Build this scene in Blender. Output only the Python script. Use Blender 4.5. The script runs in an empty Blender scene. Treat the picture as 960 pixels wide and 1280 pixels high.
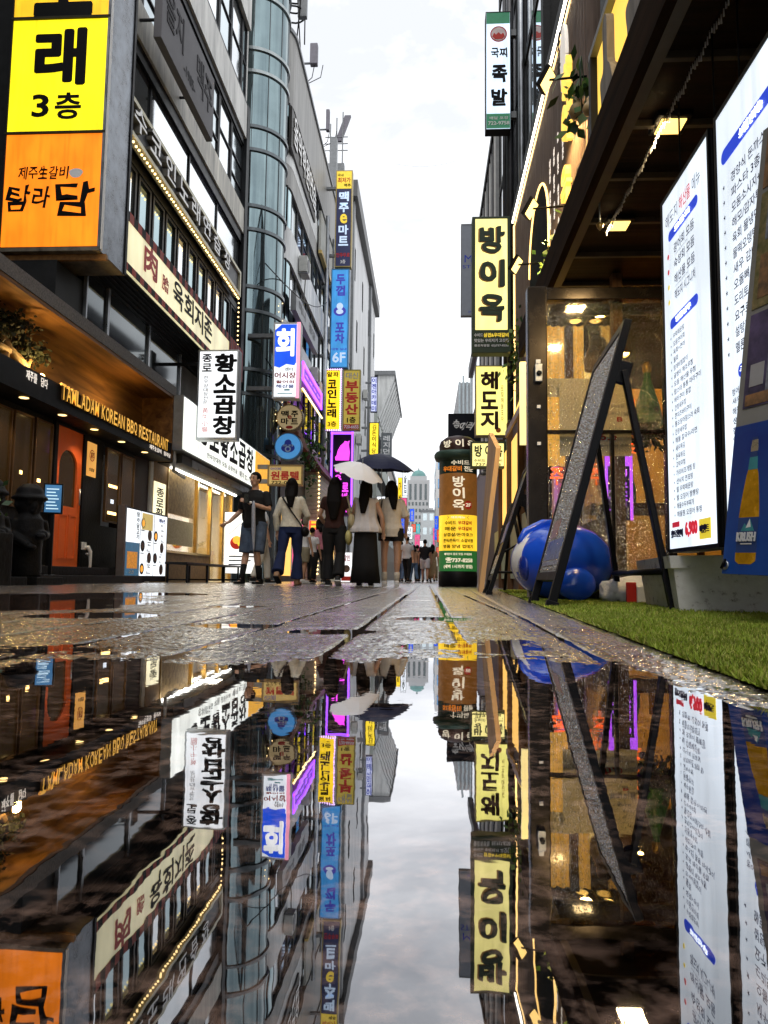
import bpy, bmesh, math, random
import numpy as np
from mathutils import Vector, Matrix, noise
random.seed(7)
SC = bpy.context.scene
COL = SC.collection
PI = math.pi
V3 = Vector

# ---------------------------------------------------------------- camera model
F, CX, CY, CZ = 930.0, 480.0, 640.0, 0.12
PITCH = math.atan(84 / F); ROLL = math.atan(.012); YAW = math.atan(55 / F * math.cos(PITCH))
RM = Matrix.Rotation(YAW, 3, 'Z') @ Matrix.Rotation(PI / 2 + PITCH, 3, 'X') @ Matrix.Rotation(ROLL, 3, 'Z')
EYE = V3((0, 0, CZ))
def ray(x, y): return RM @ V3(((x - CX) / F, -(y - CY) / F, -1.0))
def onX(x, y, X): d = ray(x, y); return EYE + d * (X / d.x)
def onY(x, y, Y): d = ray(x, y); return EYE + d * (Y / d.y)
def onZ(x, y, Z=0.0): d = ray(x, y); return EYE + d * ((Z - CZ) / d.z)

cam = bpy.data.cameras.new('camera'); camo = bpy.data.objects.new('camera', cam); COL.objects.link(camo)
cam.lens = F / 1280 * 36; cam.sensor_width = 36; cam.sensor_fit = 'AUTO'
cam.clip_start = .01; cam.clip_end = 5000
camo.matrix_world = Matrix.Translation(EYE) @ RM.to_4x4()
SC.camera = camo

# ---------------------------------------------------------------- materials
MATS = {}
def _nt(name):
    m = bpy.data.materials.new(name); m.use_nodes = True
    nt = m.node_tree; nt.nodes.clear()
    return m, nt, nt.nodes, nt.links
def _coord(N, L, scale):
    tc = N.new('ShaderNodeTexCoord'); mp = N.new('ShaderNodeMapping')
    mp.inputs['Scale'].default_value = scale if hasattr(scale, '__len__') else (scale,) * 3
    L.new(tc.outputs['Object'], mp.inputs['Vector']); return mp.outputs['Vector']
def mat(name, col, rough=.6, metal=0.0, var=.25, scale=6.0, bump=0.0, bscale=None, col2=None, emit=None, es=0.0, spec=.5, rvar=.15, coat=0.0, trans=0.0, detail=6):
    if spec == .5: spec = .12 if max(col) < .05 and metal < .5 and not coat else .35
    """Principled surface with procedural noise in its colour, roughness and (optionally) bump."""
    if name in MATS: return MATS[name]
    m, nt, N, L = _nt(name)
    out = N.new('ShaderNodeOutputMaterial'); b = N.new('ShaderNodeBsdfPrincipled'); L.new(b.outputs[0], out.inputs[0])
    vec = _coord(N, L, scale)
    n = N.new('ShaderNodeTexNoise'); n.inputs['Scale'].default_value = 1.0; n.inputs['Detail'].default_value = detail; n.inputs['Roughness'].default_value = .65
    L.new(vec, n.inputs['Vector'])
    r = N.new('ShaderNodeValToRGB'); r.color_ramp.elements[0].position = .3; r.color_ramp.elements[1].position = .72
    c2 = col2 if col2 else tuple(max(0, c * (1 - var)) for c in col)
    c1 = col if col2 else tuple(min(1, c * (1 + var * .5)) for c in col)
    r.color_ramp.elements[0].color = (*c2, 1); r.color_ramp.elements[1].color = (*c1, 1)
    L.new(n.outputs['Fac'], r.inputs['Fac']); L.new(r.outputs['Color'], b.inputs['Base Color'])
    mr = N.new('ShaderNodeMapRange'); mr.inputs['To Min'].default_value = max(.02, rough - rvar); mr.inputs['To Max'].default_value = min(1, rough + rvar)
    L.new(n.outputs['Fac'], mr.inputs['Value']); L.new(mr.outputs[0], b.inputs['Roughness'])
    b.inputs['Metallic'].default_value = metal; b.inputs['Specular IOR Level'].default_value = spec
    b.inputs['Coat Weight'].default_value = coat; b.inputs['Transmission Weight'].default_value = trans
    if bump:
        n2 = N.new('ShaderNodeTexNoise'); n2.inputs['Scale'].default_value = 1.0; n2.inputs['Detail'].default_value = 4
        L.new(_coord(N, L, bscale or scale * 8), n2.inputs['Vector'])
        bp = N.new('ShaderNodeBump'); bp.inputs['Strength'].default_value = bump; bp.inputs['Distance'].default_value = .01
        L.new(n2.outputs['Fac'], bp.inputs['Height']); L.new(bp.outputs[0], b.inputs['Normal'])
    if emit:
        b.inputs['Emission Color'].default_value = (*emit, 1); b.inputs['Emission Strength'].default_value = es
    MATS[name] = m; return m
def lit(name, col, es=1.0, base=.6):
    """A backlit acrylic face: it emits its own colour, uneven as the tubes behind it are."""
    if name in MATS: return MATS[name]
    m, nt, N, L = _nt(name)
    out = N.new('ShaderNodeOutputMaterial'); b = N.new('ShaderNodeBsdfPrincipled'); L.new(b.outputs[0], out.inputs[0])
    b.inputs['Base Color'].default_value = (*[c * base for c in col], 1); b.inputs['Roughness'].default_value = .35
    b.inputs['Emission Color'].default_value = (*col, 1)
    n = N.new('ShaderNodeTexNoise'); n.inputs['Scale'].default_value = 1.0; n.inputs['Detail'].default_value = 3
    L.new(_coord(N, L, (2.6, 2.6, 1.3)), n.inputs['Vector'])
    mr = N.new('ShaderNodeMapRange'); mr.inputs['From Min'].default_value = .3; mr.inputs['From Max'].default_value = .7
    mr.inputs['To Min'].default_value = es * .66; mr.inputs['To Max'].default_value = es * 1.08
    L.new(n.outputs['Fac'], mr.inputs['Value'])
    n2 = N.new('ShaderNodeTexNoise'); n2.inputs['Scale'].default_value = 1.0; n2.inputs['Detail'].default_value = 5; L.new(_coord(N, L, (15, 15, .9)), n2.inputs['Vector'])
    gr = N.new('ShaderNodeMapRange'); gr.inputs['From Min'].default_value = .33; gr.inputs['From Max'].default_value = .5; gr.inputs['To Min'].default_value = .80; gr.inputs['To Max'].default_value = 1.0; L.new(n2.outputs['Fac'], gr.inputs['Value'])
    mu = N.new('ShaderNodeMath'); mu.operation = 'MULTIPLY'; L.new(mr.outputs[0], mu.inputs[0]); L.new(gr.outputs[0], mu.inputs[1]); L.new(mu.outputs[0], b.inputs['Emission Strength'])
    MATS[name] = m; return m
def glass(name, tint=(.95, .97, .97), refl=.12, rough=.03, drops=0.0, dscale=260.):
    """A thin pane: lets the view through, mirrors a little; with drops, beads of rain scatter it."""
    if name in MATS: return MATS[name]
    m, nt, N, L = _nt(name)
    out = N.new('ShaderNodeOutputMaterial'); t = N.new('ShaderNodeBsdfTransparent'); g = N.new('ShaderNodeBsdfGlossy'); mx = N.new('ShaderNodeMixShader')
    t.inputs['Color'].default_value = (*tint, 1); g.inputs['Roughness'].default_value = rough; g.inputs['Color'].default_value = (.95, .95, .95, 1)
    lw = N.new('ShaderNodeLayerWeight'); lw.inputs['Blend'].default_value = .25
    mr = N.new('ShaderNodeMapRange'); mr.inputs['To Min'].default_value = refl; mr.inputs['To Max'].default_value = min(1, refl + .55)
    L.new(lw.outputs['Facing'], mr.inputs['Value'])
    L.new(t.outputs[0], mx.inputs[1]); L.new(g.outputs[0], mx.inputs[2])
    if drops:
        v = N.new('ShaderNodeTexVoronoi'); v.inputs['Scale'].default_value = 1.0; L.new(_coord(N, L, dscale), v.inputs['Vector'])
        nn = N.new('ShaderNodeTexNoise'); nn.inputs['Detail'].default_value = 3; L.new(_coord(N, L, 3.0), nn.inputs['Vector'])
        cr = N.new('ShaderNodeMapRange'); cr.inputs['From Min'].default_value = .1; cr.inputs['From Max'].default_value = .45; cr.inputs['To Min'].default_value = 1; cr.inputs['To Max'].default_value = 0
        L.new(v.outputs['Distance'], cr.inputs['Value'])
        mm = N.new('ShaderNodeMath'); mm.operation = 'MULTIPLY'; L.new(cr.outputs[0], mm.inputs[0]); L.new(nn.outputs['Fac'], mm.inputs[1])
        m2 = N.new('ShaderNodeMath'); m2.operation = 'MULTIPLY_ADD'; m2.inputs[1].default_value = drops; L.new(mm.outputs[0], m2.inputs[0]); L.new(mr.outputs[0], m2.inputs[2]); m2.use_clamp = True
        L.new(m2.outputs[0], mx.inputs[0])
        bp = N.new('ShaderNodeBump'); bp.inputs['Strength'].default_value = .9; bp.inputs['Distance'].default_value = .004
        L.new(cr.outputs[0], bp.inputs['Height']); L.new(bp.outputs[0], g.inputs['Normal']); L.new(bp.outputs[0], lw.inputs['Normal'])
    else:
        L.new(mr.outputs[0], mx.inputs[0])
    L.new(mx.outputs[0], out.inputs[0])
    MATS[name] = m; return m
def wood(name, c1, c2, axis=1, scale=3.0, rough=.5, spec=.2):
    if name in MATS: return MATS[name]
    m, nt, N, L = _nt(name)
    out = N.new('ShaderNodeOutputMaterial'); b = N.new('ShaderNodeBsdfPrincipled'); L.new(b.outputs[0], out.inputs[0])
    s = [scale * 6] * 3; s[axis] = scale * .5
    n = N.new('ShaderNodeTexNoise'); n.inputs['Scale'].default_value = 1; n.inputs['Detail'].default_value = 8; n.inputs['Distortion'].default_value = .8
    L.new(_coord(N, L, s), n.inputs['Vector'])
    r = N.new('ShaderNodeValToRGB'); r.color_ramp.elements[0].position = .32; r.color_ramp.elements[1].position = .68
    r.color_ramp.elements[0].color = (*c2, 1); r.color_ramp.elements[1].color = (*c1, 1)
    L.new(n.outputs['Fac'], r.inputs['Fac']); L.new(r.outputs['Color'], b.inputs['Base Color']); b.inputs['Roughness'].default_value = rough; b.inputs['Specular IOR Level'].default_value = spec
    bp = N.new('ShaderNodeBump'); bp.inputs['Strength'].default_value = .25; bp.inputs['Distance'].default_value = .01
    L.new(n.outputs['Fac'], bp.inputs['Height']); L.new(bp.outputs[0], b.inputs['Normal'])
    MATS[name] = m; return m

# ---------------------------------------------------------------- scene objects
ORG = {}
def props(o, label=None, cat=None, group=None, kind=None):
    if label: o['label'] = label
    if cat: o['category'] = cat
    if group: o['group'] = group
    if kind: o['kind'] = kind
    return o
def thing(name, label, cat, loc=(0, 0, 0), group=None, kind=None):
    o = bpy.data.objects.new(name, None); COL.objects.link(o); o.location = loc; o.empty_display_size = .1
    ORG[o.name] = V3(loc); return props(o, label, cat, group, kind)

_GL = {}
TMP = bpy.data.scenes.new('workbench')
def glyphs(s, bold=0.0, res=3):
    k = (s, round(bold, 4), res)
    if k in _GL: return _GL[k]
    c = bpy.data.curves.new('t', 'FONT'); c.body = s; c.size = 1; c.resolution_u = res; c.offset = bold
    o = bpy.data.objects.new('t', c); m = bpy.data.meshes.new_from_object(o)
    vs = [(v.co.x, v.co.y) for v in m.vertices]; fs = [tuple(p.vertices) for p in m.polygons]
    bpy.data.objects.remove(o); bpy.data.curves.remove(c); bpy.data.meshes.remove(m)
    if not vs: vs = [(0, 0), (1, 0), (0, 1)]; fs = []
    a = np.array(vs); lo, hi = a.min(0), a.max(0); d = np.maximum(hi - lo, 1e-4)
    _GL[k] = ((a - lo) / d, fs, d[0] / d[1]); return _GL[k]

class Fr:
    """A frame: origin, right (u), up (v), out (w)."""
    def __init__(s, o, u, v, w): s.o, s.u, s.v, s.w = V3(o), V3(u).normalized(), V3(v).normalized(), V3(w).normalized()
    def P(s, a, b, c=0.0): return s.o + s.u * a + s.v * b + s.w * c
def frC(X, Y, Z): return Fr((X, Y, Z), (1, 0, 0), (0, 0, 1), (0, -1, 0))      # faces the camera
def frL(X, Y, Z): return Fr((X, Y, Z), (0, 1, 0), (0, 0, 1), (1, 0, 0))       # on the left row, faces right
def frR(X, Y, Z): return Fr((X, Y, Z), (0, -1, 0), (0, 0, 1), (-1, 0, 0))     # on the right row, faces left
WORLD = Fr((0, 0, 0), (1, 0, 0), (0, 1, 0), (0, 0, 1))

class MB:
    def __init__(s): s.v, s.f, s.m, s.ms, s.sm = [], [], [], [], []
    def mi(s, m):
        if m not in s.ms: s.ms.append(m)
        return s.ms.index(m)
    def add(s, vs, fs, m, smooth=False):
        k = len(s.v); i = s.mi(m); s.v.extend(V3(v) for v in vs)
        for f in fs: s.f.append(tuple(a + k for a in f)); s.m.append(i); s.sm.append(smooth)
        return s
    def hexa(s, p, m):   # 8 corners: bottom 4 ccw, top 4
        return s.add(p, [(3, 2, 1, 0), (4, 5, 6, 7), (0, 1, 5, 4), (1, 2, 6, 5), (2, 3, 7, 6), (3, 0, 4, 7)], m)
    def box(s, fr, u0, u1, v0, v1, w0, w1, m, bev=0.0):
        if bev <= 0:
            P = fr.P; return s.hexa([P(u0, v0, w0), P(u1, v0, w0), P(u1, v1, w0), P(u0, v1, w0), P(u0, v0, w1), P(u1, v0, w1), P(u1, v1, w1), P(u0, v1, w1)], m)
        b = min(bev, abs(u1 - u0) * .4, abs(v1 - v0) * .4, abs(w1 - w0) * .4)
        bm = bmesh.new(); bmesh.ops.create_cube(bm, size=1.0)
        for q in bm.verts: q.co = V3(((u0 + u1) / 2 + q.co.x * (u1 - u0), (v0 + v1) / 2 + q.co.y * (v1 - v0), (w0 + w1) / 2 + q.co.z * (w1 - w0)))
        bmesh.ops.bevel(bm, geom=bm.edges[:], offset=b, segments=2, affect='EDGES', profile=.6)
        bm.verts.index_update(); s.add([fr.P(*q.co) for q in bm.verts], [[q.index for q in f.verts] for f in bm.faces], m); bm.free(); return s
    def b(s, x0, x1, y0, y1, z0, z1, m, bev=0.0): return s.box(WORLD, x0, x1, y0, y1, z0, z1, m, bev)
    def quad(s, a, b, c, d, m): return s.add([a, b, c, d], [(0, 1, 2, 3)], m)
    def slab(s, a, b, c, d, t, m):     # quad a,b,c,d with thickness vector t
        t = V3(t); p = [V3(q) for q in (a, b, c, d)]; return s.hexa(p + [q + t for q in p], m)
    def tube(s, pts, rad, m, n=10, caps=True, smooth=True):
        pts = [V3(p) for p in pts]; rad = rad if hasattr(rad, '__len__') else [rad] * len(pts)
        vs, fs = [], []; up = None
        for i, p in enumerate(pts):
            d = (pts[min(i + 1, len(pts) - 1)] - pts[max(i - 1, 0)]).normalized()
            if up is None: up = V3((0, 0, 1)) if abs(d.z) < .9 else V3((0, 1, 0))
            a = d.cross(up)
            if a.length < 1e-4: a = d.cross(V3((1, 0, 0)))
            a.normalize(); c = a.cross(d).normalized(); up = c
            r = rad[i]; ra, rc = (r if hasattr(r, '__len__') else (r, r))
            for k in range(n):
                t = 2 * PI * k / n; vs.append(p + a * (math.cos(t) * ra) + c * (math.sin(t) * rc))
        for i in range(len(pts) - 1):
            for k in range(n): fs.append((i * n + k, i * n + (k + 1) % n, (i + 1) * n + (k + 1) % n, (i + 1) * n + k))
        if caps: fs.append(tuple(range(n - 1, -1, -1))); fs.append(tuple(range((len(pts) - 1) * n, len(pts) * n)))
        return s.add(vs, fs, m, smooth)
    def lathe(s, c, prof, m, n=20, a0=0.0, a1=2 * PI, smooth=True, axis=None, caps=False):
        c = V3(c); fr = axis or WORLD; full = abs(a1 - a0 - 2 * PI) < 1e-6; k = n if full else n + 1; vs, fs = [], []
        for r, z in prof:
            for j in range(k):
                t = a0 + (a1 - a0) * j / n; vs.append(c + fr.u * (r * math.cos(t)) + fr.v * (r * math.sin(t)) + fr.w * z)
        for i in range(len(prof) - 1):
            for j in range(n): a, b = i * k + j, i * k + (j + 1) % k; fs.append((a, b, b + k, a + k))
        if caps: fs.append(tuple(range(k - 1, -1, -1))); fs.append(tuple(range((len(prof) - 1) * k, len(prof) * k)))
        return s.add(vs, fs, m, smooth)
    def ball(s, c, r, m, n=14, rot=None):
        c = V3(c); r = r if hasattr(r, '__len__') else (r, r, r); vs, fs = [], []; k = n // 2
        for i in range(k + 1):
            ph = PI * i / k
            for j in range(n):
                t = 2 * PI * j / n; q = V3((r[0] * math.sin(ph) * math.cos(t), r[1] * math.sin(ph) * math.sin(t), r[2] * math.cos(ph)))
                vs.append(c + (rot @ q if rot else q))
        for i in range(k):
            for j in range(n): fs.append((i * n + j, (i + 1) * n + j, (i + 1) * n + (j + 1) % n, i * n + (j + 1) % n))
        return s.add(vs, fs, m, True)
    def disc(s, fr, cu, cv, r, w, m, n=28, ry=None):
        ry = ry or r
        return s.add([fr.P(cu + r * math.cos(2 * PI * k / n), cv + ry * math.sin(2 * PI * k / n), w) for k in range(n)], [tuple(range(n))], m)
    def drum(s, fr, cu, cv, r, w0, w1, m, n=32):
        vs = [fr.P(cu + r * math.cos(2 * PI * k / n), cv + r * math.sin(2 * PI * k / n), w) for w in (w0, w1) for k in range(n)]
        return s.add(vs, [(k, (k + 1) % n, n + (k + 1) % n, n + k) for k in range(n)] + [tuple(range(n - 1, -1, -1)), tuple(range(n, 2 * n))], m)
    def poly(s, fr, pts, w0, w1, m):
        n = len(pts); vs = [fr.P(a, b, w) for w in (w0, w1) for a, b in pts]
        return s.add(vs, [(k, (k + 1) % n, n + (k + 1) % n, n + k) for k in range(n)] + [tuple(range(n - 1, -1, -1)), tuple(range(n, 2 * n))], m)
    def text(s, fr, t, u0, v0, u1, v1, w, m, bold=.02, fit=True, depth=0.0, shear=0.0, res=3, jit=0.0):
        """lettering filling the rectangle u0..u1, v0..v1; fit=False keeps the type's proportions, centred"""
        b0 = min(bold, .014); a, fs, asp = glyphs(t, b0, res); ext = (bold - b0) * .8
        U0, U1, V0, V1 = u0, u1, v0, v1
        if not fit:
            W, H = abs(u1 - u0), abs(v1 - v0)
            if W / H > asp: q = H * asp; U0 = (u0 + u1 - q) / 2; U1 = U0 + q
            else: q = W / asp; V0 = (v0 + v1 - q) / 2; V1 = V0 + q
        def P(x, y, ww):
            x2 = x + shear * (y - .5) + jit * .06 * math.sin(y * 9 + jit * 40 + x * 5); y2 = y + jit * .06 * math.sin(x * 8 + jit * 17)
            return fr.P(U0 + (U1 - U0) * x2, V0 + (V1 - V0) * y2, ww)
        s.add([P(x, y, w) for x, y in a], fs, m)
        if ext > .004 and not depth:      # a heavier face: the same outline laid again a stroke's width off
            gw, gh = (1.0 / max(.3, asp)) if len(t) == 1 else 1.0 / max(.3, asp), 1.0; kx, ky = ext * gw * 1.1, ext * 1.1
            for q, (dx, dy) in enumerate(((1, 0), (-1, 0), (0, 1), (0, -1), (.7, .7), (-.7, -.7), (.7, -.7), (-.7, .7))): s.add([P(x + dx * kx, y + dy * ky, w + .0004 * (q + 1)) for x, y in a], fs, m)
        if depth:
            E = {}
            for f in fs:
                for i in range(len(f)): e = (f[i], f[(i + 1) % len(f)]); E[e] = E.get(e, 0) + 1
            bd = [e for e in E if (e[1], e[0]) not in E]
            vs, gs = [], []
            for e in bd:
                k = len(vs); vs += [P(*a[e[0]], w), P(*a[e[1]], w), P(*a[e[1]], w - depth), P(*a[e[0]], w - depth)]; gs.append((k, k + 1, k + 2, k + 3))
            s.add(vs, gs, depth_mat(m))
        return s
    def vtext(s, fr, t, u0, u1, v0, v1, w, m, bold=.025, gap=.14, **k):
        """one glyph under the other, from the top"""
        n = len(t); h = (v1 - v0) / n
        for i, ch in enumerate(t):
            if ch == ' ': continue
            top = v1 - i * h
            s.text(fr, ch, u0, top - h * (1 - gap / 2), u1, top - h * gap / 2, w, m, bold, **k)
        return s
    def htext(s, fr, t, u0, v0, u1, v1, w, m, bold=.025, gap=.12, **k):
        n = len(t); h = (u1 - u0) / n
        for i, ch in enumerate(t):
            if ch == ' ': continue
            s.text(fr, ch, u0 + (i + gap / 2) * h, v0, u0 + (i + 1 - gap / 2) * h, v1, w, m, bold, **k)
        return s
    def data(s, name, org):
        me = bpy.data.meshes.new(name); me.from_pydata([tuple(v - org) for v in s.v], [], s.f)
        for m in s.ms: me.materials.append(m)
        me.polygons.foreach_set('material_index', s.m); me.polygons.foreach_set('use_smooth', s.sm); me.update(); return me
    def build(s, name, parent=None, label=None, cat=None, group=None, kind=None, org=None):
        if parent is not None: org = ORG[parent.name]
        elif org is None:
            xs = [v.x for v in s.v]; ys = [v.y for v in s.v]; org = V3(((min(xs) + max(xs)) / 2, (min(ys) + max(ys)) / 2, min(v.z for v in s.v)))
        org = V3(org); o = bpy.data.objects.new(name, s.data(name, org)); COL.objects.link(o)
        if parent is not None: o.parent = parent
        else: o.location = org
        ORG[o.name] = org; return props(o, label, cat, group, kind)
def remeshed(mb, voxel, m, smooth=2):
    """fuse the overlapping volumes of mb into one continuous skin; returns an MB"""
    me = mb.data('r', V3((0, 0, 0))); o = bpy.data.objects.new('r', me); TMP.collection.objects.link(o)
    r = o.modifiers.new('r', 'REMESH'); r.mode = 'VOXEL'; r.voxel_size = voxel; r.use_smooth_shade = True
    if smooth: q = o.modifiers.new('s', 'SMOOTH'); q.iterations = smooth; q.factor = .5
    
    with bpy.context.temp_override(scene=TMP, view_layer=TMP.view_layers[0]):
        dg = bpy.context.evaluated_depsgraph_get(); e = bpy.data.meshes.new_from_object(o.evaluated_get(dg))
    out = MB(); out.add([v.co.copy() for v in e.vertices], [tuple(p.vertices) for p in e.polygons], m, True)
    bpy.data.objects.remove(o); bpy.data.meshes.remove(me); bpy.data.meshes.remove(e); return out
_DM = {}
def depth_mat(m): return _DM.get(m.name, m)
def copy_tree(o, parent=None):
    c = o.copy(); COL.objects.link(c); ORG[c.name] = ORG[o.name]
    if parent: c.parent = parent
    for ch in [x for x in KIDS(o)]: copy_tree(ch, c)
    return c
def KIDS(o): return [x for x in COL.objects if x.parent == o]
def lamp(name, kind, loc, energy, col, size=.1, target=None, spot=100):
    l = bpy.data.lights.new(name, kind); o = bpy.data.objects.new(name, l); COL.objects.link(o); o.location = loc
    l.energy = energy; l.color = col
    if kind == 'AREA': l.size = size
    else: l.shadow_soft_size = size
    if kind == 'SPOT': l.spot_size = math.radians(spot); l.spot_blend = .6
    if target is not None: o.rotation_euler = (V3(target) - V3(loc)).to_track_quat('-Z', 'Y').to_euler()
    return o

# palette
BLACK = mat('black paint', (.006, .006, .007), .45, var=.3)
DARKMETAL = mat('dark metal', (.02, .02, .021), .5, .3, bump=.05)
STEEL = mat('weathered steel', (.42, .44, .46), .32, .85, var=.4, scale=3, bump=.1)
GREYM = mat('grey painted metal', (.22, .23, .24), .45, .3, var=.25)
WHITEP = mat('white paint', (.78, .78, .77), .5, var=.12)
INK = mat('black lettering', (.004, .004, .005), .6, var=.1)
INKW = mat('white lettering', (.8, .8, .8), .5, var=.05)
INKR = mat('red lettering', (.6, .03, .02), .5, var=.1)
INKB = mat('blue lettering', (.02, .05, .5), .5, var=.1)
INKG = mat('grey lettering', (.35, .35, .36), .5, var=.1)
# ---------------------------------------------------------------- render settings, sky, sun
SC.view_settings.view_transform = 'Standard'; SC.view_settings.look = 'None'; SC.view_settings.exposure = 0.55; SC.view_settings.gamma = 1.0
SC.view_settings.use_curve_mapping = False
SC.cycles.max_bounces = 8; SC.cycles.diffuse_bounces = 3; SC.cycles.glossy_bounces = 4; SC.cycles.transparent_max_bounces = 10; SC.cycles.transmission_bounces = 4
SC.cycles.sample_clamp_indirect = 4.0; SC.cycles.caustics_reflective = False; SC.cycles.caustics_refractive = False
try:
    SC.cycles.use_denoising = True; SC.cycles.denoiser = 'OPENIMAGEDENOISE'
except Exception: pass
SUN_EL, SUN_AZ = math.radians(58), math.radians(200)
w = bpy.data.worlds.new('World'); SC.world = w; w.use_nodes = True
N, L = w.node_tree.nodes, w.node_tree.links; N.clear()
out = N.new('ShaderNodeOutputWorld'); bg = N.new('ShaderNodeBackground'); L.new(bg.outputs[0], out.inputs[0]); bg.inputs['Strength'].default_value = .1
sky = N.new('ShaderNodeTexSky'); sky.sky_type = 'NISHITA'; sky.sun_disc = False; sky.sun_elevation = SUN_EL; sky.sun_rotation = SUN_AZ; sky.dust_density = 3
tc = N.new('ShaderNodeTexCoord'); mp = N.new('ShaderNodeMapping'); mp.inputs['Scale'].default_value = (1.6, 1.6, 3.4)
L.new(tc.outputs['Generated'], mp.inputs['Vector'])
n1 = N.new('ShaderNodeTexNoise'); n1.inputs['Scale'].default_value = 2.0; n1.inputs['Detail'].default_value = 9; n1.inputs['Roughness'].default_value = .58; n1.inputs['Distortion'].default_value = .5
L.new(mp.outputs[0], n1.inputs['Vector'])
cr = N.new('ShaderNodeValToRGB'); cr.color_ramp.elements[0].position = .36; cr.color_ramp.elements[1].position = .66
cr.color_ramp.elements[0].color = (7.0, 7.2, 7.6, 1); cr.color_ramp.elements[1].color = (13.4, 13.5, 13.6, 1)
L.new(n1.outputs['Fac'], cr.inputs['Fac'])
mx = N.new('ShaderNodeMix'); mx.data_type = 'RGBA'; mx.inputs['Factor'].default_value = .9
L.new(sky.outputs[0], mx.inputs['A']); L.new(cr.outputs[0], mx.inputs['B']); L.new(mx.outputs['Result'], bg.inputs['Color'])
sun = bpy.data.lights.new('sun', 'SUN'); sun.energy = .6; sun.angle = math.radians(25); sun.color = (1, .96, .9)
so = bpy.data.objects.new('sun', sun); COL.objects.link(so); so.location = (0, -5, 40)
sd = V3((math.sin(SUN_AZ) * math.cos(SUN_EL), math.cos(SUN_AZ) * math.cos(SUN_EL), math.sin(SUN_EL)))
so.rotation_euler = (-sd).to_track_quat('-Z', 'Y').to_euler()

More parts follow.
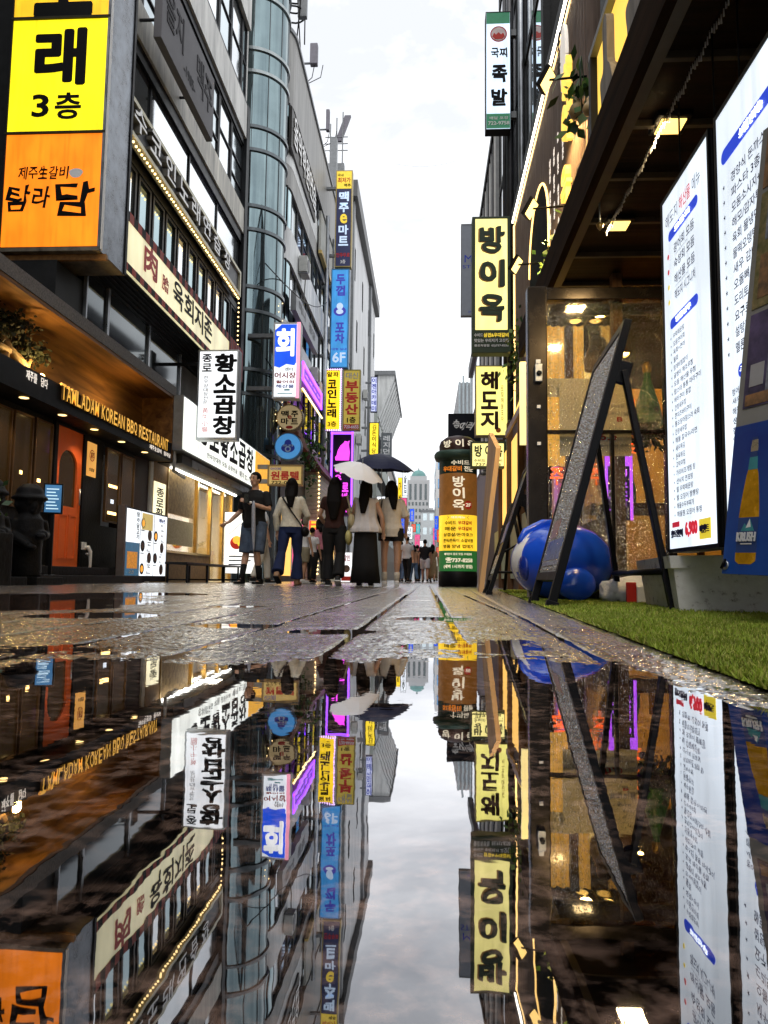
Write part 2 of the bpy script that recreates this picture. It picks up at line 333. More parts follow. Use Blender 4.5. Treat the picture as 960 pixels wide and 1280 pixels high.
# ---------------------------------------------------------------- ground
def paving_mat():
    m, nt, N, L = _nt('wet granite paving'); out = N.new('ShaderNodeOutputMaterial'); b = N.new('ShaderNodeBsdfPrincipled'); L.new(b.outputs[0], out.inputs[0])
    tc = N.new('ShaderNodeTexCoord'); sep = N.new('ShaderNodeSeparateXYZ'); L.new(tc.outputs['Object'], sep.inputs[0])
    cmb = N.new('ShaderNodeCombineXYZ'); L.new(sep.outputs['Y'], cmb.inputs['X'])
    ax = N.new('ShaderNodeMath'); ax.operation = 'ADD'; ax.inputs[1].default_value = -.063; L.new(sep.outputs['X'], ax.inputs[0]); L.new(ax.outputs[0], cmb.inputs['Y'])
    br = N.new('ShaderNodeTexBrick'); L.new(cmb.outputs[0], br.inputs['Vector'])
    for k, v in (('Scale', 1.0), ('Mortar Size', .0125), ('Mortar Smooth', .35), ('Bias', 0), ('Brick Width', 1.15), ('Row Height', .212)): br.inputs[k].default_value = v
    br.offset = .5; br.inputs['Color1'].default_value = (.235, .215, .195, 1); br.inputs['Color2'].default_value = (.155, .142, .132, 1); br.inputs['Mortar'].default_value = (.012, .011, .010, 1)
    sp = N.new('ShaderNodeTexNoise'); sp.inputs['Scale'].default_value = 190; sp.inputs['Detail'].default_value = 3; L.new(tc.outputs['Object'], sp.inputs['Vector'])
    rr = N.new('ShaderNodeValToRGB'); rr.color_ramp.elements[0].position = .38; rr.color_ramp.elements[1].position = .62
    rr.color_ramp.elements[0].color = (.45, .42, .4, 1); rr.color_ramp.elements[1].color = (1.5, 1.42, 1.3, 1); L.new(sp.outputs['Fac'], rr.inputs['Fac'])
    mu = N.new('ShaderNodeMix'); mu.data_type = 'RGBA'; mu.blend_type = 'MULTIPLY'; mu.inputs['Factor'].default_value = 1
    L.new(br.outputs['Color'], mu.inputs['A']); L.new(rr.outputs['Color'], mu.inputs['B'])
    st = N.new('ShaderNodeTexNoise'); st.inputs['Scale'].default_value = 2.3; st.inputs['Detail'].default_value = 6; L.new(tc.outputs['Object'], st.inputs['Vector'])
    sr = N.new('ShaderNodeMapRange'); sr.inputs['From Min'].default_value = .35; sr.inputs['From Max'].default_value = .65; sr.inputs['To Min'].default_value = .6; sr.inputs['To Max'].default_value = 1.15; L.new(st.outputs['Fac'], sr.inputs['Value'])
    m3 = N.new('ShaderNodeMix'); m3.data_type = 'RGBA'; m3.blend_type = 'MULTIPLY'; m3.inputs['Factor'].default_value = 1; L.new(mu.outputs['Result'], m3.inputs['A']); L.new(sr.outputs[0], m3.inputs['B'])
    L.new(m3.outputs['Result'], b.inputs['Base Color'])
    # water film: deeper near the puddle and in low spots
    wn = N.new('ShaderNodeTexNoise'); wn.inputs['Scale'].default_value = 5; wn.inputs['Detail'].default_value = 6; L.new(tc.outputs['Object'], wn.inputs['Vector'])
    ny = N.new('ShaderNodeMapRange'); ny.inputs['From Min'].default_value = .7; ny.inputs['From Max'].default_value = 2.6; ny.inputs['To Min'].default_value = .30; ny.inputs['To Max'].default_value = -.02; L.new(sep.outputs['Y'], ny.inputs['Value'])
    ad = N.new('ShaderNodeMath'); ad.operation = 'ADD'; L.new(wn.outputs['Fac'], ad.inputs[0]); L.new(ny.outputs[0], ad.inputs[1])
    wet = N.new('ShaderNodeMapRange'); wet.inputs['From Min'].default_value = .44; wet.inputs['From Max'].default_value = .72; wet.interpolation_type = 'SMOOTHSTEP'; L.new(ad.outputs[0], wet.inputs['Value'])
    ro = N.new('ShaderNodeMapRange'); ro.inputs['To Min'].default_value = .27; ro.inputs['To Max'].default_value = .13; L.new(wet.outputs[0], ro.inputs['Value']); L.new(ro.outputs[0], b.inputs['Roughness'])
    b.inputs['Specular IOR Level'].default_value = 1.0; b.inputs['Coat Weight'].default_value = .9; b.inputs['Coat Roughness'].default_value = .22
    gr = N.new('ShaderNodeTexVoronoi'); gr.inputs['Scale'].default_value = 120; L.new(tc.outputs['Object'], gr.inputs['Vector'])
    g2 = N.new('ShaderNodeTexNoise'); g2.inputs['Scale'].default_value = 45; g2.inputs['Detail'].default_value = 5; L.new(tc.outputs['Object'], g2.inputs['Vector'])
    h1 = N.new('ShaderNodeMath'); h1.operation = 'MULTIPLY_ADD'; h1.inputs[1].default_value = .8; L.new(g2.outputs['Fac'], h1.inputs[0]); L.new(gr.outputs['Distance'], h1.inputs[2])
    jt = N.new('ShaderNodeMath'); jt.operation = 'MULTIPLY_ADD'; jt.inputs[1].default_value = -2.2; L.new(br.outputs['Fac'], jt.inputs[0]); L.new(h1.outputs[0], jt.inputs[2])
    bp = N.new('ShaderNodeBump'); bp.inputs['Distance'].default_value = .005
    bs = N.new('ShaderNodeMapRange'); bs.inputs['To Min'].default_value = .9; bs.inputs['To Max'].default_value = .5; L.new(wet.outputs[0], bs.inputs['Value']); L.new(bs.outputs[0], bp.inputs['Strength'])
    L.new(jt.outputs[0], bp.inputs['Height']); L.new(bp.outputs[0], b.inputs['Normal'])
    return m
PAVE = paving_mat()
g = MB(); g.add([(-400, -80, 0), (400, -80, 0), (400, 2500, 0), (-400, 2500, 0)], [(0, 1, 2, 3)], PAVE)
g.build('street_paving', kind='structure', org=(0, 0, 0))

def water_mat():
    m, nt, N, L = _nt('puddle water'); out = N.new('ShaderNodeOutputMaterial'); mx = N.new('ShaderNodeMixShader'); L.new(mx.outputs[0], out.inputs[0])
    d = N.new('ShaderNodeBsdfDiffuse'); g = N.new('ShaderNodeBsdfGlossy'); g.inputs['Roughness'].default_value = .012; g.inputs['Color'].default_value = (.97, .97, 1, 1)
    tc = N.new('ShaderNodeTexCoord')
    n = N.new('ShaderNodeTexNoise'); n.inputs['Scale'].default_value = 70; n.inputs['Detail'].default_value = 9; n.inputs['Roughness'].default_value = .6; L.new(tc.outputs['Object'], n.inputs['Vector'])
    r = N.new('ShaderNodeValToRGB'); r.color_ramp.elements[0].position = .46; r.color_ramp.elements[1].position = .70
    r.color_ramp.elements[0].color = (.004, .003, .003, 1); r.color_ramp.elements[1].color = (.46, .30, .235, 1); L.new(n.outputs['Fac'], r.inputs['Fac'])
    nb = N.new('ShaderNodeTexNoise'); nb.inputs['Scale'].default_value = 11; nb.inputs['Detail'].default_value = 4; L.new(tc.outputs['Object'], nb.inputs['Vector'])
    rb = N.new('ShaderNodeMapRange'); rb.inputs['From Min'].default_value = .36; rb.inputs['From Max'].default_value = .62; rb.inputs['To Min'].default_value = .08; rb.inputs['To Max'].default_value = 1.0; L.new(nb.outputs['Fac'], rb.inputs['Value'])
    mb_ = N.new('ShaderNodeMix'); mb_.data_type = 'RGBA'; mb_.blend_type = 'MULTIPLY'; mb_.inputs['Factor'].default_value = 1; L.new(r.outputs['Color'], mb_.inputs['A']); L.new(rb.outputs[0], mb_.inputs['B']); L.new(mb_.outputs['Result'], d.inputs['Color'])
    w1 = N.new('ShaderNodeTexNoise'); w1.inputs['Scale'].default_value = 17; w1.inputs['Detail'].default_value = 3; L.new(tc.outputs['Object'], w1.inputs['Vector'])
    bp = N.new('ShaderNodeBump'); bp.inputs['Strength'].default_value = .022; bp.inputs['Distance'].default_value = .004; L.new(w1.outputs['Fac'], bp.inputs['Height'])
    L.new(bp.outputs[0], g.inputs['Normal'])
    lw = N.new('ShaderNodeLayerWeight'); lw.inputs['Blend'].default_value = .5
    mr = N.new('ShaderNodeMapRange'); mr.inputs['From Min'].default_value = .45; mr.inputs['From Max'].default_value = .93; mr.inputs['To Min'].default_value = .20; mr.inputs['To Max'].default_value = .80; L.new(lw.outputs['Facing'], mr.inputs['Value'])
    L.new(mr.outputs[0], mx.inputs[0]); L.new(d.outputs[0], mx.inputs[1]); L.new(g.outputs[0], mx.inputs[2]); return m
WATER = water_mat()
def puddle(ctrl, amp, z, name='puddle', seed=0):
    """a sheet of rainwater with a broken shoreline"""
    pts = []
    for i in range(len(ctrl)):
        a, b = V3((*ctrl[i], 0)), V3((*ctrl[(i + 1) % len(ctrl)], 0)); k = max(2, int((b - a).length / .012))
        for j in range(k):
            p = a.lerp(b, j / k); q = p * 6 + V3((seed, 0, 0))
            dx = noise.noise(q) * amp + noise.noise(q * 4) * amp * .5 + noise.noise(q * 11) * amp * .3
            dy = noise.noise(q + V3((9, 4, 1))) * amp + noise.noise(q * 4 + V3((3, 1, 1))) * amp * .6 + noise.noise(q * 12 + V3((3, 1, 7))) * amp * .35
            pts.append((p.x + dx * .6, p.y + dy, z))
    m = MB(); m.add(pts, [tuple(range(len(pts)))], WATER); return m.build(name, kind='structure')
WZ = .0065
def sheet(pts, name='puddle'):
    m = MB(); m.add([(x, y, WZ) for x, y in pts], [tuple(range(len(pts)))], WATER); return m.build(name, kind='structure')
sheet([(-1.9, -.7), (.5, -.7), (.5, 1.75), (-1.9, 1.75)]); sheet([(-3.4, 1.76), (.30, 1.76), (.30, 5.6), (-3.4, 5.6)])
# the paving in the near street is real relief: slabs, joints and granite grain; water stands where it dips below WZ
def vnoise(x, y, f, seed):
    r = np.random.default_rng(seed); T = r.random((256, 256)); X = x * f; Y = y * f; i = np.floor(X).astype(int); j = np.floor(Y).astype(int); u = X - i; v = Y - j; u = u * u * (3 - 2 * u); v = v * v * (3 - 2 * v)
    g = lambda a, b: T[(i + a) % 256, (j + b) % 256]
    return (g(0, 0) * (1 - u) + g(1, 0) * u) * (1 - v) + (g(0, 1) * (1 - u) + g(1, 1) * u) * v
CTRL = [(-2.6, 1.02), (-1.2, .98), (-.5, .90), (-.36, .88), (-.25, .95), (-.16, 1.06), (-.05, 1.08), (.03, 1.13), (.10, 1.24), (.16, 1.22), (.22, 1.02), (.27, .88), (.30, .76), (.33, .5), (.36, .2)]
cx_ = np.array([p[0] for p in CTRL]); cy_ = np.array([p[1] for p in CTRL])
rows = np.concatenate([np.linspace(-.35, .72, 30), .72 * np.exp(np.linspace(0.006, math.log(16 / .72), 620))]); cols = np.linspace(0, 1, 520)
YY = np.repeat(rows[:, None], len(cols), 1); hwl = np.clip(.62 * np.abs(YY) + .28, .6, 5.4); XR_ = np.interp(YY, [-.5, .4, .96, 1.33, 2.38, 4.0, 6.5, 9.2, 16], [.30, .345, .37, .39, .45, .55, .70, .86, 1.26]) + .0
XX = -hwl + (XR_ + hwl) * cols[None, :]
shore = np.interp(XX, cx_, cy_); dry = np.clip((YY - shore), -.6, .7)
lp = [(-1.8, 3.1, .8), (-2.1, 3.9, .75), (-1.85, 4.75, .55), (-1.45, 2.6, .4), (-.95, 2.1, .22), (-.75, 2.9, .16), (.02, 2.2, .14), (-.2, 1.6, .12), (-.45, 1.75, .13)]
pud = np.zeros_like(XX)
for a_, b_, r_ in lp: pud = np.maximum(pud, 1 - np.hypot((XX - a_), (YY - b_) * 1.0) / r_)
n1_ = vnoise(XX, YY, 7, 1) - .5; n2_ = vnoise(XX, YY, 22, 2) - .5; n3_ = vnoise(XX, YY, 75, 3) - .5; n4_ = vnoise(XX, YY, 190, 4) - .5
base = WZ + np.interp(dry, [-.42, -.17, -.09, .13, .5], [-.0075, -.0040, -.0012, .0009, .0026]) + .0052 * n1_ * np.clip(1.5 - np.abs(dry) * 3, .4, 1) + .0026 * n2_ + (.0020 * n3_ + .0022 * n4_) * np.clip(1.9 / np.maximum(YY, .5), .22, 1) - .006 * np.clip(pud * 2.2, 0, 1)
ROWH, BW = .212, 1.15; ju = (XX - .063) / ROWH; row = np.floor(ju); fu = np.abs(ju - np.round(ju)) * ROWH; bv = YY / BW + .5 * (row % 2); fv = np.abs(bv - np.round(bv)) * BW; JK = .215 + .033 * YY; strip = XX > JK - .02; fu = np.where(strip, np.abs(XX - JK), fu); fv = np.where(strip, 9., fv)
jw = .0045 + .0016 * YY; base -= .0058 * np.exp(-(fu / jw) ** 2) + .0032 * np.exp(-(fv / (jw * 1.6)) ** 2)
slab = (np.sin(row * 12.9 + np.floor(bv) * 78.2) * 43758.5) % 1.0; base += .0010 * (slab - .5)
base = np.maximum(base, .0012) * np.clip((16.2 - YY) / 3, .25, 1)
nr, nc = XX.shape; vt = np.stack([XX, YY, base], -1).reshape(-1, 3).astype('f4'); ii = np.arange(nr * nc).reshape(nr, nc); fq = np.stack([ii[:-1, :-1], ii[:-1, 1:], ii[1:, 1:], ii[1:, :-1]], -1).reshape(-1, 4)
me = bpy.data.meshes.new('street_paving'); me.vertices.add(len(vt)); me.vertices.foreach_set('co', vt.ravel()); me.loops.add(fq.size); me.loops.foreach_set('vertex_index', fq.ravel().astype('i4')); me.polygons.add(len(fq)); me.polygons.foreach_set('loop_start', np.arange(0, fq.size, 4, dtype='i4')); me.polygons.foreach_set('loop_total', np.full(len(fq), 4, 'i4')); me.update(calc_edges=True); me.polygons.foreach_set('use_smooth', np.ones(len(fq), bool)); me.materials.append(PAVE)
po = bpy.data.objects.new('street_paving', me); COL.objects.link(po); po['kind'] = 'structure'; ORG[po.name] = V3((0, 0, 0))

# concrete kerb strip between paving and turf
edge = [(.30 + .06 * y_, y_) for y_ in (-.5, .4, .78, .96, 1.33, 2.38, 4.0, 6.5, 9.2)]
# artificial turf: backing and blades
TURF = mat('turf backing', (.06, .09, .015), .9, var=.5, scale=40)
BL1 = mat('turf blade', (.27, .36, .035), .55, var=.45, scale=9, spec=.25); BL2 = mat('dry turf blade', (.38, .38, .08), .55, var=.3, scale=9, spec=.25)
t = MB(); L_ = edge; n = len(L_)
ts = [V3((a, b_, .014)) for a, b_ in L_] + [V3((1.75, 9.2, .014)), V3((1.75, -.5, .014))]
t.add(ts, [tuple(range(len(ts)))], TURF)
rng = np.random.default_rng(5); ex = np.array([p[0] for p in edge]); ey = np.array([p[1] for p in edge])
ys = np.concatenate([rng.uniform(.45, 1.2, 26000), rng.uniform(1.2, 2.4, 42000), rng.uniform(2.4, 4.6, 26000), rng.uniform(4.6, 8.5, 8000)])
x0 = np.interp(ys, ey, ex); xs = x0 + rng.random(len(ys)) ** 1.15 * np.minimum(1.2, .1 + ys * .52 - x0 + .35) - .006
for q in range(len(ys)):
    a = rng.uniform(0, 6.28); h = rng.uniform(.006, .0135); wd = rng.uniform(.0011, .0022) * (1 + ys[q] * .25); lx, ly = rng.normal(0, .005, 2)
    c, s_ = math.cos(a) * wd, math.sin(a) * wd; X, Yy = xs[q], ys[q]
    kk = len(t.v); t.v += [V3((X - c, Yy - s_, .014)), V3((X + c, Yy + s_, .014)), V3((X + lx, Yy + ly, .014 + h))]
    t.f.append((kk, kk + 1, kk + 2)); t.m.append(t.mi(BL1 if rng.random() < .7 else BL2)); t.sm.append(False)
t.build('artificial_grass', label='bright green artificial grass mat along the right kerb', cat='grass', kind='stuff', org=(0, 0, 0))
# ================================================================= RIGHT ROW, NEAR
AFR = mat('black powder coat', (.005, .005, .006), .45, var=.3)
def wet_sheet(name, base, rough=.12, dens=330.):
    """clear cover sheet beaded with rain over a print"""
    m, nt, N, L = _nt(name); out = N.new('ShaderNodeOutputMaterial'); b = N.new('ShaderNodeBsdfPrincipled'); L.new(b.outputs[0], out.inputs[0])
    n = N.new('ShaderNodeTexNoise'); n.inputs['Detail'].default_value = 3; n.inputs['Scale'].default_value = 1; L.new(_coord(N, L, 5), n.inputs['Vector'])
    r = N.new('ShaderNodeValToRGB'); r.color_ramp.elements[0].color = (*[c * .5 for c in base], 1); r.color_ramp.elements[1].color = (*base, 1); L.new(n.outputs['Fac'], r.inputs['Fac'])
    vd = N.new('ShaderNodeTexVoronoi'); vd.inputs['Scale'].default_value = 1; L.new(_coord(N, L, dens * 1.0), vd.inputs['Vector'])
    dr = N.new('ShaderNodeMapRange'); dr.inputs['From Min'].default_value = .25; dr.inputs['From Max'].default_value = .55; dr.inputs['To Min'].default_value = 1.0; dr.inputs['To Max'].default_value = .8; L.new(vd.outputs['Distance'], dr.inputs['Value'])  # drops lighter than the gaps: bead glints put into the colour
    dm = N.new('ShaderNodeMix'); dm.data_type = 'RGBA'; dm.blend_type = 'MULTIPLY'; dm.inputs['Factor'].default_value = 1; L.new(r.outputs['Color'], dm.inputs['A']); L.new(dr.outputs[0], dm.inputs['B']); L.new(dm.outputs['Result'], b.inputs['Base Color'])
    tr = N.new('ShaderNodeBsdfTranslucent'); L.new(dm.outputs['Result'], tr.inputs['Color']); ms = N.new('ShaderNodeMixShader'); ms.inputs[0].default_value = .42; L.new(b.outputs[0], ms.inputs[1]); L.new(tr.outputs[0], ms.inputs[2]); L.new(ms.outputs[0], out.inputs[0])
    b.inputs['Roughness'].default_value = rough; b.inputs['Specular IOR Level'].default_value = .8; b.inputs['Metallic'].default_value = .15
    v = N.new('ShaderNodeTexVoronoi'); v.inputs['Scale'].default_value = 1; L.new(_coord(N, L, dens), v.inputs['Vector'])
    c = N.new('ShaderNodeMapRange'); c.inputs['From Min'].default_value = .15; c.inputs['From Max'].default_value = .5; c.inputs['To Min'].default_value = 1; c.inputs['To Max'].default_value = 0; L.new(v.outputs['Distance'], c.inputs['Value'])
    bp = N.new('ShaderNodeBump'); bp.inputs['Strength'].default_value = 1; bp.inputs['Distance'].default_value = .012; L.new(c.outputs[0], bp.inputs['Height']); L.new(bp.outputs[0], b.inputs['Normal'])
    return m
def a_frame(foot_near, foot_far, top_near, top_far, back_near, back_far, label, sheet, leg_h=.82, thick=.035, beads=0):
    """sandwich board: a framed sheet leaning back on a hinged strut"""
    fn, ff, tn, tf, bn, bf = map(V3, (foot_near, foot_far, top_near, top_far, back_near, back_far))
    t = thing('a_frame_board', label, 'sign board', (fn + ff) / 2)
    u = (fn - ff).normalized(); up = (tn - fn); H = up.length; v = up.normalized(); wdir = u.cross(v).normalized()
    if wdir.x > 0: wdir = -wdir
    W = (fn - ff).length; fr = Fr(ff, u, v, wdir); e = .05
    f = MB()
    f.box(fr, 0, .045, 0, H, -thick, .0, AFR, .004); f.box(fr, W - .045, W, 0, H, -thick, .0, AFR, .004)
    f.box(fr, .045, W - .045, H - e, H, -thick, 0, AFR, .004); f.box(fr, .045, W - .045, .13, .13 + e * .8, -thick, 0, AFR, .004)
    f.build('board_frame', t)
    s = MB(); s.box(fr, .045, W - .045, .17, H - e, -thick * .5, -thick * .2, sheet[0]); 
    for q in sheet[1]: s.box(fr, q[0] * W, q[1] * W, q[2] * H, q[3] * H, -thick * .2, -thick * .1, q[4])
    s.build('poster_sheet', t)
    if beads:
        b = MB(); q_ = random.Random(9)
        for i in range(beads):
            a_, c_ = q_.uniform(.05, W - .05), q_.uniform(.18, H - e - .01); rd = q_.uniform(.0022, .0052); k0 = len(b.v); n_ = 6
            for rr_, hh in ((1, 0), (.8, .5), (.35, .85)):
                for j in range(n_): an = 2 * PI * j / n_; b.v.append(fr.P(a_ + rd * rr_ * math.cos(an), c_ + rd * rr_ * math.sin(an) * 1.15, -thick * .2 + rd * hh * .9))
            for r2 in range(2):
                for j in range(n_): b.f.append((k0 + r2 * n_ + j, k0 + r2 * n_ + (j + 1) % n_, k0 + (r2 + 1) * n_ + (j + 1) % n_, k0 + (r2 + 1) * n_ + j)); b.m.append(b.mi(BEADM)); b.sm.append(True)
            b.f.append(tuple(k0 + 2 * n_ + j for j in range(n_))); b.m.append(b.mi(BEADM)); b.sm.append(True)
        b.build('rain_beads', t)
    for b_, base in ((bn, fn), (bf, ff)):
        l = MB(); top = base + v * leg_h * H - wdir * thick * 1.2 + V3((.012, 0, 0))
        d = (b_ - top).normalized(); side = u; nrm = d.cross(side).normalized(); fl = Fr(b_, side, -d, nrm); l.box(fl, -.02, .02, 0, (b_ - top).length, -.012, .012, AFR, .003)
        l.box(fl, -.024, .024, 0, .03, -.016, .016, BLACK); l.build('strut_leg', t)
    topn = fn + v * leg_h * H; h = MB(); h.box(Fr(topn, u, v, wdir), -.035, .0, -.05, .05, -thick - .05, -thick + .004, AFR, .004); h.box(Fr(ff + v * leg_h * H, u, v, wdir), .0, .035, -.05, .05, -thick - .05, -thick + .004, AFR, .004); h.build('hinge', t)
    c = MB(); za = .16; pa = bn.lerp(fn + v * leg_h * H, za); pb = bf.lerp(ff + v * leg_h * H, za); c.tube([pa, pb], .014, AFR, 8); c.build('cross_bar', t)
    for p in (fn, ff):
        q = MB(); q.box(Fr(p, u, v, wdir), -.03 if p is fn else -.006, .006 if p is fn else .03, -.002, .045, -thick - .008, .008, BLACK, .004); q.build('rubber_foot', t)
    return t
BEADM = mat('water bead', (.86, .88, .90), .12, .85, var=.05, rvar=.05)
SH1 = wet_sheet('rain beaded poster', (.92, .92, .93), .34, 110.)
cA = mat('poster blue', (.08, .14, .35), .3, var=.5, scale=20); cB = mat('poster brick', (.32, .14, .10), .3, var=.6, scale=24); cC = mat('poster grey', (.28, .30, .36), .25, var=.6, scale=30)
a_frame((.49, 3.12, 0), (.515, 3.84, 0), onY(781, 397, 3.16), onY(727, 462, 3.86), (.965, 3.0, 0), (1.0, 3.95, 0),
        'tall black A-frame sign board with rain beaded face standing before the blue inflatable', (SH1, [(.12, .88, .155, .17, cC), (.16, .84, .175, .25, cA), (.2, .5, .26, .33, cB)]), beads=9000)
SH2 = wet_sheet('rain streaked poster', (.28, .26, .28), .16, 150.)
a_frame((.47, 6.0, 0), (.50, 6.75, 0), onY(664, 572, 6.05), onY(650, 600, 6.8), (.92, 5.95, 0), (.95, 6.8, 0),
        'smaller black A-frame sign board further back beside the advertising pillar', (SH2, [(.1, .9, .16, .3, cC), (.15, .7, .4, .55, cA)]), leg_h=.7)
# tan plank board leaning behind the second A-frame
TAN = wood('tan plywood', (.55, .38, .22), (.36, .23, .12), 2, 2)
p = MB(); f0, f1, t1, t0 = (.52, 7.6, 0.0), (.55, 8.2, 0.0), onY(611, 541, 8.25), onY(620, 560, 7.65)
p.slab(f0, f1, t1, t0, (.05, .005, 0), TAN); p.build('plank_board', label='tan wooden plank board leaning behind the smaller A-frame', cat='board')
# loose black folding easel legs tangled behind it
e = thing('folding_easel', 'black folding easel with crossed legs beside the smaller A-frame', 'easel', (.75, 7.2, 0))
for i, (a, b_) in enumerate([((.55, 7.2, 0), (.80, 7.15, .86)), ((.98, 7.2, 0), (.80, 7.15, .86)), ((.80, 7.8, 0), (.80, 7.2, .86))]):
    MB().tube([a, b_], .016, AFR, 8).build('leg', e)
MB().tube([(.60, 7.19, .2), (.94, 7.19, .2)], .012, AFR, 8).tube([(.64, 7.19, .34), (.92, 7.19, .5)], .01, AFR, 8).build('stretcher', e)
# ---- inflatable
IB = mat('blue vinyl', (.010, .075, .62), .22, var=.12, scale=4, coat=.6); IW = mat('white vinyl', (.78, .80, .82), .25, var=.08, coat=.5); IN = mat('navy vinyl', (.008, .03, .28), .25, var=.1, coat=.5)
t = thing('inflatable_ball', 'big blue and white inflatable ball lying on the turf behind the A-frame', 'inflatable', (.80, 4.35, 0))
c = V3((.775, 4.35, .228)); R_ = .285
b = MB(); n = 40
vs, fs, mi = [], [], []
b.ball(c, (R_ * 1.02, R_, .222), IB, 48)
W_ = V3((-.86, .12, .18)).normalized(); D_ = V3((-.62, -.66, .08)).normalized()
for i, f in enumerate(b.f):
    q = sum((b.v[k] for k in f), V3()) / len(f); d = (q - c).normalized()
    if d.dot(W_) > .80: b.m[i] = b.mi(IW)
b.build('ball_skin', t)
b = MB(); vs = []; ax = (V3((-.93, -.28, .02))).normalized()
b.ball(c + ax * .252 + V3((.02, -.03, -.03)), (.045, .085, .085), IN, 20); b.build('patch', t)
b = MB(); b.ball((.80, 4.07, .105), (.105, .055, .09), IB, 22); b.build('lobe', t)
b = MB(); b.tube([c + V3((-.24, -.05, .10)), c + V3((-.20, .0, .155)), c + V3((-.10, .0, .205)), c + V3((-.02, .0, .222))], [(.02, .04), (.03, .05), (.03, .05), (.012, .03)], IB, 14); b.build('rim', t)
b = MB(); b.lathe(c + V3((0.06, 0, .214)), [(.02, 0), (.018, .012), (.012, .016), (0.0, .016)], IW, 12); b.build('valve', t)
for k in range(5):
    a_ = .5 + k * PI / 5; b = MB(); b.tube([c + V3((R_ * 1.022 * math.cos(a_) * math.sin(q), R_ * 1.002 * math.sin(a_) * math.sin(q), .2225 * math.cos(q))) for q in np.linspace(.06, PI - .4, 22)], .0022, IN, 5); b.build('seam', t)

# ---- fish crate and white sacks
CR = mat('grimy white crate', (.58, .56, .53), .55, var=.25, scale=8, bump=.2); 
def crate_mat():
    m, nt, N, L = _nt('scuffed foam crate'); out = N.new('ShaderNodeOutputMaterial'); b = N.new('ShaderNodeBsdfPrincipled'); L.new(b.outputs[0], out.inputs[0]); b.inputs['Roughness'].default_value = .55
    n = N.new('ShaderNodeTexNoise'); n.inputs['Scale'].default_value = 1; n.inputs['Detail'].default_value = 9; n.inputs['Roughness'].default_value = .7; L.new(_coord(N, L, (22, 22, 30)), n.inputs['Vector'])
    r = N.new('ShaderNodeValToRGB'); e = r.color_ramp.elements; e[0].position = .30; e[0].color = (.10, .06, .03, 1); e[1].position = .42; e[1].color = (.66, .64, .60, 1); q = e.new(.75); q.color = (.80, .79, .76, 1)
    L.new(n.outputs['Fac'], r.inputs['Fac']); L.new(r.outputs['Color'], b.inputs['Base Color']); return m
CR = crate_mat()
t = thing('fish_crate', 'grimy white foam fish crate on the turf under the lit menus', 'crate', (1.2, 2.9, 0))
A_, B_, C_ = V3((1.04, 3.62, .012)), V3((.955, 2.9, .012)), V3((1.62, 2.42, .012)); D4 = A_ + C_ - B_; cen = (A_ + B_ + C_ + D4) / 4
def flare(p, z, k): q = cen + (p - cen) * k; q.z = z; return q
lo = [flare(p, .012, 1) for p in (A_, B_, C_, D4)]; hi = [flare(p, .19, 1.06) for p in (A_, B_, C_, D4)]
inn = [flare(p, .19, .95) for p in (A_, B_, C_, D4)]; inl = [flare(p, .04, .9) for p in (A_, B_, C_, D4)]
b = MB(); vs = lo + hi + inn + inl; fs = [(0, 1, 2, 3)]
for i in range(4): j = (i + 1) % 4; fs += [(i, j, 4 + j, 4 + i), (4 + i, 4 + j, 8 + j, 8 + i), (8 + i, 8 + j, 12 + j, 12 + i)]
fs.append((12, 13, 14, 15)); b.add(vs, fs, CR); b.build('tub', t)
b = MB(); rim = [(flare(p, .175, 1.085), flare(p, .222, 1.10)) for p in (A_, B_, C_, D4)]
for i in range(4):
    j = (i + 1) % 4; a0, a1 = rim[i]; b0, b1 = rim[j]; ci, cj = flare([A_, B_, C_, D4][i], .175, 1.03), flare([A_, B_, C_, D4][j], .175, 1.03); di, dj = V3((ci.x, ci.y, .222)), V3((cj.x, cj.y, .222))
    b.hexa([a0, b0, cj, ci, a1, b1, dj, di], CR)
b.build('rim', t)
b = MB(); u = (C_ - B_).normalized(); fr = Fr(lo[1].lerp(lo[2], .42), u, (0, 0, 1), u.cross(V3((0, 0, 1)))); b.box(fr, -.0, .20, .03, .085, -.002, .008, mat('crate recess', (.22, .18, .14), .8, var=.5, scale=30)); b.build('handle_slot', t)
SK = mat('white plastic sack', (.72, .72, .74), .35, var=.2, scale=14, bump=.5, bscale=40)
def sack(loc, r, label, seed):
    m = MB(); m.ball(loc, r, SK, 26)
    for v in m.v: d = v - V3(loc); k = 1 + .22 * noise.noise(d * 22 + V3((seed, 0, 0))) + .14 * noise.noise(d * 45); v.xyz = V3(loc) + d * k; v.z = max(v.z, .007)
    return m.build('plastic_sack', label=label, cat='bag')
sack((1.08, 4.0, .07), (.17, .14, .085), 'crumpled white plastic sack between the blue inflatable and the crate', 1)
m = MB(); m.box(Fr((.93, 4.02, .008), (1, -.15, 0), (0, 0, 1), (-.15, -1, 0)), 0, .18, 0, .02, -.1, .02, SK, .006); m.build('foam_tray', label='flat white foam tray lying on the turf below the sack', cat='tray')
b = MB(); b.b(1.00, 1.05, 3.82, 3.84, .016, .12, INKR, .006); b.b(1.055, 1.10, 3.83, 3.85, .016, .10, INKW, .006); b.build('snack_packet', label='small red and white packet standing before the white sack', cat='packet')

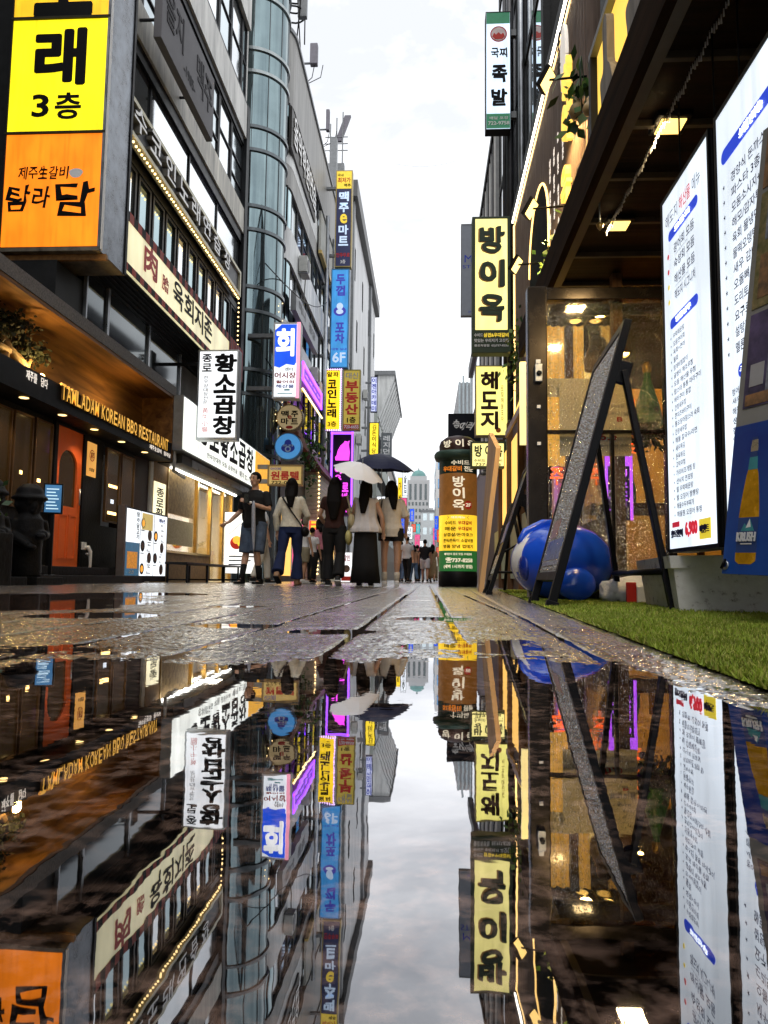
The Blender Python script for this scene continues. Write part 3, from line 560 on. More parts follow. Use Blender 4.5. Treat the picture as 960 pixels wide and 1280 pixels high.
# ---- menu lightboxes
LW = lit('white menu acrylic', (.82, .91, 1.0), .92)
TB = mat('menu text navy', (.02, .025, .13), .5, var=.05); PB = mat('menu pill blue', (.02, .07, .62), .5, var=.05, emit=(.02, .07, .75), es=.5); YL = mat('menu yellow', (.75, .6, .05), .5, var=.05, emit=(.9, .7, .05), es=.5); RD = mat('menu red', (.6, .03, .05), .5, var=.05, emit=(.7, .03, .06), es=.4)
PTX = mat('pill lettering', (.8, .85, .95), .5, emit=(.9, .95, 1), es=.85)
M1 = ['광어회 모듬', '숙성회 모듬', '해산물 모듬', '해도지 시그니처']
M2 = ['우럭매운탕', '모듬연어회', '육회+연어', '물회', '멍게비빔밥이', '골뱅이 해초무침', '모듬 해산물 무침', '랍스터 통통 마라구이', '버터구이 홍합', '간장새우장', '콘치즈버터구이', '통오징어잠스라 숙회', '간장새우밥', '해물 칼국수/라면', '새우튀김', '돈육튀김', '고막무침', '가리비조개찜 탕', '산낙지 연포탕', '벌 우럭매운탕', '벌 오징어 짬뽕탕', '해물수두부찌개', '해물찜 오징어 통찜']
def menu(Y0, Y1, label, kind):
    X = .95; z0, z1 = .236, 1.665; H = z1 - z0; W = Y1 - Y0
    t = thing('menu_lightbox', label, 'menu board', (X, (Y0 + Y1) / 2, z0), 'lit menu boards under the canopy'); fr = frR(X, Y1, z0)
    b = MB(); b.box(fr, 0, W, 0, H, -.09, -.004, BLACK, .006); 
    for q in ((0, .014, 0, H), (W - .014, W, 0, H), (.014, W - .014, 0, .014), (.014, W - .014, H - .014, H)): b.box(fr, *q, -.004, .006, BLACK)
    b.build('cabinet', t)
    f = MB(); f.box(fr, .014, W - .014, .014, H - .014, -.004, .002, LW); f.build('lit_face', t)
    x = MB(); w_ = .0035; q = lambda s, y, u0=.1, h=.028, m=TB, ww=None, bold=.0185: x.text(fr, s, u0, y, u0 + (ww or min(W - u0 - .03, .0255 * len(s))), y + h, w_, m, bold, res=2)
    def pill(y, s, u0=.07, u1=.36, h=.04):
        x.poly(fr, [(u0 + h / 2 + h / 2 * math.cos(a), y + h / 2 + h / 2 * math.sin(a)) for a in np.linspace(PI / 2, 3 * PI / 2, 8)] + [(u1 - h / 2 + h / 2 * math.cos(a), y + h / 2 + h / 2 * math.sin(a)) for a in np.linspace(-PI / 2, PI / 2, 8)], .0025, .0033, PB)
        x.text(fr, s, (u0 + u1) / 2 - .08, y + .009, (u0 + u1) / 2 + .08, y + h - .009, .004, PTX, .02, res=2)
    if kind == 0:
        x.text(fr, '해도지', .05, H - .14, .19, H - .085, w_, TB, .0); x.text(fr, '해산물', .21, H - .14, .33, H - .085, w_, RD, .01); x.text(fr, '메뉴', .35, H - .14, .43, H - .085, w_, TB, .0)
        pill(H - .205, '모둠회', .08, .40)
        for i, s in enumerate(M1):
            y = H - .275 - i * .062; q(s, y, .14, .04, TB, .22, .0185); x.disc(fr, .075, y + .015, .011, w_, RD if i < 2 else YL, 10)
            if i % 2 == 0: q('신선한 제철 활어로 준비', y - .014, .15, .009, TB, .14, 0)
        pill(H - .56, '일품안주', .08, .38)
        y = H - .605
        for i, s in enumerate(M2):
            q(s, y, .11, .0225); x.text(fr, '★', .078, y + .004, .092, y + .017, w_, TB, .0, res=1); y -= .0315
        x.text(fr, '싯포로한잔에', .04, .055, .17, .085, w_, TB, .02); x.poly(fr, [(.05, .095), (.13, .095), (.13, .115), (.05, .115)], .0025, .0033, RD); x.text(fr, '6,900', .20, .05, .32, .105, w_, RD, .045); x.box(fr, .335, .44, .035, .105, .002, .0035, YL); x.text(fr, '이벤트', .345, .055, .43, .085, .0045, TB, .02)
    else:
        pill(H - .20, '스페셜 인기메뉴', .05, W - .04, .05)
        for i, s in enumerate(['경양식 돈까스', '파스타 3종', '모둠소시지+감튀', '해모/감자튀김', '육회 물냉면/우삼겹', '물떡오뎅탕', '새우 감바스', '오돌뼈/무뼈닭', '도리토스타코', '요구르트 샤베트', '설탕토마토', '멜론프로슈토']):
            y = H - .29 - i * .05; q(s, y, .12, .034, TB, min(.30, .034 * len(s))); x.text(fr, '★', .055, y + .006, .075, y + .024, w_, TB, .0, res=1)
        y = H - .92
        for g_ in (['청어알/가쓰오타다끼', '새우(2종)/숭어구이', '해물 라면/쫄면', '생맥2000cc', '칠요리', '일품진로'], ['코카콜라', '스프라이트'], ['진로', '후이오레드'], ['참이슬', '진로이즈백']):
            pill(y, '주류', .13, .33, .04); y -= .045
            for s in g_: q(s, y, .08, .022, TB, .026 * len(s), .015); y -= .03
            y -= .03
        x.text(fr, '싯포로한잔에', .04, .055, .17, .085, w_, TB, .02); x.poly(fr, [(.05, .095), (.13, .095), (.13, .115), (.05, .115)], .0025, .0033, RD)
    x.build('lettering', t)
    for yy in (Y0 + .08, Y1 - .08): MB().tube([(X + .05, yy, z1 - .003), (X + .05, yy, 2.09)], .004, BLACK, 6).build('hanger', t)
    return t
menu(2.47, 2.985, 'tall lit white menu board with red price at bottom, left one of two', 0)
menu(1.88, 2.42, 'tall lit white menu board partly hidden behind the beer banner', 1)

# ---- beer banner on a leaning stand
t = thing('advertising_banner', 'blue beer banner with a yellow bottle and food photos, at the right edge', 'banner', (.82, 1.8, 0))
bl = onY(903, 717, 2.0); tl = onY(957, 130, 2.0); u = V3((.30, -1, 0)).normalized(); v = (tl - bl).normalized(); u = (u - v * u.dot(v)).normalized(); wv = u.cross(v).normalized()
fr = Fr(bl, u, v, wv); H = (tl - bl).length * .94; Wb = .62
BG = mat('banner grey border', (.26, .26, .25), .5, var=.2); BBL = mat('banner blue', (.010, .10, .42), .35, var=.55, scale=3.2, col2=(.006, .03, .22), coat=.2)
b = MB(); b.box(fr, 0, Wb, 0, H, -.012, 0, BG); b.build('banner_sheet', t)
hb = .39
b = MB(); b.box(fr, 0, Wb, .0, hb, 0, .002, BBL)
BEER = mat('beer amber', (.62, .30, .012), .25, var=.5, scale=18, coat=.3); BLBL = mat('bottle label navy', (.02, .06, .22), .4, var=.2); BTEAL = mat('bottle label teal', (.05, .30, .34), .4, var=.3, scale=20)
cu = .082; prof = [(.0, .028), (.030, .03), (.034, .045), (.034, .17), (.028, .21), (.017, .27), (.013, .30)]
def sil(p0, m, w0=.0026):
    b.poly(fr, [(cu + r, y) for r, y in p0] + [(cu - r, y) for r, y in reversed(p0)], w0 - .0006, w0, m)
sil([(.022, .026), (.036, .034), (.037, .055)], BEER); sil([(.037, .055), (.036, .145)], BLBL); sil([(.036, .145), (.034, .17), (.030, .20), (.021, .255), (.0165, .268)], BEER)
sil([(.0165, .268), (.014, .30)], BTEAL, .003); sil([(.014, .30), (.0125, .315)], BLBL, .003); sil([(.0125, .315), (.013, .325), (.010, .345)], mat('bottle foil', (.55, .5, .38), .3, .5), .003); sil([(.010, .345), (.010, .352)], BLBL, .003)
b.poly(fr, [(cu - .024, .11), (cu - .012, .13), (cu - .004, .122), (cu + .006, .142), (cu + .024, .11)], .0028, .0032, BTEAL); b.poly(fr, [(cu - .006, .118), (cu + .006, .141), (cu + .012, .12)], .0034, .0036, INKW)
b.text(fr, 'KRUSH', cu - .033, .083, cu + .033, .107, .004, INKW, .02)
b.box(fr, cu - .02, cu + .02, .076, .079, .0034, .004, INKW); b.box(fr, .20, .29, .045, .15, .002, .004, INKW); b.box(fr, .207, .283, .052, .143, .004, .005, BLACK)
b.text(fr, '맥주는 신선하게', .17, .30, .45, .34, .0035, INKW, .03)
b.build('beer_poster', t)
PH1 = mat('photo of food', (.42, .22, .10), .35, scale=26, col2=(.07, .06, .05)); PH2 = mat('photo of bar', (.16, .12, .26), .35, scale=10, col2=(.02, .03, .05)); PH3 = mat('photo of grill', (.34, .26, .13), .35, scale=30, col2=(.05, .08, .03))
def photo(v0, v1, m, extra):
    b = MB(); b.box(fr, .022, Wb - .02, v0, v1, 0, .002, m)
    for q in extra: b.box(fr, *q[:4], .002, .003, q[4])
    b.build('food_photo', t)
photo(hb + .045, hb + .30, PH2, [(.03, .16, hb + .05, hb + .08, PH1), (.10, .14, hb + .08, hb + .2, cC), (.2, .3, hb + .05, hb + .17, PH1), (.04, .09, hb + .10, hb + .16, mat('photo white', (.4, .4, .42), .4))])
photo(hb + .315, hb + .64, PH3, [(.04, .2, hb + .34, hb + .46, PH1), (.05, .1, hb + .5, hb + .6, cC), (.12, .15, hb + .42, hb + .48, INKR)])
photo(hb + .655, hb + .95, PH1, [(.05, .15, hb + .7, hb + .8, PH3)])
b = MB(); b.tube([fr.P(.006, .02, .004), fr.P(.02, .035, .012), fr.P(.012, .012, .014)], .004, BLACK, 6); b.lathe(fr.P(.012, .022, .002), [(.012, 0), (.012, .003), (.006, .003), (.006, 0)], STEEL, 14, axis=Fr((0, 0, 0), fr.u, fr.v, fr.w)); b.build('eyelet_tie', t)
b = MB(); b.box(fr, .05, .08, .005, H, -.03, -.014, BLACK); b.box(fr, Wb - .08, Wb - .05, .005, H, -.03, -.014, BLACK); b.build('stand_frame', t)

# ---- canopy
CANB = wood('dark canopy boards', (.030, .016, .008), (.010, .006, .003), 0, 3, .6, .1); CANF = wood('brown canopy fascia', (.035, .018, .008), (.012, .006, .003), 1, 2, .85, .04); CANR = mat('canopy rib', (.10, .085, .06), .5, var=.3)
t = thing('shop_canopy', 'dark timber canopy with ribbed soffit over the restaurant front', 'canopy', (1.3, 3, 2.1)); ZC = 2.10
def cedge(Y): return .825
b = MB(); b.hexa([(cedge(-1), -1, ZC), (2.6, -1, ZC), (2.6, 6.4, ZC), (cedge(6.4), 6.4, ZC), (cedge(-1), -1, ZC + .1), (2.6, -1, ZC + .1), (2.6, 6.4, ZC + .1), (cedge(6.4), 6.4, ZC + .1)], CANB); b.build('soffit', t)
b = MB(); b.hexa([(cedge(-1) - .04, -1, ZC - .035), (cedge(-1), -1, ZC - .035), (cedge(6.4), 6.4, ZC - .035), (cedge(6.4) - .04, 6.4, ZC - .035), (cedge(-1) - .04, -1, ZC + .20), (cedge(-1), -1, ZC + .20), (cedge(6.4), 6.4, ZC + .20), (cedge(6.4) - .04, 6.4, ZC + .20)], CANF)
b.hexa([(cedge(-1) + .0, -1, ZC - .03), (cedge(-1) + .05, -1, ZC - .03), (cedge(6.4) + .05, 6.4, ZC - .03), (cedge(6.4) + .0, 6.4, ZC - .03), (cedge(-1) + .0, -1, ZC + .0), (cedge(-1) + .05, -1, ZC + .0), (cedge(6.4) + .05, 6.4, ZC + .0), (cedge(6.4) + .0, 6.4, ZC + .0)], CANR); b.build('fascia', t)
for yb in (1.5, 1.95, 2.36, 2.68, 3.10, 3.52, 3.97, 4.40, 4.85, 5.4):
    b = MB(); b.b(cedge(yb) + .05, 1.9, yb - .012, yb + .012, ZC - .03, ZC - .001, CANR); b.build('rib', t)
FL = mat('warm lamp lens', (1, .8, .4), .3, emit=(1, .62, .16), es=1.7)
for i, (x, y, lab) in enumerate([(838, 160, 'square warm floodlight in the canopy soffit, nearer one'), (773, 284, 'square warm floodlight in the canopy soffit, farther one')]):
    p = onZ(x, y, ZC - .04); t2 = thing('floodlight', lab, 'lamp', p, 'soffit floodlights')
    b = MB(); b.b(p.x - .075, p.x + .075, p.y - .075, p.y + .075, ZC - .03, ZC - .002, BLACK, .01); b.build('housing', t2)
    b = MB(); b.b(p.x - .052, p.x + .052, p.y - .052, p.y + .052, ZC - .036, ZC - .031, FL); b.build('lens', t2)
    lamp('flood_glow', 'AREA', (p.x, p.y, ZC - .05), 9, (1, .72, .35), .12, (p.x, p.y, 0))
st = thing('icicle_string', 'string of tiny clear hanging beads under the canopy', 'string lights', (.98, 3, 2.0))
b = MB(); BEAD = glass('clear bead', (.9, .9, .92), .35, .05)
for i in range(90):
    y = 2.2 + i * .0205; x = .985 - .004 * (y - 2.2); z = ZC - .045 - .01 * math.sin(i * .7)
    b.tube([(x, y, z), (x, y, z - .022 - .006 * (i % 3))], [.0022, .0035], mat('bead white', (.6, .6, .62), .2), 5)
b.tube([(.985, 2.2, ZC - .04), (.978, 4.05, ZC - .04)], .002, BLACK, 5); b.build('bead_row', st)
ch = MB(); p = onZ(750, 296, 1.9); ch.tube([(p.x, p.y, ZC - .002), (p.x, p.y, 1.98)], .004, STEEL, 5); ch.lathe((p.x, p.y, 1.93), [(.0, 0), (.015, .02), (.02, .035), (.006, .05), (.0, .055)], mat('brass', (.5, .35, .12), .3, .9), 8); ch.build('wind_bell', label='small brass wind bell hanging from the canopy soffit', cat='bell')

# ---- lit artwork panel over the canopy edge
GOLD = mat('lit gold board', (.75, .50, .10), .5, var=.35, scale=4, emit=(1, .62, .10), es=.85)
DRF = wood('grey driftwood', (.30, .27, .24), (.14, .12, .10), 2, 4); LEAFG = mat('climber leaf', (.05, .13, .02), .45, var=.4, scale=20)
t = thing('carved_signboard', 'backlit golden signboard with grey wooden cutouts above the canopy', 'sign board', (.98, 2.5, 2.3))
fr = frR(.97, 4.15, ZC + .1)
b = MB(); b.box(fr, 0, 4.4, .0, .97, -.05, 0, GOLD); b.build('lit_board', t)
b = MB(); b.box(fr, -.05, 4.4, .97, 1.01, -.06, .04, GREYM); b.box(fr, -.05, 0, 0, .97, -.06, .04, DARKMETAL); b.build('top_rail', t)
def blob(pts, w0, w1, m, n=40):
    P = [V3((a, c_, 0)) for a, c_ in pts]; o = []
    for i in range(len(P)):
        p0, p1, p2, p3 = P[i - 1], P[i], P[(i + 1) % len(P)], P[(i + 2) % len(P)]
        for k in range(5): s_ = k / 5; q = .5 * ((2 * p1) + (p2 - p0) * s_ + (2 * p0 - 5 * p1 + 4 * p2 - p3) * s_ ** 2 + (3 * p1 - p0 - 3 * p2 + p3) * s_ ** 3); o.append((q.x, q.y))
    return MB().poly(fr, o, w0, w1, m)
for cx_, s_ in ((.42, .9), (.95, 1.0), (1.5, 1.15), (2.2, 1.2)):
    blob([(cx_ - .16 * s_, .20), (cx_ + .10 * s_, .18), (cx_ + .2 * s_, .32), (cx_ + .12 * s_, .54), (cx_ + .06 * s_, .62), (cx_ + .05 * s_, .86), (cx_ - .04 * s_, .86), (cx_ - .04 * s_, .62), (cx_ - .12 * s_, .58), (cx_ - .1 * s_, .42), (cx_ - .2 * s_, .32)], .02, .06, DRF).build('wooden_cutout', t)
b = MB()
for cx_, cy_, r in ((.70, .15, .07), (1.2, .5, .08), (1.85, .3, .1)): b.poly(fr, [(cx_ + r * (1 + .35 * math.cos(5 * a)) * math.cos(a), cy_ + r * (1 + .35 * math.cos(5 * a)) * math.sin(a)) for a in np.linspace(0, 2 * PI, 36)[:-1]], .02, .035, LEAFG)
b.build('leaf_cutout', t)

# ---- upper sign wall X=1.15
SW = wood('ribbed brown cladding', (.20, .145, .115), (.12, .085, .068), 2, 5, .5); XW = 1.16
t = thing('restaurant_building', 'two storey restaurant with brown ribbed upper wall and an arched opening', 'building', (1.5, 7, 0))
fr = frR(XW, 9.75, 0)
b = MB(); b.box(fr, 0, 4.45, 2.2, 4.97, -.2, 0, SW)
for i in range(82): b.box(fr, .02 + i * .054, .035 + i * .054, 2.2, 4.88, 0, .008, SW)
b.build('upper_wall', t)
b = MB(); b.b(1.36, 5.5, 4.65, 9.75, 2.3, 5.5, mat('dark render', (.045, .04, .038), .7, var=.3)); b.b(1.9, 5.5, -12, 4.65, 2.3, 12.0, MATS['dark render']); b.b(XW, 1.36, 4.5, 4.85, 2.2, 5.3, BLACK); b.build('rear_volume', t)  # near block out of view, raised to cut sky light on the left
b = MB(); b.box(fr, -.02, 4.5, 4.97, 5.10, -.2, .05, DARKMETAL); b.build('parapet', t)
LED = mat('white light strip', (1, .97, .9), .4, emit=(1, .93, .78), es=6); LEDW = mat('warm light strip', (1, .8, .5), .4, emit=(1, .6, .18), es=2.2)
b = MB(); b.box(fr, 0, 4.45, 4.935, 4.955, .03, .05, LED); b.box(fr, 0, 4.45, 4.885, 4.905, .01, .02, LEDW); b.box(fr, -.02, .005, 2.2, 4.9, .01, .03, LEDW); b.build('light_strip', t)
p0 = onX(663, 362, XW); arch_y = p0.y
ay0, ay1 = onX(689, 340, XW).y, onX(664, 340, XW).y; az = onX(680, 222, XW).z
u0, u1 = 9.75 - ay1, 9.75 - ay0; um = (u0 + u1) / 2; ur = (u1 - u0) / 2
ap = [(u0, 2.2), (u1, 2.2)] + [(um + ur * math.cos(a), az - ur * 1.0 + ur * 1.0 * math.sin(a)) for a in np.linspace(0, PI, 18)]
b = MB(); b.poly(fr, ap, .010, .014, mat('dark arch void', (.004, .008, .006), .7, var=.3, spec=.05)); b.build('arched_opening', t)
b = MB()
for (a0, b0), (a1, b1) in zip(ap[1:-1], ap[2:]): b.tube([fr.P(a0, b0, .02), fr.P(a1, b1, .02)], .012, LEDW, 5)
b.build('arch_light', t)
# lettering and plaques on the cladding
b = MB(); INKC = mat('cream letters', (.8, .75, .68), .5, var=.05, emit=(1, .93, .85), es=.35)
for k, (x, y0, y1) in enumerate([(689, 200, 300), (694, 185, 300), (699, 165, 300), (705, 150, 320)]):
    a = onX(x, y0, XW); c = onX(x, y1, XW); b.vtext(fr, '정성을 담은 한상 숙성삼겹'[k: k + 10], 9.75 - a.y - .03, 9.75 - a.y + .03, c.z, a.z, .012, INKC, .03)
b.build('small_lettering', t)
b = MB(); a = onX(712, 30, XW); uu = 9.75 - a.y
b.poly(fr, [(uu - .12 + .12 * math.cos(q), a.z - .22 + .3 * math.sin(q)) for q in np.linspace(0, 2 * PI, 20)[:-1]], .01, .04, INKC); b.vtext(fr, '우육', uu - .16, uu - .02, a.z - .45, a.z, .075, CANB, .04); b.build('round_emblem', t)
for k, (x, y0, y1, g_) in enumerate([(713, 76, 120, '방'), (713, 122, 185, '이'), (712, 208, 258, '옥')]):
    a = onX(x, y0, XW); c = onX(x, y1, XW); b = MB(); b.text(fr, g_, 9.75 - a.y - .16, c.z, 9.75 - a.y + .12, a.z, .05, GOLD, .02, depth=.05); b.build('channel_letter', t)
# wall spotlights on arms
SPM = mat('spot lens', (1, .85, .5), .3, emit=(1, .66, .20), es=2.0)
for (x, y, Yp, lab) in ((683, 100, 5.3, 'nearest and highest of the three warm arm spotlights'), (663, 261, 6.15, 'middle one of the three warm arm spotlights'), (645, 331, 7.1, 'lowest and farthest of the three warm arm spotlights')):
    p = onY(x, y, Yp); t2 = thing('arm_spotlight', lab, 'lamp', p, 'arm spotlights on the brown wall')
    MB().tube([(XW, Yp, p.z + .02), (p.x + .02, Yp, p.z)], .009, BLACK, 8).build('arm', t2)
    fr2 = Fr(p, V3((.2, -1, 0)), V3((.55, 0, 1)), V3((.8, .35, -.6))); fr2 = Fr(p, (0.45, .9, 0), (.5, -.3, .85), V3((.45, .9, 0)).cross(V3((.5, -.3, .85))))
    b = MB(); b.box(fr2, -.07, .07, -.08, .08, -.025, .012, BLACK, .008); b.build('housing', t2)
    b = MB(); b.box(fr2, -.058, .058, -.068, .068, .012, .016, SPM); b.build('lens', t2)
    lamp('spot_glow', 'SPOT', p + V3((.03, .10, -.10)), 85, (1, .66, .26), .04, (XW, Yp + .25, p.z - .45), 120)
# gourds, climbers
GRD = mat('pale gourd', (.52, .36, .16), .45, var=.2)
def gourd(p, r, lab):
    t2 = thing('dried_gourd', lab, 'gourd', p, 'gourds hung along the canopy'); b = MB(); b.lathe(p, [(0, -r), (r * .7, -r * .75), (r, -.1 * r), (r * .75, r * .6), (r * .4, r), (r * .42, r * 1.4), (r * .2, r * 1.75), (0, r * 1.8)], GRD, 14); b.build('gourd_body', t2)
    MB().tube([V3(p) + V3((0, 0, r * 1.75)), V3(p) + V3((.01, .01, r * 2.6))], .004, LEAFG, 5).build('stalk', t2)
for (x, y, Yp, r, lab) in ((721, 139, 4.75, .055, 'pale dried gourd hung highest beside the golden signboard'), (737, 136, 4.4, .045, 'small brownish gourd against the golden signboard'), (729, 213, 4.6, .045, 'pale gourd resting on the canopy edge below the signboard'), (697, 303, 6.0, .05, 'pale gourd low on the canopy edge near the lowest spotlight'), (691, 322, 6.2, .055, 'lowest pale gourd next to trailing leaves')):
    gourd(onY(x, y, Yp), r, lab)
def leaves(m, c, ext, n, size, mats, seed=0, droop=0):
    r = random.Random(seed)
    for i in range(n):
        p = V3(c) + V3((r.gauss(0, ext[0]), r.gauss(0, ext[1]), r.gauss(0, ext[2]))); a = V3((r.uniform(-1, 1), r.uniform(-1, 1), r.uniform(-1, .5) - droop)).normalized(); b_ = a.cross(V3((r.uniform(-1, 1), r.uniform(-1, 1), r.uniform(-1, 1)))).normalized(); s_ = size * r.uniform(.6, 1.3)
        m.add([p, p + a * s_ * .5 + b_ * s_ * .3, p + a * s_, p + a * s_ * .5 - b_ * s_ * .3], [(0, 1, 2, 3)], r.choice(mats))
    return m
LG2 = mat('pale leaf', (.14, .22, .05), .5, var=.4, scale=20); LG3 = mat('deep leaf', (.02, .06, .015), .5, var=.4, scale=20)
def climber(c, ext, n, size, lab, seed):
    t2 = thing('climbing_plant', lab, 'plant', c); b = MB(); leaves(b, c, ext, n, size, [LEAFG, LG2, LG3], seed, .4); b.build('leaves', t2)
    b = MB(); r = random.Random(seed)
    for i in range(4): q = V3(c); b.tube([q + V3((0, 0, ext[2] * 1.6)), q + V3((r.gauss(0, ext[0]), r.gauss(0, ext[1]), 0)), q + V3((r.gauss(0, ext[0]), 0, -ext[2] * 1.7))], .004, LG3, 5)
    b.build('stem', t2)
climber(onY(727, 105, 4.7), (.05, .12, .12), 60, .09, 'green climber with broad leaves at the end of the golden signboard', 1)
climber(onY(695, 318, 6.1), (.06, .2, .10), 90, .07, 'green climber trailing over the canopy corner', 2)
climber(onY(648, 440, 9.2), (.07, .2, .22), 160, .08, 'hanging green plant over the side doorway behind the black post', 3)

# ---- glass screen
t = thing('glass_screen', 'dark framed glass screen beaded with rain beside the lit menus', 'screen', (1.05, 4.6, 0)); YS = 4.6
BRZ = mat('dark bronze frame', (.035, .028, .022), .25, .7, var=.3)
b = MB(); b.b(.615, .735, YS - .04, YS + .06, 0, 1.96, BRZ, .008); b.b(.735, 1.50, YS - .03, YS + .05, 1.875, 1.955, BRZ, .006); b.b(1.455, 1.5, YS - .03, YS + .05, 0, 1.875, BRZ); b.b(.735, 1.455, YS - .03, YS + .05, .02, .12, BRZ, .006); b.build('frame', t)
RG = glass('rain beaded glass', (.97, .93, .82), .07, .06, drops=.75, dscale=75.)
b = MB(); b.b(.735, 1.455, YS - .004, YS + .004, .12, 1.875, RG); b.build('glass_pane', t)
b = MB(); b.b(.735, 1.455, YS - .02, YS + .02, 1.03, 1.05, BRZ); b.b(1.12, 1.14, YS - .02, YS + .02, .12, 1.03, BRZ); b.build('glazing_bar', t)
b = MB(); p = onY(668, 466, YS - .05); q = onY(682, 455, YS - .05); b.b(.655, .70, YS - .075, YS - .041, p.z - .06, p.z + .05, STEEL, .004); b.lathe((.678, YS - .077, p.z - .01), [(.016, 0), (.016, .006), (0, .006)], BLACK, 14, axis=Fr((0, 0, 0), (1, 0, 0), (0, 0, 1), (0, -1, 0))); b.b(.663, .692, YS - .05, YS - .041, p.z + .06, p.z + .085, INKW); b.b(.668, .69, YS - .05, YS - .041, .95, .97, INKW); b.b(.668, .69, YS - .05, YS - .041, 1.18, 1.2, INKW); b.build('lock_box', t)
# notices stuck inside
NOT = mat('cream notice paper', (.74, .70, .55), .7, var=.1)
def notice(x0, y0, x1, y1, Yp, lab, lines):
    a, c = onY(x0, y1, Yp), onY(x1, y0, Yp); t2 = thing('paper_notice', lab, 'notice', (a + c) / 2); fr = frC(a.x, Yp, a.z); W, H = c.x - a.x, c.z - a.z
    MB().box(fr, 0, W, 0, H, -.004, 0, NOT).build('sheet', t2); b = MB()
    for s, u0, v0, u1, v1, m in lines: b.text(fr, s, u0 * W, v0 * H, u1 * W, v1 * H, .002, m, .02, res=2)
    if lines: b.build('lettering', t2)
notice(700, 473, 788, 570, 4.64, 'cream price notice taped behind the glass screen', [('SALE', .72, .62, .9, .66, INKG), ('프리미엄', .62, .52, .96, .57, INKG), ('B', .8, .44, .88, .5, INKR), ('6.5', .55, .2, .8, .3, INKR), ('오늘의 특선 안주', .5, .12, .95, .15, INKG)])
notice(684, 473, 722, 496, 4.68, 'small cream sign plate beside the lock box post', [])
# ---- interior behind the glass
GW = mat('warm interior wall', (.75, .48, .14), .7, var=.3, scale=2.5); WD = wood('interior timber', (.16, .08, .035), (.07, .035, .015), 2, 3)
t = thing('restaurant_interior', 'warm golden dining room seen through the glass screen', 'room', (1.6, 6, 0))
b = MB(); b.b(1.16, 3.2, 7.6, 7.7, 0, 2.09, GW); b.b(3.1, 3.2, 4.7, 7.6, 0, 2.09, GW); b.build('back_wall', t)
b = MB(); b.b(1.17, 1.23, 4.68, 4.76, 0, 2.09, WD); b.b(1.17, 1.23, 5.9, 5.98, 0, 2.09, WD); b.b(1.17, 1.23, 7.5, 7.58, 0, 2.09, WD); b.b(1.17, 1.21, 4.76, 7.5, 0, .55, WD); b.build('side_frame', t)
b = MB(); b.b(1.19, 1.196, 4.76, 7.5, .55, 2.09, glass('side window glass', (.95, .9, .8), .1, .04)); b.build('side_window', t)
for k, (x, y, Yp) in enumerate([(719, 393, 5.6), (690, 432, 6.5), (815, 395, 6.0), (780, 440, 6.6)]):
    p = onY(x, y, Yp); t2 = thing('pendant_lamp', ['glowing warm globe lamp, highest behind the glass screen', 'small warm globe lamp low behind the left of the glass', 'warm globe lamp behind the right edge of the glass', 'small warm globe lamp above the green paper bottle'][k], 'lamp', p, 'globe lamps inside the dining room'); MB().ball(p, .05 + .02 * (k % 2 == 0), FL, 14).build('globe', t2); MB().tube([p + V3((0, 0, .05)), (p.x, p.y, 2.099)], .006, BLACK, 6).build('cord', t2)
    lamp('globe_glow', 'POINT', p + V3((0, -.13, 0)), 45, (1, .66, .22), .07)
# added glowing sheet for the golden light inside, timber slats, figures of decor
b = MB()
for i in range(28): x0, x1 = .78 + i * .0125, .78 + (i + 1) * .0125; b.quad((x0, 5.4 + .02 * math.sin(i * 1.3), .95), (x1, 5.4 + .02 * math.sin(i * 1.3 + 1.3), .95), (x1, 5.4 + .02 * math.sin(i * 1.3 + 1.3), 1.99), (x0, 5.4 + .02 * math.sin(i * 1.3), 1.99), mat('golden glow sheet', (.7, .45, .12), .6, var=.6, scale=7, emit=(1, .58, .12), es=.42))
b.build('golden_glow_sheet', label='added golden sheet standing in for the glow behind the left of the glass', cat='glow sheet')
b = MB(); b.b(.93, .98, 5.0, 5.06, 0.0, 1.86, WD); b.build('timber_post', label='dark timber post standing behind the glass screen', cat='post')
b = MB(); p = onY(745, 430, 5.2); b.ball(p, (.05, .04, .055), mat('cream ceramic', (.6, .45, .3), .4), 16); b.tube([p + V3((-.01, 0, -.02)), p + V3((-.04, 0, -.12)), p + V3((-.05, 0, -.2))], [.035, .05, .03], MATS['cream ceramic'], 14); b.build('ceramic_jar', label='cream ceramic jar with round top behind the glass', cat='jar')
p = onY(812, 462, 4.72); t = thing('paper_bottle', 'green bottle shaped decoration with leafy skirt inside the glass', 'decoration', (p.x, 4.74, 1.0)); G1 = mat('bottle green', (.03, .17, .05), .3, var=.3); z1 = onY(812, 470, 4.74).z; z0 = onY(812, 530, 4.74).z
b = MB(); b.lathe((p.x, 4.78, 0), [(.10, z0), (.075, z0 + .12), (.03, z1 - .03), (.022, z1), (.022, z1 + .03)], G1, 18); b.build('bottle_cone', t)
b = MB(); b.lathe((p.x, 4.78, 0), [(.022, z1 + .03), (.028, z1 + .05), (.028, z1 + .08), (.016, z1 + .10), (0, z1 + .1)], mat('gold foil', (.6, .4, .12), .3, .8), 14); b.build('cap', t)
b = MB(); leaves(b, (p.x - .01, 4.77, z0 - .04), (.06, .04, .05), 260, .06, [LG3, mat('dark frond', (.008, .03, .012), .5, var=.4)], 5); b.build('leafy_skirt', t)
a, c = onY(757, 650, 4.9), onY(790, 568, 4.9); t = thing('reflected_sign_panel', 'small added purple panel standing in for a sign reflected in the glass', 'sign', (a + c) / 2); PUR_REFL = mat('purple reflection', (.4, .1, .8), .4, emit=(.35, .06, .95), es=1.6)  # added glowing panel standing in for a sign mirrored in the glass
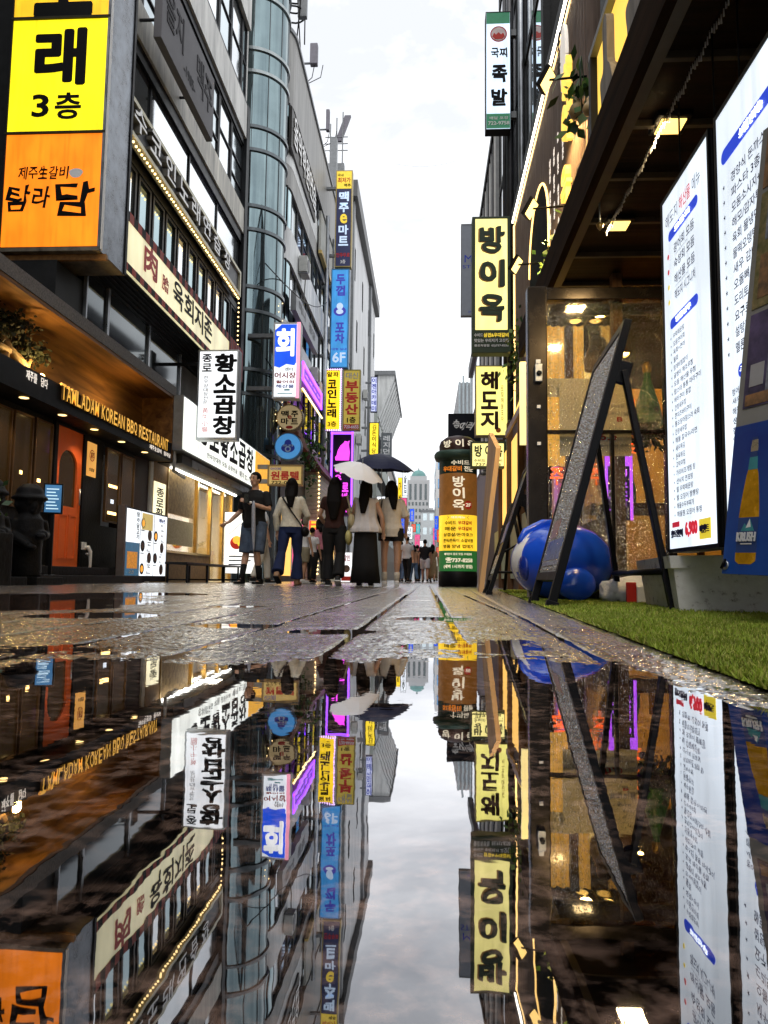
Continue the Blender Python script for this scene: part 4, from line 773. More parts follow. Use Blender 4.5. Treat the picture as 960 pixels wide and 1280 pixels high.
b = MB(); fr = frC(a.x, 4.9, a.z); W, H = c.x - a.x, c.z - a.z; b.box(fr, 0, W, 0, H, -.03, 0, mat('reflection backing', (.02, .008, .05), .4)); b.build('backing', t)
b = MB(); b.box(fr, 0, W * .1, 0, H, .001, .006, PUR_REFL); b.box(fr, W * .9, W, 0, H, .001, .006, PUR_REFL); b.box(fr, W * .1, W * .9, H * .82, H, .001, .006, PUR_REFL); 
frm = Fr(fr.P(W, 0), (-1, 0, 0), (0, 0, 1), (0, -1, 0)); b.vtext(frm, '이웃집', W * .2, W * .5, H * .2, H * .8, .004, PUR_REFL, .03); b.vtext(frm, '로바다', W * .55, W * .85, H * .05, H * .6, .004, PUR_REFL, .03); b.build('mirrored_lettering', t)
for k, (x, Yp, s_, z1_, lab) in enumerate([(1.28, 6.4, '소주한잔', 1.75, 'string of orange red letters hanging deepest inside the dining room'), (1.44, 5.6, '생맥주', 1.5, 'string of orange red letters just left of the green paper bottle'), (.98, 6.0, '안주', 1.2, 'short string of orange red letters behind the A-frame strut')]):
    b = MB(); f_ = frC(x, Yp, z1_ - .16 * len(s_)); b.vtext(f_, s_, 0, .11, 0, .16 * len(s_), 0, mat('orange neon letter', (.9, .15, .03), .4, emit=(1, .16, .03), es=1.3), .02); b.build('hanging_letters', label=lab, cat='letters', group='hanging letter strings')
tb_ = thing('dining_table', 'timber dining table with bottles inside the glass screen', 'table', (1.75, 6.3, 0)); b = MB(); b.b(1.3, 2.4, 5.9, 6.6, .70, .74, WD, .006); b.build('tabletop', tb_)
for qx, qy in ((1.34, 5.94), (2.32, 5.94), (1.34, 6.52), (2.32, 6.52)): MB().b(qx, qx + .05, qy, qy + .05, 0, .70, WD).build('leg', tb_)
for k in range(5):
    x, y = 1.36 + k * .1, 6.0 + .12 * (k % 2); b = MB(); b.lathe((x, y, .741), [(0, 0), (.032, 0), (.033, .14), (.014, .20), (.013, .26), (0, .26)], G1 if k % 2 else BEER, 12); b.build('drink_bottle', label='%s glass bottle on the dining table behind the screen' % ('green' if k % 2 else 'amber'), cat='bottle', group='bottles on the dining table')
# low wall of the shop front and dark end wall under the menus
b = MB(); b.b(1.75, 1.95, -12, 4.55, 0, 2.099, mat('dark shop wall', (.03, .024, .02), .6, var=.4, scale=3)); b.b(1.95, 3.3, 4.4, 4.55, 0, 2.099, MATS['dark shop wall']); b.build('shop_wall', label='dark recessed shop wall behind the lit menus', cat='wall')
# ================================================================= LEFT ROW
XL = -5.4
DKW = mat('charcoal render', (.018, .018, .018), .55, var=.5, scale=3, bump=.3, bscale=30); STN = mat('stained white cladding', (.76, .75, .71), .5, var=.5, scale=(2.6, 2.6, .4)); STN2 = mat('stained cream cladding', (.70, .67, .58), .5, var=.65, scale=(3, 3, .45))
MULL = mat('dark mullion and shadow strip', (.02, .021, .023), .4, .3)
def mirror_glass(name, col, rough=.06, metal=.92):
    if name in MATS: return MATS[name]
    m = mat(name, col, rough, metal, var=.18, scale=.9, rvar=.03); return m
SKYG = mirror_glass('sky glass', (.78, .82, .84)); TEAL = mirror_glass('teal glass', (.30, .42, .45)); PALEG = mirror_glass('pale glass', (.55, .63, .66)); DKG = mirror_glass('dark glass', (.10, .115, .12))
def window(fr, u0, u1, v0, v1, parent, gm, fm=None, f=.05, w0=-.06, w1=.0, bars=(), name='window'):
    fm = fm or MULL; b = MB()
    b.box(fr, u0 + f, u1 - f, v0 + f, v1 - f, w0, w0 + .02, gm)
    b.box(fr, u0, u0 + f, v0, v1, w0, w1, fm); b.box(fr, u1 - f, u1, v0, v1, w0, w1, fm); b.box(fr, u0 + f, u1 - f, v0, v0 + f, w0, w1, fm); b.box(fr, u0 + f, u1 - f, v1 - f, v1, w0, w1, fm)
    for k in bars: b.box(fr, u0 + f, u1 - f, v0 + (v1 - v0) * k - .02, v0 + (v1 - v0) * k + .02, w0 + .02, w1 - .005, fm)
    return b.build(name, parent)

# ---- building 1
B1 = thing('corner_building', 'nearest left building with white panes, stained bands and dark mullions', 'building', (XL - 3, 9, 0))
fr = frL(XL, 0, 0); YE = 20.35; Y0 = 10.78
b = MB(); b.b(-12, XL - .1, 14.1, YE, 2.75, 19.0, DKW); b.b(-12, XL - .1, Y0, 14.1, 3.87, 19.0, DKW); b.b(-12, -7.2, -12, Y0 - .05, 0, 17.0, DKW); b.b(-7.2, XL - .32, -12, 14.1, 2.75, 3.84, DKW); b.build('core', B1)
def band(z0, z1, m, w=.0, y0=Y0, y1=YE, name='wall_band', w0=-.12): return MB().box(fr, y0, y1, z0, z1, w0, w, m).build(name, B1)
band(4.9, 5.95, DKW, .0); band(5.95, 6.1, MULL, .03); band(7.58, 7.75, MULL, .02); band(8.42, 8.52, STN, .06); band(9.62, 9.9, MULL, .05); band(9.9, 10.62, STN2, .10); band(12.55, 12.75, MULL, .04); band(12.75, 13.75, STN, .1); band(13.75, 13.95, MULL, .05); band(16.2, 17.2, STN, .1); band(17.2, 17.35, MULL, .05); band(18.4, 19.3, STN, .12)  # dark strip between white panes and cream band is painted spandrel shadow
y = 10.8
while y < YE - .3:      # strip windows over the awning
    y2 = y + .62; window(fr, y, min(y2, YE), 6.1, 7.58, B1, TEAL if int(y * 3) % 3 else SKYG, f=.07, bars=(.35,) if int(y * 2) % 2 else ()); y = y2 + .10
for a, c in ((10.8, 11.6), (11.6, 13.35), (13.35, 15.7), (15.7, 17.9), (17.9, 20.0)): window(fr, a, c, 8.52, 9.62, B1, SKYG, f=.035, w0=-.05)
y = 10.8
k = 0
while y < YE - .2:
    y2 = min(y + (1.15 if k % 3 else .75), YE - .02); window(fr, y, y2, 10.62, 12.55, B1, SKYG if k % 2 else PALEG, f=.06, bars=(.55,) if k % 2 else (.3, .62)); y = y2 + .03; k += 1
y = 10.8
while y < YE - .2: y2 = min(y + 1.1, YE - .02); window(fr, y, y2, 13.95, 16.2, B1, PALEG if k % 2 else SKYG, f=.06, bars=(.5,)); y = y2 + .03; k += 1
y = 10.8
while y < YE - .2: y2 = min(y + 1.3, YE - .02); window(fr, y, y2, 17.35, 18.4, B1, PALEG, f=.06); y = y2 + .04; k += 1
b = MB(); b.b(-11.0, XL, YE, YE + .12, 2.75, 19.0, STN); b.b(XL - .15, XL + .12, YE - .18, YE + .125, 5.95, 13.8, MULL); b.build('end_wall', B1)
# second-floor dark glazing over the restaurant
for a, c, g_ in ((10.8, 11.6, DKG), (11.6, 13.4, DKG), (13.4, 15.2, DKG)): window(frL(XL + .12, 0, 0), a, c, 3.85, 4.95, B1, g_, STEEL, f=.04, w0=-.03, w1=.03)
b = MB(); b.box(fr, 2.0, 14.2, 3.66, 3.85, -.1, .42, mat('rough granite edge', (.16, .15, .145), .8, var=.6, scale=40, bump=.8, bscale=120)); b.build('ledge', B1)

# ---- awning sign
t = thing('awning_sign', 'cream awning sign with red and black checked border along the facade', 'shop sign', (-4.9, 14, 4.9)); XA = -4.82; CRM = lit('cream acrylic', (.92, .84, .50), .62); fa = frL(XA, 0, 0)
CK1 = mat('check red', (.42, .05, .03), .6, var=.2); CK2 = mat('check black', (.02, .015, .015), .6)
b = MB(); b.box(fa, 10.72, 17.3, 5.0, 5.95, -.5, 0, CRM); b.build('sign_panel', t)
b = MB(); b2 = MB(); n = 0; yy = 10.72
while yy < 17.28:
    y2 = min(yy + .17, 17.3); m = CK1 if n % 2 else CK2; b.box(fa, yy, y2, 5.80, 5.955, 0.0, .012, m); b2.box(fa, yy, y2, 4.99, 5.11, 0.0, .012, CK2 if n % 2 else CK1); yy = y2; n += 1
b.build('checked_border', t); b2.build('checked_border', t)
RS = mat('striped red awning', (.40, .07, .045), .6, var=.2); b = MB()
for i in range(13): b.box(fa, 17.3 + i * .1, 17.4 + i * .1, 5.0 + i * .012, 5.95, -.4, .02 + .006 * (i % 2), RS if i % 2 else mat('dark red stripe', (.16, .03, .025), .6))
b.text(fa, '육회', 17.7, 5.16, 18.2, 5.3, .035, YL, .02); b.build('striped_end', t)
b = MB(); b.text(fa, '肉', 11.9, 5.28, 12.5, 5.78, .006, INKR, .04); b.text(fa, '膾', 12.75, 5.3, 13.1, 5.6, .006, INKR, .02); b.htext(fa, '육회지존', 13.3, 5.26, 15.9, 5.74, .006, INK, .03, shear=-.05); b.build('lettering', t)
b = MB()
for i in range(7): b.box(fa, 10.72, 18.0, 4.80 + i * .028, 4.818 + i * .028, -.62 + .0 * i, -.05 - .07 * (6 - i), DARKMETAL)
b.box(fa, 10.72, 18.0, 4.74, 4.80, -.62, -.5, BLACK); b.build('ribbed_underside', t)
b = MB(); r = random.Random(2)
for i in range(420):
    yy = 10.8 + r.random() * 7.8; z = 5.96 + r.random() * .07; b.ball(fa.P(yy, z, -.05 - .1 * r.random()), .016, mat('gold tinsel', (.75, .55, .12), .35, emit=(1, .72, .2), es=.25), 4)
b.build('tinsel_trim', t)

# ---- karaoke sign band
t = thing('karaoke_band_sign', 'long dark sign band with raised white letters and bulbs', 'shop sign', (-5.3, 15, 7.7)); fc = frL(-5.2, 0, 0); GRB = mat('dark grey sign sheet', (.055, .056, .062), .45, var=.2); FRM = mat('aged cream frame', (.62, .58, .42), .4, .3, var=.3)
b = MB(); b.box(fc, 10.8, 19.35, 7.80, 8.40, -.16, 0, GRB); b.build('backing', t)
b = MB(); b.box(fc, 10.8, 19.45, 8.36, 8.44, -.1, .06, FRM); b.box(fc, 10.8, 19.45, 7.74, 7.82, -.1, .06, FRM); b.box(fc, 19.35, 19.45, 7.82, 8.36, -.1, .06, FRM); b.build('frame', t)
CHW = mat('channel letter face', (.75, .75, .74), .4, var=.1, emit=(1, 1, 1), es=.12); _DM[CHW.name] = mat('channel letter return', (.22, .21, .19), .5)
ys_ = [12.0, 12.75, 13.55, 14.35, 15.15, 15.95, 16.8, 17.7]
for i, ch in enumerate('수코인노래연습장'): q = ys_[i] - .1; MB().text(fc, ch, q, 7.88, q + .56, 8.32, .11, CHW, .045, depth=.11).build('raised_letter', t)
BULB = mat('bulb glow', (1, .85, .6), .3, emit=(1, .68, .28), es=2.6); b = MB()
for i in range(66): b.ball((-5.17, 10.9 + i * .13, 7.66 + .01 * (i % 2)), .026, BULB, 6)
for i in range(13): b.ball((-5.2, 19.5, 7.6 - i * .13), .024, BULB, 6)
b.build('bulb_row', t)

# ---- grey hanging board
pts = [onX(193, 36, -4.7), onX(258, 156, -4.7), onX(276, 106, -4.7), onX(212, -14, -4.7)]
z0 = (pts[0].z + pts[1].z) / 2; z1 = (pts[2].z + pts[3].z) / 2; ya, yb = (pts[0].y + pts[3].y) / 2, (pts[1].y + pts[2].y) / 2
t = thing('beer_hall_board', 'flat grey board with embossed darker letters tilted off the facade', 'shop sign', (-4.8, (ya + yb) / 2, z0)); fg = frL(-4.7, ya, z0); W, H = yb - ya, z1 - z0
GB = mat('matt grey board', (.13, .125, .135), .6, var=.12); b = MB(); b.box(fg, 0, W, 0, H, -.14, 0, GB, .01); b.build('board', t)
b = MB(); b.text(fg, '을지', W * .06, H * .35, W * .36, H * .85, .012, mat('embossed grey', (.045, .043, .048), .6), .04, depth=.012); b.text(fg, '맥주', W * .62, H * .3, W * .95, H * .85, .012, MATS['embossed grey'], .04, depth=.012); b.text(fg, '-1985-', W * .38, H * .15, W * .6, H * .3, .006, MATS['embossed grey'], .02); b.build('lettering', t)
b = MB()
for q in (.15, .85): b.box(fg, W * q, W * q + .04, H * .5, H * .5 + .04, -.7, -.14, DARKMETAL)
b.build('bracket', t)

# ---- big projecting sign
XR = -4.66; YF = 9.9; Wd = 1.48; XLs = XR - Wd
t = thing('stacked_light_box', 'huge stacked yellow and orange light box sign at top left', 'shop sign', (XR - Wd / 2, YF + .4, 4.7)); fs = frC(XLs, YF, 0)
YEL = lit('karaoke yellow', (1.0, .83, .012), 1.02); ORG_ = lit('orange acrylic', (1.0, .235, .010), 1.0); AMB = lit('amber acrylic', (.95, .52, .02), .95)
b = MB(); b.b(XLs + .01, XR - .01, YF + .02, YF + .82, 4.76, 10.6, DARKMETAL); b.build('cabinet', t)
b = MB(); b.b(XR - .01, XR + .012, YF - .01, YF + .86, 4.70, 10.6, mat('streaked bare metal', (.20, .22, .25), .3, .85, var=.75, scale=5, bump=.4)); b.b(XR + .012, XR + .03, YF - .015, YF + .03, 4.72, 10.6, WHITEP); b.b(XR + .012, XR + .03, YF + .80, YF + .87, 4.70, 10.6, BLACK); b.build('side_skin', t)
b = MB(); b.b(XLs, XR, YF - .02, YF + .86, 4.70, 4.755, mat('rusty drip tray', (.20, .17, .13), .6, .4, var=.7, scale=5)); b.b(XLs - .3, XR + .05, YF + .1, YF + .16, 4.62, 4.70, mat('rust edge', (.30, .15, .05), .7, var=.5, scale=12)); b.build('base_tray', t)
for (v0, v1, m) in ((4.78, 6.46, ORG_), (6.48, 8.22, YEL), (8.26, 10.5, AMB)): MB().box(fs, .02, Wd - .03, v0, v1, -.02, 0, m).build('lit_face', t)
b = MB()
for v in (6.455, 8.225): b.box(fs, .0, Wd, v, v + .035, -.01, .025, mat('blackened trim', (.04, .035, .02), .5))
b.box(fs, -.01, .025, 4.75, 10.5, -.01, .02, DARKMETAL); b.box(fs, Wd - .03, Wd, 4.75, 10.5, -.01, .02, STEEL); b.build('trim', t)
b = MB()
b.box(fs, .34, 1.18, 8.30, 8.44, .002, .006, INK); b.box(fs, .68, .82, 8.44, 8.75, .002, .006, INK); b.text(fs, '노', .34, 8.30, 1.18, 9.5, .003, INK, .05)
b.text(fs, '래', .40, 7.22, 1.12, 8.06, .004, INK, .05); b.text(fs, '3', .38, 6.72, .62, 7.06, .004, INK, .035); b.text(fs, '층', .72, 6.68, 1.10, 7.08, .004, INK, .03)
b.htext(fs, '제주生갈비', .22, 5.78, .98, 5.97, .004, INK, .02, jit=.6, shear=.1); b.poly(fs, [(1.08 + .10 * math.cos(a) * (1 + .1 * math.sin(3 * a)), 5.86 + .07 * math.sin(a)) for a in np.linspace(0, 2 * PI, 20)[:-1]], .002, .005, INKW)
b.text(fs, '탐', .08, 5.28, .42, 5.68, .004, INK, .02, jit=.8, shear=.12); b.text(fs, '라', .46, 5.34, .72, 5.66, .004, INK, .02, jit=.5, shear=.12); b.text(fs, '담', .80, 5.22, 1.34, 5.74, .004, INK, .025, jit=.7, shear=.05); b.build('lettering', t)
b = MB(); b.b(-7.2, XLs - .06, YF + .12, YF + .6, 3.85, 14, mat('dark shaft', (.02, .021, .022), .5)); b.b(-7.2, XL + .1, 9.95, 10.77, 3.86, 4.6, MATS['dark shaft']); b.build('service_duct', label='dark service duct behind the stacked light box sign', cat='duct')

# ---- barbecue restaurant front (ground floor, Y 5..14.1)
OAK = wood('lit oak boards', (.26, .13, .035), (.10, .045, .013), 1, 1.6, .5); OAK2 = wood('oak soffit', (.22, .10, .028), (.08, .033, .01), 1, 1.2, .5); SLATE = mat('black slate wall', (.012, .012, .012), .45, var=.6, scale=5, bump=.5, bscale=25); TRIMB = mat('black steel trim', (.007, .007, .008), .5, .2)
YR0, YR1 = 3.0, 14.05
t = thing('barbecue_storefront', 'barbecue restaurant front with oak recess, orange letters and black facade', 'storefront', (-5.3, 9, 0))
b = MB(); b.b(XL - .30, XL - .2, YR0, YR1, 2.70, 3.66, OAK); b.build('oak_panel', t)
b = MB(); b.b(XL - .2, -4.99, YR0, YR1, 3.60, 3.655, OAK2); b.b(XL - .2, -4.99, YR1, YR1 + .08, 2.36, 3.655, OAK2); b.build('oak_soffit', t)
b = MB(); b.b(XL - .2, -4.99, YR0, YR1, 2.36, 2.70, TRIMB); b.build('fascia', t)
b = MB(); b.b(XL - .45, XL - .02, YR0, 10.30, 0.25, 2.36, SLATE); b.b(XL - .45, XL - .02, 11.40, 12.02, .0, 2.36, SLATE); b.b(XL - .45, XL - .02, 12.02, 13.32, .0, .95, SLATE); b.b(XL - .45, XL - .02, 13.32, YR1, .0, 2.36, mat('rust brown panel', (.03, .009, .005), .5, var=.4, scale=2)); b.b(XL - .45, XL - .02, YR0, 10.30, 0, .25, SLATE); b.b(XL - .45, XL - .02, 12.02, 13.32, 2.3, 2.36, SLATE); b.b(XL - .45, XL - .02, 10.30, 11.40, 2.33, 2.36, SLATE); b.build('facade_wall', t)
# windows
WING = mat('dim warm room', (.03, .016, .007), .2, var=.8, scale=2.0, emit=(1, .52, .12), es=.012, coat=.3); BRF = mat('bronze window frame', (.20, .11, .05), .35, .6)
for (a, c, z0, z1) in ((8.2, 9.2, 1.0, 2.26), (9.25, 9.72, 1.0, 2.27), (9.78, 10.25, 1.0, 2.28), (12.06, 12.62, 1.02, 2.27), (12.68, 13.26, 1.02, 2.27)): window(frL(XL, 0, 0), a, c, z0, z1, t, WING, BRF, f=.025, w0=-.01, w1=.03)
GLW = mat('interior lamp glow', (1, .7, .3), .3, emit=(1, .6, .2), es=3.0)
b = MB(); fx = frL(XL, 0, 0)
for (u, z, w_, h) in ((12.2, 1.62, .34, .05), (12.2, 1.16, .34, .05), (9.45, 1.45, .06, .05), (9.9, 1.4, .08, .05), (12.3, 1.35, .12, .07)): b.box(fx, u, u + w_, z, z + h, .012, .016, GLW if u != 12.3 else LW)
b.build('interior_light', t)
# door
ORD = mat('orange door paint', (.92, .17, .035), .4, var=.12, scale=3)
d = MB(); fd = frL(XL, 10.40, .25); dw, dh = .82, 2.07
d.box(fd, 0, .12, 0, dh, -.06, 0, ORD); d.box(fd, dw - .14, dw, 0, dh, -.06, 0, ORD); d.box(fd, .12, dw - .14, 0, .9, -.06, -.0, ORD); d.box(fd, .12, dw - .14, dh - .32, dh, -.06, 0, ORD)
arch = [(.12, .9), (dw - .14, .9)] + [(.41 + .28 * math.cos(a) if False else (.12 + (dw - .26) / 2) + (dw - .26) / 2 * math.cos(a), dh - .58 + .26 * math.sin(a)) for a in np.linspace(0, PI, 14)]
top = [(dw - .14, dh - .32), (dw - .14, dh - .58)] + [((.12 + (dw - .26) / 2) + (dw - .26) / 2 * math.cos(a), dh - .58 + .26 * math.sin(a)) for a in np.linspace(0, PI, 14)][1:-1] + [(.12, dh - .58), (.12, dh - .32)]
d.poly(fd, top[::-1], -.05, -.001, ORD)
for (a, c) in ((.18, .42), (.46, .70)): 
    for q in ((a, c, .12, .14), (a, c, .76, .78), (a, a + .02, .14, .76), (c - .02, c, .14, .76)): d.box(fd, *q, .0, .012, ORD)
door = d.build('door', t)
MB().poly(fd, arch[::-1], -.04, -.03, WING).build('door_glass', door); MB().tube([fd.P(dw - .08, .95, .03), fd.P(dw - .08, 1.2, .03)], .012, STEEL, 8).build('handle', door)
b = MB(); b.box(fd, -.09, 0, 0, dh + .06, -.06, .03, TRIMB); b.box(fd, dw, dw + .09, 0, dh + .06, -.06, .03, TRIMB); b.box(fd, 0, dw, dh, dh + .06, -.06, .03, TRIMB); b.build('door_frame', t)
# letters on the fascia
LET = mat('brass letter', (.75, .42, .08), .35, var=.1, emit=(1, .50, .06), es=.55); _DM[LET.name] = mat('letter side', (.3, .15, .03), .5)
ff = frL(-4.985, 0, 0); a, c = onX(74, 500, -4.98), onX(209, 556, -4.98)
u = a.y; tot = c.y - a.y
s = 'TAMLADAM KOREAN BBQ RESTAURANT'; wd = [0.55 if ch == ' ' else (.55 if ch == 'I' else 1.0) for ch in s]; sc = tot / sum(wd)
for ch, w_ in zip(s, wd):
    if ch != ' ': MB().text(ff, ch, u + sc * .07, 2.50, u + sc * w_ - sc * .05, 2.72, .03, LET, .03, depth=.03).build('brass_letter', t)
    u += sc * w_
b = MB(); p = onX(31, 485, -4.98); q = onX(58, 505, -4.98); b.htext(ff, '제주를 담다', p.y, 2.54, q.y, 2.66, .01, INKC, .03); p = onX(186, 566, -4.98); b.htext(ff, '제주生갈비 탐라담', p.y, 2.40, 13.98, 2.48, .01, INKC, .03); b.build('small_lettering', t)
DLM = mat('downlight lens', (1, .9, .7), .3, emit=(1, .66, .24), es=2.4)
for (x, y) in ((30, 497), (78, 518), (118, 535), (152, 550), (181, 562)):
    p = onX(x, y, -5.12); b = MB(); b.lathe((p.x, p.y, 2.352), [(0, 0), (.05, 0), (.06, .004)], DLM, 16); b.build('downlight', t); lamp('downlight_glow', 'SPOT', (p.x + .03, p.y, 2.34), 16, (1, .76, .45), .05, (p.x + .02, p.y, 0), 110)
# tree sculpture
t2 = thing('bonsai_sculpture', 'dark sculpted bonsai tree lit from below on the restaurant ledge', 'sculpture', (-5.4, 8.9, 2.7)); BK = mat('sculpted bark', (.20, .12, .05), .7, var=.5, scale=20, bump=.6)
b = MB()
for (pth, r) in (([(-5.4, 9.5, 2.70), (-5.38, 9.35, 2.9), (-5.4, 9.05, 3.02), (-5.4, 8.85, 3.2)], [.10, .075, .06, .04]), ([(-5.4, 9.35, 2.72), (-5.4, 9.5, 2.95), (-5.38, 9.6, 3.1)], [.08, .05, .03]), ([(-5.4, 9.1, 3.0), (-5.36, 8.75, 2.98), (-5.4, 8.5, 3.05)], [.05, .04, .03]), ([(-5.4, 8.9, 2.71), (-5.4, 9.0, 2.95)], [.09, .05])): b.tube(pth, r, BK, 8)
b.build('trunk', t2)
b = MB(); FOL = mat('dark sculpted foliage', (.012, .014, .008), .7, var=.5, scale=20); rr = random.Random(4)
for (y, z, s_, n) in ((8.95, 3.33, .20, 90), (8.6, 3.12, .18, 70), (9.35, 3.18, .18, 70), (9.65, 3.1, .14, 50), (9.2, 3.36, .14, 50), (8.35, 3.02, .14, 40)): leaves(b, (-5.38, y, z), (.10, s_ * .75, s_ * .42), n * 3, .075, [FOL], rr.randint(0, 999))
b.build('foliage', t2)
t2 = thing('small_bonsai_sculpture', 'smaller sculpted bonsai at the left end of the ledge', 'sculpture', (-5.4, 8.0, 2.7)); b = MB(); b.tube([(-5.4, 8.1, 2.7), (-5.38, 8.15, 2.85), (-5.4, 8.0, 3.0)], [.07, .05, .03], BK, 8); b.build('trunk', t2); b = MB(); leaves(b, (-5.38, 8.0, 3.02), (.08, .15, .09), 160, .07, [FOL], 77); b.build('foliage', t2)
lamp('uplight_a', 'POINT', (-5.18, 9.45, 2.82), 38, (1, .66, .22), .05); lamp('uplight_b', 'POINT', (-5.2, 8.1, 2.8), 10, (1, .66, .22), .05); lamp('uplight_c', 'AREA', (-5.1, 12.2, 2.74), 12, (1, .62, .2), .3, (-5.6, 12.0, 3.2))
b = MB(); b.ball((-5.16, 9.45, 2.75), .05, mat('uplight lens', (1, .8, .4), .3, emit=(1, .66, .2), es=14), 10); b.build('uplight', label='small glowing uplight at the foot of the bonsai sculpture', cat='lamp')
# steps
b = MB(); b.b(XL - .02, -4.75, 8.6, 12.2, 0, .125, SLATE, .01); b.b(XL - .02, -5.05, 8.9, 11.6, .126, .245, SLATE, .01); b.b(XL - .02, -4.5, 9.0, 10.2, 0, .0, SLATE) if False else None; b.build('entrance_step', label='black stone entrance steps below the orange door', cat='steps')
# poster, hydrant-like stand pipe, screen
p, q = onX(109, 594, XL + .02), onX(122, 556, XL + .02); t2 = thing('door_poster', 'small orange poster beside the orange door', 'poster', (XL, p.y, p.z)); fp = frL(XL + .0, p.y, p.z); W, H = q.y - p.y, q.z - p.z
MB().box(fp, 0, W, 0, H, .0, .012, lit('poster orange glow', (1, .48, .10), .55)).build('sheet', t2); b = MB(); b.disc(fp, W * .5, H * .62, W * .3, .014, INKR, 20); b.disc(fp, W * .5, H * .62, W * .25, .015, MATS['poster orange glow'], 20); b.text(fp, '제주', W * .3, H * .5, W * .7, H * .72, .016, INKR, .02); b.text(fp, '오겹살', W * .2, H * .15, W * .8, H * .25, .016, INK, .03); b.build('print', t2)
t2 = thing('stand_pipe', 'white stand pipe fitting sticking out of the slate wall', 'pipe', (XL + .05, 11.75, .25)); b = MB(); p = onX(108, 702, XL + .08); b.tube([(XL, p.y, .56), (XL + .1, p.y, .56), (XL + .12, p.y + .03, .50), (XL + .12, p.y + .05, .30), (XL + .1, p.y + .04, .0)], [.03, .035, .03, .022, .022], WHITEP, 10); b.build('pipe', t2); b = MB(); b.b(XL - .02, XL + .06, p.y - .09, p.y + .03, .52, .64, WHITEP, .01); b.tube([(XL + .1, p.y - .05, .46), (XL + .1, p.y + .1, .42)], .02, STEEL, 8); b.build('valve', t2)
# statues
def statue(loc, H, label):
    t3 = thing('stone_guardian_statue', label, 'statue', loc, 'stone guardian statues'); L_ = V3(loc); k = H / 1.3; raw = MB(); S = mat('black basalt', (.012, .012, .013), .5, var=.5, scale=30, bump=.8, bscale=90)
    raw.lathe(L_, [(0, 0), (.20 * k, 0), (.20 * k, .12 * k), (.19 * k, .4 * k), (.21 * k, .62 * k), (.19 * k, .80 * k), (.13 * k, .88 * k), (.15 * k, .9 * k), (0, .9 * k)], S, 24)
    raw.ball(L_ + V3((0, 0, 1.0 * k)), (.18 * k, .18 * k, .17 * k), S, 20); raw.lathe(L_, [(0, 1.06 * k), (.235 * k, 1.07 * k), (.24 * k, 1.1 * k), (.19 * k, 1.14 * k), (.17 * k, 1.22 * k), (.10 * k, 1.29 * k), (0, 1.30 * k)], S, 24)
    f = V3((.80, -.6, 0)).normalized(); s_ = V3((-f.y, f.x, 0))
    raw.ball(L_ + f * .17 * k + V3((0, 0, .98 * k)), (.045 * k, .045 * k, .07 * k), S, 12)
    for q in (-1, 1):
        raw.ball(L_ + f * .155 * k + s_ * q * .08 * k + V3((0, 0, 1.03 * k)), .042 * k, S, 12); raw.tube([L_ + s_ * q * .18 * k + V3((0, 0, .78 * k)), L_ + s_ * q * .23 * k + V3((0, 0, .58 * k)), L_ + f * .24 * k + s_ * q * .10 * k + V3((0, 0, (.50 + .08 * q) * k))], [.085 * k, .08 * k, .06 * k], S, 12)
        raw.ball(L_ + f * .26 * k + s_ * q * .06 * k + V3((0, 0, (.48 + .08 * q) * k)), (.07 * k, .07 * k, .045 * k), S, 12); raw.ball(L_ + s_ * q * .185 * k + V3((0, 0, 1.0 * k)), (.03 * k, .03 * k, .06 * k), S, 10)
    raw.ball(L_ + f * .15 * k + V3((0, 0, .9 * k)), (.03 * k, .07 * k, .02 * k), S, 10)
    remeshed(raw, .014, S, 1).build('statue_body', t3); b = MB(); b.b(L_.x - .3, L_.x + .3, L_.y - .3, L_.y + .3, 0, .10, SLATE, .01) if loc[2] > .05 else None
    if loc[2] > .05: b.build('plinth', t3)
    return t3
p = onY(45, 735, 8.6); statue((-4.62, 8.35, .10), 1.08, 'black stone guardian statue with round hat standing before the orange door')
statue((-4.62, 7.55, .10), 1.05, 'second black stone guardian statue cut off by the left edge')
t2 = thing('menu_screen', 'glowing blue menu screen on a dark post beside the statue', 'screen', (-4.9, 9.6, 0)); a, c = onY(55, 640, 9.4), onY(72, 605, 9.4); b = MB(); fq = Fr(a, V3((1, .35, 0)), (0, 0, 1), V3((.35, -1, 0))); W = .20; H = .36; b.box(fq, -.02, W + .02, -.02, H + .02, -.05, -.002, BLACK, .005); b.box(fq, W * .4, W * .6, -a.z + .005, -.02, -.05, -.02, BLACK); b.box(fq, -.02, W + .05, -a.z + .003, -a.z + .03, -.15, .1, BLACK); b.build('stand', t2)
b = MB(); b.box(fq, 0, W, 0, H, -.002, .002, lit('blue screen', (.05, .22, .48), .5)); 
for i in range(7): b.box(fq, .02, W - .03 - .02 * (i % 3), .04 + i * .043, .055 + i * .043, .002, .004, mat('screen text', (.6, .8, 1), .5, emit=(.6, .85, 1), es=.5))
b.build('screen_face', t2)
t2 = thing('planter', 'black planter with bright green leaves at the left edge', 'planter', (-4.6, 7.3, 0)); b = MB(); b.b(-5.0, -4.3, 6.9, 7.5, 0, .55, SLATE, .015); b.build('box', t2); b = MB(); leaves(b, (-4.62, 7.25, .85), (.13, .14, .16), 300, .10, [LEAFG, LG2, LG3], 6); b.build('leaves', t2); b = MB(); b.tube([(-4.62, 7.25, .5), (-4.6, 7.25, .85)], [.02, .012], BK, 6); b.build('stem', t2)
